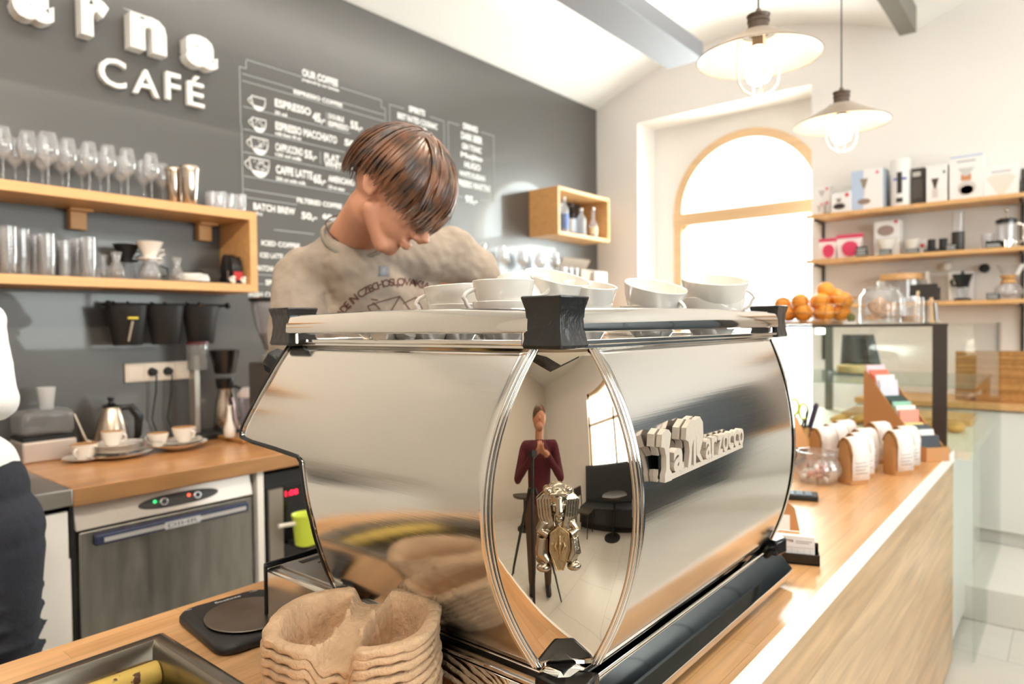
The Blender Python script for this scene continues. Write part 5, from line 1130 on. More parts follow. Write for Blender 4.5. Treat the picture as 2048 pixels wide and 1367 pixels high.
for X_,Y_,m_,l in ((1255,1005,CERAM,'small white round wall knob under the middle retail shelf'),(1570,1020,BLACKM,'small black wall hook under the middle retail shelf')):
    p=W(cx7(X_),290+Y_/4.142,y=FY-.04); tag(MB().ell(p,(.03,.025,.03)).cyl(p,p+Vector((0,.04,0)),.008,n=8).build('coat_peg',m_),l,'wall knob')

# wall cabinets with wooden worktop at the right
t=thing('far_base_cabinets',(-.2,5.1,.17),'white base cabinets along the far wall behind the display case','cabinet')
MB().box((-1.1,4.82,.25),(1.0,FY-.004,.955)).build('body',WHITEP,t); MB().box((-1.1,4.86,.171),(1.0,FY-.01,.25)).build('plinth',WHITEP,t)
for k,x in enumerate((-1.09,-.57,-.05,.47)): MB().box((x,4.80,.26),(x+.515,4.82,.945)).build('door',WHITEP,t,bevel=.002)
FWT=tag(MB().box((-1.1,4.78,.957),(1.0,FY-.004,.99)).build('far_worktop',BEECH,bevel=.002),'beech worktop on the white cabinets along the far wall','worktop')
def bblock(px0,px1,pyt,y,label):
    x0,x1=sx(px0,y),sx(px1,y); h=sz(pyt,(px0+px1)/2,y)-.991
    t=tag(MB().box((x0,y,.991),(x1,y+.035,.991+h)).build('bamboo_block',BAMB,bevel=.002),label,'bamboo block','bamboo blocks on the far worktop')
bblock(1911,1953,702,4.95,'striped bamboo block seen through the glass of the display case'); bblock(1998,2100,702,4.92,'striped bamboo block at the right frame edge')
t=thing('wooden_stand',(sx(1972,4.92),4.95,.991),'small wooden stand with an upright post between the two bamboo blocks','stand'); L=t.location; BR2=mat('reddish_stand_wood',(176,124,78),.5)
MB().box(L+Vector((-.045,-.05,0)),L+Vector((.09,.05,.02))).build('foot',BR2,t); MB().box(L+Vector((-.02,-.03,.02)),L+Vector((.02,.02,.155))).build('post',BR2,t); MB().box((0,-.03,0),(.02,.03,.12),m=T(L+Vector((-.10,0,.01)))@rotM('Y',R(38))).build('slanted_leg',BR2,t)
# cupboard added out of view so the rear panel mirrors a dark shape
t=thing('added_sideboard',(1.9,5.1,.17),'tall dark blue-grey cupboard against the far wall, mirrored in the machine rear panel','cupboard')
DKC=mat('dark_blue_grey_lacquer',(50,58,64),.4)
MB().box((1.02,4.85,.171),(3.15,FY-.004,1.95)).build('body',DKC,t,bevel=.004)
for k in range(4): MB().box((1.03+k*.53,4.83,.20),(1.55+k*.53,4.85,1.93)).build('door',DKC,t,bevel=.002)

# ------------------------------------------------------------------ display case
t=thing('display_case',(-.75,4.1,.5),'glass pastry display case with black front frame behind the end of the bar counter','display case')
DY0,DY1=3.445,4.72; DX0,DX1=-1.30,-.325; DZ=1.462
BF=mat('black_case_frame',(58,50,46),.4)
MB().box((DX0,DY0,DZ-.012),(-.425,DY0+.02,DZ)).build('top_bar',BF,t); MB().box((-.482,DY0,CT-.0),(-.428,DY0+.02,DZ-.012)).build('corner_post',BF,t); 
MB().box((DX0,DY0+.005,CT),(-.482,DY0+.009,DZ-.012)).build('front_pane',GLASSG,t)
MB().box((DX0,DY0+.02,DZ-.008),(DX1,DY1,DZ)).build('top_pane',GLASSG,t)
MB().box((DX1-.008,DY0,.02),(DX1,DY1,DZ-.008)).build('side_pane',GLASSG,t)
MB().box((-.428,DY0,.92),(DX1-.008,DY0+.008,DZ-.008)).build('return_pane',GLASSG,t)
MB().box((DX0,DY0+.25,1.165),(-.36,DY1-.05,1.172)).build('glass_shelf',glassm('green_edge_glass',(.86,.93,.89),1.5,milk=.05),t)
MB().box((DX0,DY0+.02,.88),(-.345,DY1-.02,.92)).build('deck',mat('case_deck',(236,226,206),.4),t)
MB().box((DX0,DY0+.02,.04),(-.42,DY1-.02,.88)).build('plinth',WHITEP,t)
MB().box((-1.235,DY1-.1,.92),(-1.195,DY1-.06,DZ-.01)).build('rear_post',mat('case_post_grey',(110,112,104),.4),t)
MB().box((DX0,DY1-.07,1.40),(-1.235,DY1-.03,1.435)).build('bright_bar',mat('bright_bar_white',(255,250,240),.4,emit=4),t)  # small emissive white bar at the left back of the case
def cake(loc,r,h,label):
    t=thing('round_cake',loc,label,'cake'); L=Vector(loc)
    MB().lathe([(r*1.25,0),(r*1.3,.004),(r*1.3,.008),(0,.008)],c=L,n=36).build('dark_plate',mat('slate_plate',(62,64,70),.4),t)
    MB().lathe([(r,.009),(r,.02),(r*1.0,h*.6),(r*.97,h),(0,h)],c=L,n=36).build('cake_body',mat('cake_cream',(232,204,146),.7,bump=.3,bscale=30,var=.08,vscale=20),t,smooth=40)
cake(tuple(W(1737,746,z=1.214)*1),.105,.06,'pale round cake on a dark plate on the glass shelf of the display case') if False else cake((-.98,4.35,1.173),.12,.05,'pale round cake on a dark plate on the glass shelf of the display case')
PAS=mat('golden_pastry',(222,168,96),.6,bump=.3,bscale=30,var=.12,vscale=14)
for k in range(7):
    x=-1.0+.09*k; y=4.0+.05*(k%2)
    tag(MB().ell((x,y,.945),(.042,.055,.024)).ell((x+.01,y+.03,.95),(.03,.03,.02)).build('pastry',PAS),'golden flat pastry on the deck of the display case, %s from the left'%['first','second','third','fourth','fifth','sixth','seventh'][k],'pastry','pastries on the case deck')
tb_=tag(MB().box((-1.05,4.25,.921),(-.42,4.6,.955)).build('cutting_board',BEECH,bevel=.004),'wooden board lying at the back of the display case deck','board')
t=thing('grey_apron',(-1.02,3.9,1.22),'dark grey cloth hanging inside the left part of the display case','cloth')
m=MB(); P=[]
for j in range(7):
    v=j/6; P.append([(-1.045+ (.16+.05*v)*(i/10-.2)+.004*math.sin(i*2),4.40+.018*math.sin(i*1.3),1.40-.18*v) for i in range(11)])
m.grid(P).build('cloth',mat('mid_grey_cloth',(100,102,104),.9),t,solid=.012)
# on top of the case
ZC=DZ+.001
bt=tag(MB().box((-1.28,3.50,ZC),(-.93,3.80,ZC+.016)).build('cutting_board',BAMB,bevel=.003),'wooden board on top of the display case under the fruit basket','board')
t=thing('wire_fruit_basket',(-1.08,3.66,ZC+.017),'shallow copper wire basket full of oranges on the display case','basket'); L=Vector((-1.03,3.68,ZC+.017)); WR=mat('copper_wire',(214,166,120),.25,1)
def ringpts(r,z,n=36,sq=.8): return [L+Vector((r*math.cos(2*PI*i/n),r*sq*math.sin(2*PI*i/n),z)) for i in range(n)]
for z,r in ((.004,.12),(.04,.145),(.08,.17),(.115,.195)): MB().tube(ringpts(r,z),.0025,closed=True,n=6).build('wire_ring',WR,t,smooth=60)
for k in range(12):
    a=2*PI*k/12; MB().tube([L+Vector((r*math.cos(a),r*.8*math.sin(a),z)) for z,r in ((.004,.12),(.04,.145),(.08,.17),(.115,.195))],.002,n=6).build('wire_stave',WR,t,smooth=60)
ORM=mat('orange_peel',(246,160,54),.45,bump=.15,bscale=120)
og=None; ops=[(-.10,-.03,.04),(-.03,-.06,.04),(.05,-.05,.04),(.10,0,.04),(-.06,.04,.04),(.02,.03,.04),(.08,.06,.045),(-.13,.0,.088),(-.05,-.04,.10),(.03,-.04,.10),(.11,-.02,.10),(0,.05,.10),(.07,.03,.12),(.04,.0,.155)]
on=['first','second','third','fourth','fifth','sixth','seventh','eighth','ninth','tenth','eleventh','twelfth','thirteenth','topmost']
for i,(dx,dy,dz) in enumerate(ops):
    lab='orange in the wire basket, '+('topmost of the heap' if i==13 else ('bottom layer' if i<7 else 'upper layer')+', '+['far left','left of centre at the glass side','right of centre at the glass side','far right','left at the back','centre at the back','right at the back','far left against the rim','left of centre in front','centre in front','far right in front','centre at the back','right under the topmost'][i])
    if og is None: og=tag(MB().ell((0,0,0),(.043,.043,.040),n=24,k=14).build('orange',ORM),lab,'orange','oranges in the wire basket'); og.location=L+Vector((dx*1.25,dy*1.0,dz))
    else: clone(og,L+Vector((dx*1.25,dy*1.0,dz)),(i,i*2,0),lab)
def jar(loc,r,h,label,fill=None):
    t=thing('glass_jar',loc,label,'jar'); Lq=Vector(loc)
    MB().lathe([(r*.92,0),(r,.008),(r,h*.66),(r*.86,h*.74),(r*.80,h*.78),(r*.80,h*.82),(r*.785,h*.82),(r*.785,h*.78),(r*.97,h*.66),(r*.97,.01),(0,.008)],c=Lq,n=36).build('jar_body',GLASSM,t,smooth=50)
    MB().lathe([(r*.84,h*.82),(r*.88,h*.84),(r*.6,h*.88),(r*.12,h*.9),(r*.2,h*.96),(r*.14,h),(0,h)],c=Lq,n=30).build('lid',GLASSM,t,smooth=50); return t,Lq
jx=W(1762,645,y=3.64); jt,JL=jar((jx.x,3.64,ZC),.092,.20,'glass lidded jar of cookies on top of the display case')
COK=mat('cookie_dough',(214,160,106),.8,bump=.3,bscale=60); CHIP=mat('chocolate_chip',(70,42,28),.5)
cpos=[(-.03,-.02,.02,20),(.03,.01,.02,-15),(0,.03,.045,10),(-.035,.02,.06,60),(.03,-.03,.06,-50),(.0,-.045,.075,82)]
for i,(dx,dy,dz,a) in enumerate(cpos):
    t=thing('cookie',JL+Vector((dx,dy,dz+.012)),'chocolate chip cookie in the glass jar, '+['lowest on the left','lowest on the right','lying flat above the lowest two','leaning at the left','leaning at the right','standing upright against the front of the glass'][i],'cookie','cookies in the glass jar')
    t.rotation_euler=(R(a),0,i*.8 if i<5 else R(8))
    P0=t.location.copy(); ro=t.rotation_euler.copy(); t.rotation_euler=(0,0,0); t.location=(0,0,0)
    k_=MB().lathe([(.030,-.006),(.038,-.002),(.036,.004),(.02,.007),(0,.007)],n=26).build('biscuit',COK,t,smooth=50)
    for q_ in range(5): MB().ell((.02*math.cos(q_*1.4),.022*math.sin(q_*1.4),.007),(.004,.004,.002),n=8,k=5).build('chocolate_chip',CHIP,t)
    t.location=P0; t.rotation_euler=ro
jx=W(1824,645,y=3.62); t=thing('straw_glass',(jx.x,3.62,ZC),'straight glass with brown sugar and a wooden stick right of the cookie jar','glass'); L=Vector(t.location)
MB().lathe([(.046,0),(.048,.004),(.048,.12),(.0465,.12),(.0455,.006)],c=L,n=30).build('glass_body',GLASSM,t); MB().lathe([(.044,.006),(.044,.035),(0,.04)],c=L,n=24).build('brown_sugar',mat('brown_sugar',(206,160,112),.9,bump=.5,bscale=200),t)
tag(MB().cyl(L+Vector((.01,0,.01)),L+Vector((.025,0,.15)),.006,n=8).build('wooden_stick',PINE),'pale wooden stick standing in the glass of sugar','stick')
for k,(px,py0,py1,l) in enumerate(((1862,640,595,'pale wooden stirrer leaning right of the sugar glass'),(1870,640,605,'grey spoon leaning beside the pale stirrer'))):
    a=W(px+4,py0,y=3.6);a.z=ZC; b2=W(px,py1,y=3.6); tag(MB().cyl(a,b2,.007,.008,n=8).ell(a+Vector((0,0,.006)),(.016,.012,.006)).build('stirrer',[PINE,STEEL][k]),l,'stirrer')
jx=W(1702,642,y=3.56); t=thing('moss_figurine',(jx.x,3.56,ZC),'tiny mossy green and white ornament between basket and cookie jar','ornament'); L=Vector(t.location)
MB().box(L+Vector((-.022,-.015,0)),L+Vector((.022,.015,.012))).build('foot',PAPERW,t); MB().ell(L+Vector((0,0,.03)),(.018,.015,.024)).build('moss',mat('moss',(122,118,70),.9,bump=1,bscale=150),t,disp=(.01,.01))
t=thing('chalk_signs',(W(1850,600,y=3.9).x,3.9,ZC),'pair of blank black chalk signs on a stand behind the sugar glass','sign')
for (x0,x1,y0,y1) in ((1819,1875,567,592),(1838,1881,574,601)):
    a=W(x0,y1,y=3.9);b2=W(x1,y0,y=3.9); d=.0 if x0==1819 else -.006; MB().box((a.x,3.9+d,a.z),(b2.x,3.904+d,b2.z)).build('sign_board',mat('sign_black',(52,46,42),.6),t)
a=W(1852,601,y=3.9); MB().cyl((a.x,3.903,ZC),(a.x,3.903,a.z),.003,n=8).lathe([(.02,0),(.02,.004),(0,.004)],c=(a.x,3.903,ZC)).build('stand',BLACKM,t)

# ------------------------------------------------------------------ pendant lamps
def pendant(px,py,d,label):
    c=D(px,py,d); c=Vector((c.x,c.y,c.z)); t=thing('pendant_lamp',c,label,'pendant lamp','cage pendant lamps over the bar'); k=1.0
    MB().lathe([(.048,.062),(.050,.058),(.155,.0),(.157,-.003)],c=c,n=48,cap0=False,cap1=False).build('shade',LAMPO,t,smooth=60,solid=0)
    MB().lathe([(.046,.0595),(.153,-.002),(.157,-.003)],c=c,n=48,cap0=False,cap1=False).build('shade_lining',LAMPI,t,smooth=60)
    MB().tube([c+Vector((.157*math.cos(i*PI/24),.157*math.sin(i*PI/24),-.003)) for i in range(48)],.0018,n=6,closed=True).build('shade_rim',LAMPO,t,smooth=60)
    MB().lathe([(.029,.060),(.029,.066),(.0265,.068),(.0265,.088),(.0285,.09),(.0285,.096),(.026,.098),(.029,.104),(.030,.108),(.012,.110),(.006,.125),(0,.125)],c=c,n=30).build('cap',LAMPC,t,smooth=30)
    MB().cyl(c+Vector((0,0,.12)),Vector((c.x,c.y,vz(c.x)+.005)),.0022,n=8).build('cord',BLACKM,t)
    MB().lathe([(.014,.055),(.014,.03),(.020,.02),(.034,-.005),(.036,-.04),(.028,-.062),(.012,-.072),(0,-.073)],c=c,n=28,cap0=False).build('bulb',BULB,t,smooth=60)
    MB().lathe([(.016,.06),(.016,.025),(.012,.025)],c=c,n=20).build('socket',LAMPC,t)
    for q_ in range(2):
        a=R(35)+q_*PI/2; u=Vector((math.cos(a),math.sin(a),0)); pts=[c+u*x+Vector((0,0,z)) for x,z in ((.052,.045),(.054,.0),(.054,-.045),(.050,-.070),(.038,-.088),(.018,-.099),(0,-.102),(-.018,-.099),(-.038,-.088),(-.050,-.070),(-.054,-.045),(-.054,0),(-.052,.045))]
        MB().tube(pts,.0028,n=8).build('cage_wire',LAMPI,t,smooth=60)
    l=bpy.data.lights.new('pendant_bulb_light','POINT'); l.energy=1.6; l.color=(1,.86,.68); l.shadow_soft_size=.04
    o=bpy.data.objects.new('pendant_bulb_light',l); COL.objects.link(o); o.location=c+Vector((0,0,-.09))
pendant(1517,114,1.80,'large caged pendant lamp with conical taupe shade, the nearer one over the bar')
pendant(1683,246,2.42,'caged pendant lamp with conical taupe shade, the farther one lower in the picture')

# ------------------------------------------------------------------ things on the bar counter beyond the machine
LABP=mat('white_bag_label',(244,236,230),.6,var=.05,vscale=60)
def kbag(x,y,rz,label,w=.078,d=.062,h=.125,seed=0):
    t=thing('coffee_bag',(x,y,CT+.0005),label,'coffee bag','kraft coffee bags on the bar counter'); t.rotation_euler=(0,0,0); rr=random.Random(seed)
    Mx=rotM('Z',rz); L=Vector((x,y,CT+.0005)); Mx=T(L)@Mx
    # block bottom bag, top folded over to the front
    P=[]
    for z,a,b2 in ((0,1,1),(.012,1.02,1.03),(h*.5,.98,1.0),(h*.80,1.0,.92),(h*.93,.99,.62),(h,.97,.28)):
        row=[]
        for i in range(24):
            an=2*PI*i/24+PI/4; c_,s_=math.cos(an),math.sin(an); n=5; r=1/((abs(c_))**n+(abs(s_))**n)**(1/n)
            row.append((w/2*a*r*c_*(1+.02*math.sin(3*i+z*90+seed)),d/2*b2*r*s_*(1+.05*math.sin(2*i+z*140+seed)),z))
        P.append(row)
    m=MB(); m.M=Mx; m.grid(P,close=True); m.f.append(tuple(range(24))[::-1]); m.f.append(tuple(5*24+i for i in range(24))); m.build('bag_body',KRAFT,t,smooth=50,bevel=.001)
    # folded flap arching over the top with label strip running down the front
    arch=[(-d*.42,h*.80),(-d*.30,h*.95),(-d*.05,h*1.06),(d*.25,h*1.03),(d*.46,h*.90),(d*.56,h*.70)]
    m=MB(); m.M=Mx; m.grid([[(-w*.50,-yy,zz),(w*.50,-yy,zz)] for yy,zz in arch]); m.build('folded_flap',KRAFT,t,solid=.002,smooth=60)
    m=MB(); m.M=Mx; A2=[(a+.0018,b2+.002) for a,b2 in arch]+[(d*.555,h*.45),(d*.55,h*.10)]
    m.grid([[(-w*.44,-yy,zz),(w*.44,-yy,zz)] for yy,zz in A2]); m.build('label_strip',LABP,t,solid=.0008,smooth=60)
    m=MB(); m.M=Mx; 
    for k in range(4): m.box((-w*.3,-d*.555-.0035,h*(.25+.08*k)),(w*(.3-.1*(k%2)),-d*.555-.0030,h*(.265+.08*k)))
    m.build('printed_lines',mat('ink_grey_brown',(150,130,126),.7),t)
    return t
rzB=R(60)
kbag(-.590,2.545,rzB,'kraft coffee bag with white label, front one of the middle row beside the jar',w=.088,h=.148,seed=1)
kbag(-.598,2.655,rzB,'kraft coffee bag with white label, second of the middle row',w=.088,h=.148,seed=2)
kbag(-.606,2.765,rzB,'kraft coffee bag with white label, third of the middle row',w=.088,h=.148,seed=3)
kbag(-.500,2.800,rzB,'kraft coffee bag with white label, front one of the right row',w=.088,h=.148,seed=4)
kbag(-.497,2.915,rzB,'kraft coffee bag with white label, second of the right row, against the cardboard holder',w=.088,h=.148,seed=5)
kbag(-.735,2.72,rzB,'kraft coffee bag directly behind the glass jar of sweets',w=.088,h=.148,seed=6)
kbag(-.725,2.84,rzB,'kraft coffee bag, second behind the glass jar',w=.088,h=.148,seed=7)
kbag(-.72,2.95,rzB,'kraft coffee bag, third behind the glass jar',w=.088,h=.148,seed=8)
kbag(-.60,2.98,rzB,'kraft coffee bag farthest back, before the tall cardboard side',w=.088,h=.148,seed=9)
# jar with sweets
t=thing('sweets_jar',(-.685,2.475,CT),'open round glass jar with sweets in front of the coffee bags','jar'); L=Vector((-.688,2.478,CT+.001))
MB().lathe([(.045,0),(.055,.004),(.078,.035),(.080,.055),(.066,.082),(.062,.088),(.066,.091),(.068,.100),(.066,.108),(.063,.108),(.062,.09),(.063,.08),(.077,.055),(.075,.035),(.05,.006),(0,.005)],c=L,n=44).build('jar_body',GLASSM,t,smooth=60)
rr=random.Random(9); cols=[mat('sweet_pink',(226,160,140),.4),mat('sweet_white',(240,232,224),.4),mat('sweet_brown',(160,96,66),.4)]
cn=0
for k in range(22):
    a=rr.random()*6.28; r=.052*math.sqrt(rr.random()); z=.014+.016*(k//8); 
    tag(MB().ell((0,0,0),(.012,.009,.007),n=12,k=7).build('sweet',cols[k%3]),'small wrapped sweet in the open glass jar','sweet','sweets in the glass jar').location=L+Vector((r*math.cos(a),r*math.sin(a),z+.004*(k%3)))
    o=COL.objects[-1]; o.rotation_euler=(rr.random()*3,rr.random()*3,rr.random()*3)
# cardboard magazine holder with booklets
hd=Vector((-.83,.56,0)).normalized()*1; hd=Vector((-.30,.27,0)).normalized(); hn=Vector((-hd.y,hd.x,0))*-1
H0=Vector((-.452,3.085,CT+.001)); t=thing('cardboard_holder',H0+hd*.18,'slanted cardboard magazine holder full of leaflets at the end of the bar','magazine holder')
HL_=.37; HW=.10; HB=frame(H0,hd,Zv,hd.cross(Vector(Zv)))
nn=hd.cross(Vector(Zv)); sgn=1 if nn.y>0 else -1
side=[(0,0),(HL_,0),(HL_,.335),(HL_-.01,.335),(.03,.055),(0,.055)]
for k,o in enumerate((0,sgn*HW)): MB().prism(side,o,o+sgn*.003,m=HB).build('side_board',KRAFTB,t)
MB().prism([(0,0),(HL_,0),(HL_,.003),(0,.003)],0,sgn*HW,m=HB).build('bottom_board',KRAFTB,t); MB().prism([(-.003,0),(0,0),(0,.055),(-.003,.055)],0,sgn*HW,m=HB).build('front_lip',KRAFTB,t); MB().prism([(HL_,0),(HL_+.003,0),(HL_+.003,.335),(HL_,.335)],0,sgn*HW,m=HB).build('back_board',KRAFTB,t)
cl=[(.325,.36,(240,206,214)),(.305,.34,(222,120,92)),(.290,.325,(222,120,92)),(.268,.32,(240,226,226)),(.250,.30,(214,214,224)),(.225,.235,(48,70,62)),(.21,.225,(48,70,62)),(.195,.22,(44,64,58)),(.180,.215,(150,200,176)),(.162,.20,(240,232,224)),(.145,.185,(240,150,130)),(.122,.135,(246,220,140)),(.10,.13,(70,76,80)),(.085,.125,(80,84,88)),(.070,.115,(236,238,240)),(.05,.095,(60,64,70))]
ordn=['first','second','third','fourth','fifth','sixth','seventh','eighth','ninth','tenth','eleventh','twelfth','thirteenth','fourteenth','fifteenth','sixteenth']
for k,(u,hh2,c) in enumerate(cl):
    lean=.30
    tag(MB().prism([(u,.006),(u+.006,.006),(u+.006-lean*hh2*-.45,hh2),(u-lean*hh2*-.45,hh2)] if False else [(u-.02,.006),(u-.013,.006),(u+.007+hh2*.16-.02,hh2),(u+hh2*.16-.02,hh2)],sgn*.006,sgn*(HW-.006-.002*(k%3)),m=HB).build('leaflet',mat('leaflet_%d_%d_%d'%c,c,.6)),'%s leaflet in the cardboard holder, %s counted from its tall back'%({(240,206,214):'pale pink',(222,120,92):'coral red',(240,226,226):'white',(214,214,224):'pale lilac',(48,70,62):'dark green',(44,64,58):'dark green',(150,200,176):'mint green',(240,232,224):'cream',(240,150,130):'salmon',(246,220,140):'yellow',(70,76,80):'charcoal',(80,84,88):'charcoal',(236,238,240):'white',(60,64,70):'dark grey'}[c],ordn[k]),'leaflet','leaflets in the cardboard holder')
# tilted kraft lid and pencil cup with scissors
t=thing('tilted_kraft_box',(-.90,2.72,CT),'open kraft box with a tilted lid left of the coffee bags','box'); q0=Vector((-.93,2.80,CT+.001))
MB().box(q0+Vector((-.09,-.08,0)),q0+Vector((.09,.08,.055))).build('box_body',mat('dark_brown_box',(96,66,50),.8),t)
Mx=T(q0+Vector((.0,0,.10)))@rotM('Z',R(35))@rotM('X',R(38))
MB().box((-.10,-.085,0),(.10,.085,.016),m=Mx).build('lid',KRAFTB,t,bevel=.002); MB().box((-.08,.062,.016),(.07,.068,.0166),m=Mx).build('lid_slot',BLACKM,t)
t=thing('pen_cup',(-1.0,3.12,CT),'cup of pens and scissors before the display case','pen cup'); q1=Vector((W(1640,840,z=CT+.12).x,3.10,CT+.001)); q1=Vector((-.93,3.08,CT+.001))
MB().lathe([(.042,0),(.046,.005),(.048,.10),(.045,.10),(.043,.006)],c=q1,n=28).build('cup_body',mat('golden_tin',(206,176,120),.3,.7),t)
def pen(dx,dy,tx,ty,ln_,c,label,r=.005,name='pen'):
    a=q1+Vector((dx,dy,.01)); d=Vector((tx,ty,1)).normalized(); tag(MB().cyl(a,a+d*ln_,r,n=10).cyl(a+d*ln_,a+d*(ln_+.012),r,r*.6,n=10).build(name,mat('pen_%d_%d_%d'%c,c,.4)),label,name.replace('_',' '))
pen(-.03,0,-.22,0,.16,(232,184,40),'yellow marker at the left of the pen cup',.009); pen(-.02,.01,-.12,0,.17,(60,52,74),'dark violet marker in the pen cup beside the yellow one',.011)
pen(.02,0,.28,.0,.19,(60,52,78),'dark violet knife handle leaning right in the pen cup',.011); pen(.01,.02,.12,0,.15,(40,38,40),'black pen in the middle of the pen cup',.006)
t=thing('scissors',q1,'lime green handled scissors upright in the pen cup','scissors'); u=(Vector((CR.x,CR.y,0))).normalized()
for s,b2 in ((-1,.185),(1,.165)):
    c=q1+u*(.020*s)+Vector((0,0,b2)); MB().tube([c+u*(.019*math.cos(a))+Vector((0,0,.034*math.sin(a))) for a in [i*PI/10 for i in range(20)]],.006,n=8,closed=True).build('handle_loop',mat('lime_handle',(206,214,60),.4),t,smooth=60)
    MB().tube([c-Vector((0,0,.034)),q1+u*(-.004*s)+Vector((0,0,.02))],[.006,.003],n=6).build('blade',STEEL,t)
# remote, card holder, kraft easel
p=W(1604,985,z=CT+.02); t=thing('card_terminal',(p.x,p.y,CT),'small dark card terminal lying on the bar right of the machine','terminal'); Mx=T((p.x-.03,p.y+.0,CT+.001))@rotM('Z',R(18))
MB().box((-.10,-.035,0),(.075,.035,.016),m=Mx).build('body',BLACKM,t,bevel=.004)
for i in range(3):
    for j in range(4): MB().box((-.04+j*.026,-.026+i*.018,.016),(-.022+j*.026,-.013+i*.018,.0185),m=Mx).build('key',mat('bluish_key',(110,122,140),.4),t)
ch=W(1640,1133,z=CT); ch2=W(1560,1125,z=CT); dv=(ch2-ch); dv.z=0; dv=dv.normalized(); t=thing('business_card_holder',ch,'black holder with a block of white business cards beside the machine far corner','card holder')
nv=Vector((-dv.y,dv.x,0)); 
if nv.dot(Vector((CF.x,CF.y,0)))<0: nv=-nv
FRh=frame(Vector((ch.x,ch.y,CT+.001)),-dv,nv,Zv)   # x towards the right, y away
MB().box((-.115,0,0),(0,.045,.004),m=FRh).box((-.115,0,.0),(0,.003,.024),m=FRh).box((-.115,.042,0),(0,.045,.04),m=FRh).box((-.003,0,0),(0,.045,.024),m=FRh).box((-.115,0,0),(-.112,.045,.024),m=FRh).build('holder',BLACKP,t,bevel=.001)
cb=thing('business_cards',ch,'stack of white business cards with the cafe name standing in the black holder','business cards')
MB().box((-.108,.006,.005),(-.010,.024,.062),m=FRh@rotM('X',R(-4))).build('card_block',PAPERW,cb); 
m=MB(); fo=FRh@rotM('X',R(-4)); x3=(fo.to_3x3()@Vector((1,0,0))); z3=(fo.to_3x3()@Vector((0,0,1)))
text(m,'Coufarna',fo@Vector((-.100,.0055,.048)),x3,z3,.045,.008,off=.02); m.build('printed_name',mat('ink_brown',(120,80,66),.6),cb)
m=MB()
for k in range(2): m.box((-.05,.0053,.050-.004*k),(-.016-.006*k,.0058,.0515-.004*k),m=fo)
m.box((-.104,.0053,.036),(-.014,.0058,.0368),m=fo)
for k in range(7): m.box((-.098+.013*k,.0053,.010),(-.0976+.013*k,.0058,.034),m=fo)
m.build('printed_lines',mat('ink_pale_grey',(176,160,160),.7),cb)
t=thing('kraft_easel_card',(W(1590,1052,z=CT).x,1.95,CT),'brown easel-back card standing behind the business cards','easel card'); e0=W(1600,1062,z=CT); e0=Vector((e0.x,e0.y,CT+.001))
Mx=frame(e0,-dv,nv,Zv)
MB().prism([(-.055,0),(0.0,0),(-.012,.060),(-.030,.075),(-.045,.070)],0,.0015,m=frame(e0,-dv,Vector(Zv),(-dv).cross(Vector(Zv)))).build('strut',KRAFTB,t)
MB().box((-.12,-.01,0),(-.025,-.0085,.065),m=Mx@rotM('X',R(-12))).build('card_face',PAPERW,t)

# ceiling spotlights on the rib, above the bar
for i,(a,b_) in enumerate(SPOTS):
    a=Vector(a); d=(Vector(b_)-a).normalized(); t=thing('track_spotlight',a,'black track spotlight on the ceiling rib above the bar, %s from the back wall'%ords[i+1],'spotlight','spotlights over the bar'); 
    MB().cyl(a-d*.13,a-d*.01,.035,.042,n=24).build('head',BLACKM,t); MB().cyl(a-d*.012,a-d*.008,.038,n=24).build('lens',mat('warm_lens',(255,226,186),.5,emit=25),t)
    MB().tube([a-d*.1+Vector((0,0,.0)),Vector((a.x,a.y,a.z+.10)),Vector((a.x,a.y,vz(a.x)+.01))],.009).build('stem',BLACKM,t)

# ------------------------------------------------------------------ barista
def BD(px,py,d): return D(px,py,d)
hc_=BD(788,395,1.55)                                   # head centre
bar=thing('person',Vector((-1.72,1.47,0)),'man with tousled brown hair and beige T-shirt bending over the espresso machine','person')
fwd=Vector((.87,-.49,0)).normalized(); lft=Vector((.49,.87,0)).normalized(); upv=Vector((0,0,1))
shR=BD(612,552,1.72); shL=BD(905,508,1.86)
neckb=BD(706,474,1.69)
ctr=(shR+shL)/2; pelvis=Vector((-1.72,1.47,.98)); chest=ctr+Vector((0,0,-.13))-fwd*.01
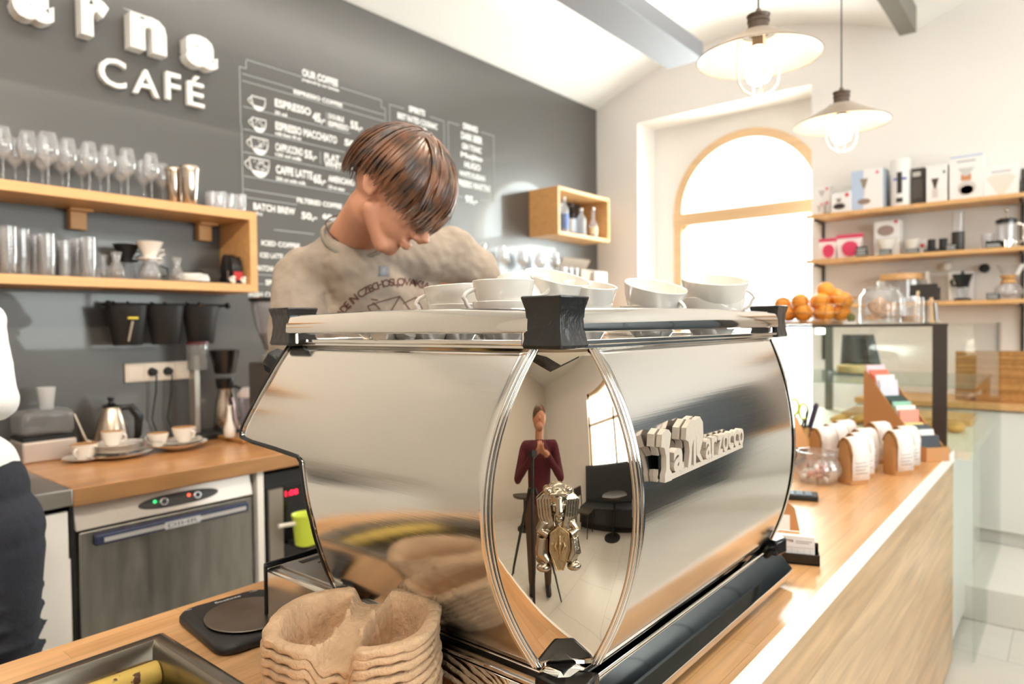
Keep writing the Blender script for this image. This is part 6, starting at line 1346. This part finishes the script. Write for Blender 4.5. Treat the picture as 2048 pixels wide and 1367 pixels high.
# face frame: face direction looks to the right of the picture and down
fdir=(CR*.80-CU*.62-CF*.28).normalized()
hup=(CU*.74+CR*.60-CF*.10); hup=(hup-fdir*hup.dot(fdir)).normalized(); hx_=fdir.cross(hup)   # hx_: person's right
HF=frame(hc_,hx_,fdir,hup)@Matrix.Diagonal((1.07,1.06,1.07,1))     # x right ear side, y forward, z crown
def face(m):
    m.ell((0,-.012,.030),(.074,.094,.088),n=28,k=18)           # skull
    m.ell((0,.030,-.020),(.060,.062,.072),n=24,k=14)           # face mass
    m.ell((0,.042,-.082),(.034,.034,.028))                      # chin
    m.cap((.050,.0,-.045),(.018,.050,-.092),.020,.018); m.cap((-.050,.0,-.045),(-.018,.050,-.092),.020,.018)
    m.cap((-.030,.082,.012),(.030,.082,.012),.012,.012)         # brow
    m.tube([(0,.088,.008),(0,.100,-.012),(0,.116,-.034),(0,.104,-.044)],[.008,.010,.013,.008],n=12)   # nose
    m.ell((-.011,.100,-.040),(.008,.009,.007)); m.ell((.011,.100,-.040),(.008,.009,.007))
    m.ell((0,.088,-.060),(.021,.010,.0055)); m.ell((0,.087,-.069),(.018,.010,.006))                   # lips
    m.ell((.030,.066,-.022),(.022,.020,.020)); m.ell((-.030,.066,-.022),(.022,.020,.020))             # cheeks
    for s in (-1,1):
        m.ell((s*.030,.076,.000),(.014,.010,.009))              # eyelids, nearly closed
        E=[(s*.076,-.004,.018),(s*.086,-.020,.022),(s*.088,-.026,.002),(s*.082,-.018,-.018),(s*.075,-.006,-.024),(s*.074,-.002,-.004)]
        m.tube(E,[.006,.007,.008,.008,.007,.005],closed=True,n=8); m.ell((s*.077,-.010,0),(.006,.014,.020))
elR=BD(588,765,1.62); wrR=BD(720,790,1.42); elL=BD(1010,600,1.93); wrL=BD(1000,700,1.60)
m=MB(); m.M=HF; face(m); m.M=Matrix.Identity(4)
nb=HF@Vector((0,-.030,-.050)); m.cap(neckb-upv*.01-fwd*.005,nb,.062,.055,n=20); m.cap(neckb-upv*.09-fwd*.02,neckb,.05,.055)
m.cap(elR,wrR,.043,.030); m.cap(shR,elR,.050,.043)
m.cap(shL,elL,.050,.043); m.cap(elL,wrL,.043,.028)
m.cap(chest-fwd*.03,neckb-upv*.06,.085,.05)
m.cap(chest-Vector((0,0,.2))-fwd*.04,chest-fwd*.03,.08,.08)
m.cap(shR-upv*.03,chest-fwd*.03,.045,.06); m.cap(shL-upv*.03,chest-fwd*.03,.045,.06)
def hand(m,w,d,n,curl=.9,side=1):
    d=d.normalized(); n=n.normalized(); x=d.cross(n).normalized()
    m.cap(w,w+d*.03,.026,.030,n=12)
    for k in range(4):
        o=(k-1.5)*.019; a=w+d*.075+x*o; m.cap(w+d*.02+x*o*.7,a,.016,.0125,n=10)
        p=a; dd=d.copy(); L3_=[.038,.026,.020]; L3_=[q*(1.0,1.08,1.0,.82)[k] for q in L3_]
        for j,l in enumerate(L3_):
            dd=(Matrix.Rotation(curl*(.7 if j else .55),3,x)@dd); q2=p+dd*l; m.cap(p,q2,.0095-.001*j,.0088-.001*j,n=9); p=q2
    b=w+d*.018+x*.028*side; c2=b+(d*.6+x*side*.75+n*-.3).normalized()*.042; m.cap(b,c2,.014,.0105,n=9); m.cap(c2,c2+(d*.9+x*side*.1-n*.3).normalized()*.03,.0100,.0085,n=9)
hand(m,wrR,Vector((.75,-.1,-.45)),Vector((.3,.2,.9)),1.0,1); hand(m,wrL,Vector((.6,-.5,-.55)),Vector((.4,.1,.9)),1.0,-1)
body=m.build('body',SKIN,bar,remesh=.0042,smi=4,recalc=False)
# eyes, brows and lips as thin details
m=MB(); m.M=HF
for s in (-1,1): m.tube([(s*.044,.078,.021),(s*.030,.090,.026),(s*.016,.092,.021)],[.002,.0035,.0025],n=6)
m.build('eyebrows',HAIR,bar)
m=MB(); m.M=HF
for s in (-1,1): m.tube([(s*.042,.083,-.004),(s*.030,.0875,-.0075),(s*.018,.086,-.005)],[.0008,.0014,.0008],n=6)
m.build('eyelashes',HAIR,bar)
# hair: shell plus layered locks sweeping forward from the crown
rr=random.Random(11)
m=MB(); m.M=HF
NU,NV=48,26; P=[]
for j in range(NV+1):
    v=j/NV; row=[]
    for i in range(NU):
        a=2*PI*i/NU; front=max(0,math.cos(a-PI/2)); back=max(0,-math.sin(a)); side=abs(math.cos(a))
        tmax=PI*(.50+.07*back+.02*side+.04*front); t=tmax*v
        rad=1+.035*math.sin(9*a+3*v)+.02*math.sin(17*a-5*v)+ .06*front*v
        row.append((.088*rad*math.sin(t)*math.cos(a),-.010+.110*rad*math.sin(t)*math.sin(a),.034+.100*(1+.03*math.sin(7*a))*math.cos(t)))
    P.append(row)
hs_=m.grid(P,close=True).build('hair',HAIR,bar,solid=.012,smooth=80)
m=MB(); m.M=HF
crown=Vector((0,-.055,.105))
for k in range(620):
    a=rr.uniform(-PI,PI); sw=rr.uniform(.0,.5)
    u=rr.random()**.6
    # start near crown, sweep forward and sideways over the skull, hanging past the brow in front
    L_=[]
    t0=rr.uniform(.0,.75); ft=math.cos(a-PI/2)
    tend=PI*(.56+.10*max(0,ft)+.08*max(0,-ft))*rr.uniform(.82,1.04)
    n_=9
    off=rr.uniform(.0,.012)
    for i in range(n_):
        w_=t0+(tend-t0)*i/(n_-1); aa=a+sw*.35*math.sin(PI*i/(n_-1))*(1 if math.cos(a)>0 else -1)
        rx2,ry2,rz2=.095+off,.117+off+.012*max(0,math.sin(aa))*(i/(n_-1)),.108+off
        p=Vector((rx2*math.sin(w_)*math.cos(aa),-.012+ry2*math.sin(w_)*math.sin(aa),.034+rz2*math.cos(w_)))
        if w_>PI*.5: p.z-=.010*(w_-PI*.5)
        L_.append(p)
    m.tube(L_,[.0022,.0032,.0036,.0036,.0034,.003,.0026,.0018,.0006],n=5,flat=(1.5,.6))
for k in range(170):      # fringe falling over the forehead
    x=rr.uniform(-.070,.070); n_=8; L_=[]
    dx=rr.uniform(-.02,.03); ln_=rr.uniform(.6,1.0)
    for i in range(n_):
        s_=i/(n_-1)*ln_; L_.append(Vector((x*(.75+.35*s_)+dx*s_*s_,.012+.112*math.sin(s_*1.35)-.02*s_*abs(x)*10,.138-.135*s_**1.6-.0*abs(x))))
    m.tube(L_,[.0025,.004,.0044,.0042,.0038,.003,.0018,.0006],n=5,flat=(1.5,.6))
m.build('locks',HAIR,hs_,smooth=60)
# T-shirt
m=MB()
m.cap(chest-Vector((0,0,.02)),neckb-upv*.065-fwd*.0,.142,.088,n=24)
m.cap(chest-upv*.30-fwd*.02+lft*.06,chest-upv*.02+lft*.065,.115,.13,n=24); m.cap(chest-upv*.30-fwd*.02-lft*.06,chest-upv*.02-lft*.065,.115,.13,n=24)
m.cap(shR-upv*.01,neckb-upv*.042,.074,.072,n=20); m.cap(shL-upv*.01,neckb-upv*.042,.074,.072,n=20)
m.cap(shR,shR.lerp(elR,.66),.078,.076,n=20); m.cap(shL,shL.lerp(elL,.42),.074,.070,n=20)
m.cap(pelvis+upv*.02,chest-upv*.25,.15,.15,n=24); m.cap(pelvis+upv*.02+lft*.05,chest-upv*.25+lft*.05,.13,.14,n=24)
m.cap(pelvis+upv*.02-lft*.05,chest-upv*.25-lft*.05,.13,.14,n=24)
# folds hanging from shoulders and across the chest
def onb(px,py,d): return BD(px,py,d)
ts=m.build('t_shirt',TSHIRT,bar,remesh=.0055,smi=9,recalc=False)
# cloth folds: gravity creases running down from the shoulders
q_=ts.modifiers.new('d','DISPLACE'); fx2=bpy.data.textures.new('folds2','CLOUDS'); fx2.noise_scale=.075; q_.texture=fx2; q_.strength=.022; q_.mid_level=.5
# ribbed neckline ring
nr=[]; nd=((nb-neckb).normalized()*.35+upv*.65-CF*.15).normalized(); e1=lft; e2=nd.cross(e1).normalized()
for i in range(28):
    a=2*PI*i/28; nr.append(neckb+nd*(.010+.0*math.sin(a))-upv*.006+e1*(.075*math.cos(a))+e2*(.080*math.sin(a))-upv*.020*max(0,math.sin(a)*(-1 if e2.dot(fwd)<0 else 1))+fwd*.006)
MB().tube(nr,.0062,n=10,closed=True,flat=(.8,1.3)).build('neckline',mat('grey_beige_rib',(140,132,120),.95,bump=.2,bscale=300),ts,smooth=60)
cr_=[neckb+nd*.030+e1*(.066*math.cos(2*PI*i/40))+e2*(.070*math.sin(2*PI*i/40))-upv*.02*max(0,math.sin(2*PI*i/40)*(-1 if e2.dot(fwd)<0 else 1)) for i in range(40)]
MB().tube(cr_,.0016,n=6,closed=True).build('neck_cord',mat('dark_cord',(70,44,34),.7),bar)
# trousers and shoes (below the counter)
m=MB(); 
for s in (-1,1):
    hp=pelvis+lft*.09*s; kn=Vector((hp.x+.03,hp.y-.02,.50)); an=Vector((hp.x-.0,hp.y+.01,.10)); m.cap(hp,kn,.10,.065); m.cap(kn,an,.066,.05)
m.cap(pelvis-lft*.06+upv*.04,pelvis+lft*.06+upv*.04,.125,.125)
m.build('trousers',NAVY,bar,remesh=.012,smi=4,recalc=False)
for s in (-1,1):
    an=Vector((pelvis.x+lft.x*.09*s,pelvis.y+lft.y*.09*s,.05)); MB().cap(an-fwd*.05,an+fwd*.13,.045,.038).build('shoe',BLACKM,bar)
# shirt print, curved to the chest by projecting on its surface
def project(pts3,origin,obj_eval,mw):
    out=[]
    inv=mw.inverted(); o=inv@origin
    for p in pts3:
        q_=inv@p; d=(q_-o).normalized(); ok,loc,nor,_=obj_eval.ray_cast(o,d)
        out.append(mw@(loc-d*.0016) if ok else p)
    return out
bpy.context.view_layer.update(); dg=bpy.context.evaluated_depsgraph_get(); te=ts.evaluated_get(dg); tmw=te.matrix_world.copy()
def print_on(name,polys,col):
    # polys: list of (list of px points, faces)
    m=MB()
    for pts,fs_ in polys: m.add(project([BD(x,y,1.4) for x,y in pts],EYE,te,tmw),fs_)
    m.build(name,col,ts,recalc=False)
def arctext(s_,cx_,cy_,r_,a0,a1,h_):
    out=[]; wid=[textmesh(c,.02)[0].max(0)[0]-textmesh(c,.02)[0].min(0)[0]+.12 if c!=' ' else .35 for c in s_]; tot=sum(wid); acc=0
    for c,w_ in zip(s_,wid):
        mid=(acc+w_/2)/tot; acc+=w_
        if c==' ': continue
        v,f=textmesh(c,.02); lo=v.min(0);hi=v.max(0); ang=a0+(a1-a0)*mid; k=h_/ .72
        P_=[]
        for p in v:
            lx_=(p[0]-(lo[0]+hi[0])/2)*k; ly_=p[1]*k; a=math.radians(ang); ux,uy=math.cos(a),math.sin(a)   # along baseline (image y down)
            P_.append((cx_+r_*math.sin(a)+ux*lx_+uy*ly_, cy_-r_*math.cos(a)+uy*lx_-ux*ly_))
        out.append((P_,f))
    return out
print_on('print_lettering',arctext('MADE IN CZECHOSLOVAKIA',803,712,142,-62,22,15),INK)
def strokes(L_,w_=2.2):
    out=[]
    for a,b_ in L_:
        dx,dy=b_[0]-a[0],b_[1]-a[1]; l=math.hypot(dx,dy); nx,ny=-dy/l*w_/2,dx/l*w_/2; n_=max(2,int(l/5)); P_=[];F_=[]
        for i in range(n_+1): x,y=a[0]+dx*i/n_,a[1]+dy*i/n_; P_+=[(x+nx,y+ny),(x-nx,y-ny)]
        F_=[(2*i,2*i+1,2*i+3,2*i+2) for i in range(n_)]; out.append((P_,F_))
    return out
print_on('print_drawing',strokes([((760,603),(800,592)),((800,592),(822,622)),((760,603),(735,612)),((735,612),(752,640)),((800,592),(778,628)),((806,607),(832,594)),((832,594),(845,618)),((793,574),(808,566)),((808,566),(803,573)),((745,605),(755,612)),((752,640),(778,628)),((742,598),(756,600)),((748,606),(760,618))]),INK)
# small clip of the lavalier-like tag at the neckline
tg=BD(764,541,1.50); 
te_o=te
P4=project([BD(x,y,1.4) for x,y in ((758,532),(777,532),(777,552),(758,552))],EYE,te,tmw); MB().add(P4,[(0,1,2,3)]).build('neck_tag',mat('grey_tag',(150,150,156),.5),ts,solid=.003)

# ------------------------------------------------------------------ colleague at the left edge
w2=thing('person',Vector((-2.12,.43,0)),'person in dark trousers and white blouse at the left edge, seen from hip to shoulder','person')
pv=Vector((-2.125,.425,.98)); ux=Vector((.77,.64,0)).normalized(); fw=Vector((-.64,.77,0)).normalized()
m=MB()
for s in (-1,1):
    hp=pv+ux*.085*s+upv*.0; kn=pv+ux*(.080*s)+Vector((0,0,-.46)); an=pv+ux*(.085*s)+Vector((0,0,-.89)); m.cap(hp-upv*.05,kn,.100,.066,n=24); m.cap(kn,an,.062,.048,n=20)
m.cap(pv-ux*.07,pv+ux*.07,.115,.115,n=24); m.cap(pv-ux*.045+upv*.10,pv+ux*.045+upv*.10,.105,.105,n=24)
for k in range(9): # creases down the outer leg
    z=.46+.05*k; m.tube([pv+ux*.13+fw*(-.10)+Vector((0,0,z-.98)),pv+ux*.165+Vector((0,0,z-.98-.012)),pv+ux*.14+fw*.08+Vector((0,0,z-.98+.01))],.008,n=8)
m.build('trousers',NAVY,w2,remesh=.008,smi=3,recalc=False)
m=MB(); sh2=pv+upv*.47-ux*.17
m.cap(pv+upv*.14-ux*.03,pv+upv*.42-ux*.16,.120,.125,n=24); m.cap(sh2-ux*.13,sh2+ux*.12,.07,.065,n=20)
m.cap(pv+upv*.14-ux*.08,pv+upv*.14+ux*.015,.12,.112,n=24); m.cap(D(-28,640,1.55),D(-14,800,1.55),.035,.050,n=16); m.cap(D(-28,640,1.55),sh2+ux*.06,.04,.06,n=16)
m.cap(sh2+ux*.10,sh2+ux*.09-upv*.18,.055,.058,n=20); m.cap(sh2+ux*.09-upv*.16,sh2+ux*.13-upv*.22+fw*.02,.055,.045,n=16)
m.cap(sh2-ux*.15,sh2-ux*.20-upv*.26,.060,.055,n=20)
m.build('blouse',BLOUSE,w2,remesh=.008,smi=4,recalc=False,disp=(.008,.09))
m=MB(); hc2=sh2+upv*.27; m.ell(hc2,(.075,.09,.11),n=24,k=16); m.ell(hc2+fw*.09-upv*.02,(.014,.016,.02)); m.cap(sh2+upv*.02,hc2-upv*.06,.055,.05); m.ell(hc2+ux*.077,(.012,.02,.03)); m.ell(hc2-ux*.077,(.012,.02,.03)); m.ell(hc2+fw*.03-upv*.07,(.05,.055,.04))
w_a=sh2+ux*.10-upv*.20; w_b=pv-ux*.20+fw*.20+upv*.14; m.cap(w_a,w_b,.036,.026); hand(m,w_b,Vector((-.5,.7,-.2)),Vector((0,.2,1)),.6,1)
w_c=sh2-ux*.20-upv*.26; w_d=pv-ux*.34+fw*.26+upv*.08; m.cap(w_c,w_d,.036,.026); hand(m,w_d,Vector((-.5,.7,-.2)),Vector((0,.2,1)),.6,-1); m.cap(sh2,pv+upv*.2-ux*.04,.05,.06)
m.build('body',SKIN,w2,remesh=.005,smi=3,recalc=False)
m=MB(); m.ell(hc2-fw*.015+upv*.02,(.086,.098,.115),n=24,k=16).cap(hc2-fw*.09+upv*.0,hc2-fw*.13-upv*.14,.035,.02).build('hair',HAIR,w2,remesh=.005,smi=2)
for s in (-1,1): MB().cap(pv+ux*.085*s-upv*.93-fw*.05,pv+ux*.085*s-upv*.935+fw*.13,.042,.036).build('shoe',BLACKM,w2)

# ------------------------------------------------------------------ photographer and tripod behind the lens, mirrored in the steel
ph=thing('person',Vector((.40,-.36,0)),'person in dark red sweater and brown trousers behind the tripod, mirrored in the machine corner','person')
o=Vector((.40,-.36,0)); ff=Vector((-.64,.77,0)); ll=Vector((-.77,-.64,0))
m=MB()
for s in (-1,1): m.cap(o+ll*.10*s+upv*.92,o+ll*.11*s+upv*.50,.095,.065); m.cap(o+ll*.11*s+upv*.50,o+ll*.12*s+upv*.10,.065,.05)
m.cap(o-ll*.05+upv*.98,o+ll*.05+upv*.98,.12,.12); m.build('trousers',mat('brown_twill',(92,70,56),.9),ph,remesh=.012,smi=3,recalc=False)
m=MB(); m.cap(o+upv*1.02,o+upv*1.38,.14,.16); m.cap(o-ll*.19+upv*1.46,o+ll*.19+upv*1.46,.07,.07)
for s in (-1,1): m.cap(o+ll*.21*s+upv*1.45,o+ll*.27*s+ff*.08+upv*1.20,.058,.048); m.cap(o+ll*.27*s+ff*.08+upv*1.20,o+ll*.09*s+ff*.22+upv*1.38,.046,.036)
m.build('sweater',mat('dark_red_knit',(86,30,40),.95),ph,remesh=.01,smi=4,recalc=False)
m=MB(); hq=o+upv*1.72+ff*.03; m.ell(hq,(.078,.095,.115),n=24,k=16); m.cap(o+upv*1.5,hq-upv*.07,.06,.05); m.ell(hq+ff*.1-upv*.02,(.014,.016,.02)); m.ell(hq+ff*.04-upv*.08,(.05,.05,.04)); m.ell(hq+ll*.08,(.012,.02,.03)); m.ell(hq-ll*.08,(.012,.02,.03))
for s in (-1,1): hand(m,o+ll*.09*s+ff*.23+upv*1.385,ff*.5+ll*-.6*s+upv*.2,upv,.8,-s)
m.build('body',SKIN,ph,remesh=.005,smi=3,recalc=False)
MB().ell(hq-ff*.012+upv*.025,(.088,.10,.108),n=24,k=16).build('hair',HAIR,ph,remesh=.006,smi=2)
for s in (-1,1): MB().cap(o+ll*.12*s+upv*.045-ff*.05,o+ll*.12*s+upv*.045+ff*.14,.045,.038).build('shoe',BLACKM,ph)
tp=thing('camera_tripod',Vector((.02,-.10,0)),'black camera tripod standing where the picture is taken, mirrored in the steel','tripod')
tc_=Vector((.045,-.055,0)); 
MB().box(tc_+Vector((-.03,-.03,1.36)),tc_+Vector((.03,.03,1.40))).cyl(tc_+upv*.95,tc_+upv*1.36,.014,n=12).build('centre_column',BLACKM,tp)
for k in range(3):
    a=R(-51+120*k+60); e=Vector((math.cos(a),math.sin(a),0)); MB().tube([tc_+upv*1.16+e*.03,tc_+e*.22+upv*.6,tc_+e*.42+upv*.015],[.015,.013,.009],n=10).build('leg',BLACKM,tp)
# chairs and tables put in unseen as dark shapes for the steel to mirror
CHM=mat('dark_stained_chair',(52,40,34),.5)
def chair(x,y,rz,label):
    t=thing('added_chair',(x,y,0),label,'chair','dark cafe chairs of the guest area'); 
    for sx_ in (-.19,.19):
        for sy_ in (-.19,.19): MB().cyl((x+sx_,y+sy_,0),(x+sx_*.9,y+sy_*.9,.44),.014,.018,n=10).build('leg',CHM,t)
        MB().tube([(x+sx_,y-.19,.44),(x+sx_,y-.22,.66),(x+sx_,y-.25,.88)],.015).build('back_post',CHM,t)
    MB().box((x-.21,y-.21,.44),(x+.21,y+.21,.47)).build('seat',CHM,t,bevel=.01); MB().box((x-.19,y-.26,.70),(x+.19,y-.235,.88)).build('backrest',CHM,t,bevel=.005)
    return t
chair(1.3,-1.3,0,'dark wooden cafe chair behind the photographer, near the back wall'); chair(2.3,-.6,0,'dark wooden cafe chair by the near street window'); chair(2.2,1.6,0,'dark wooden cafe chair by the far street window')
for (x,y,l) in ((2.35,.25,'round dark cafe table by the near street window'),(1.35,-2.1,'round dark cafe table near the back wall'),(2.3,2.9,'round dark cafe table by the far street window')):
    t=thing('added_round_table',(x,y,0),l,'table'); MB().cyl((x,y,.72),(x,y,.75),.34,n=36).build('tabletop',CHM,t,bevel=.004); MB().cyl((x,y,.02),(x,y,.72),.03,n=14).build('pedestal',BLACKM,t); MB().cyl((x,y,0),(x,y,.02),.22,n=28).build('foot',BLACKM,t)

t=thing('added_bench',(2.85,2.6,0),'long dark grey upholstered bench with a high back under the street windows','bench')  # unseen bench, added to widen the dark band in the rear panel reflection
MB().box((2.55,-.9,.12),(3.15,4.75,.46)).build('seat',mat('dark_grey_upholstery',(52,56,60),.8),t,bevel=.02); MB().box((3.0,-.9,.46),(3.18,4.75,1.25)).build('backrest',mat('dark_grey_upholstery',(1,1,1)),t,bevel=.02)
MB().box((2.62,-.88,0),(3.1,4.73,.12)).build('plinth',BLACKM,t)

t=thing('added_long_table',(1.5,2.7,0),'long dark communal table with solid sides, mirrored in the machine rear panel','table')  # unseen table, put in to carry the mirrored dark band lower
DT=mat('dark_table_lacquer',(40,46,50),.45)
MB().box((1.05,.9,.72),(1.85,4.4,.76)).build('tabletop',DT,t,bevel=.004)
for y in (.95,2.63,4.31): MB().box((1.1,y,0),(1.8,y+.04,.72)).build('side_board',DT,t)
MB().box((1.12,.99,.12),(1.15,4.31,.72)).build('front_board',DT,t)
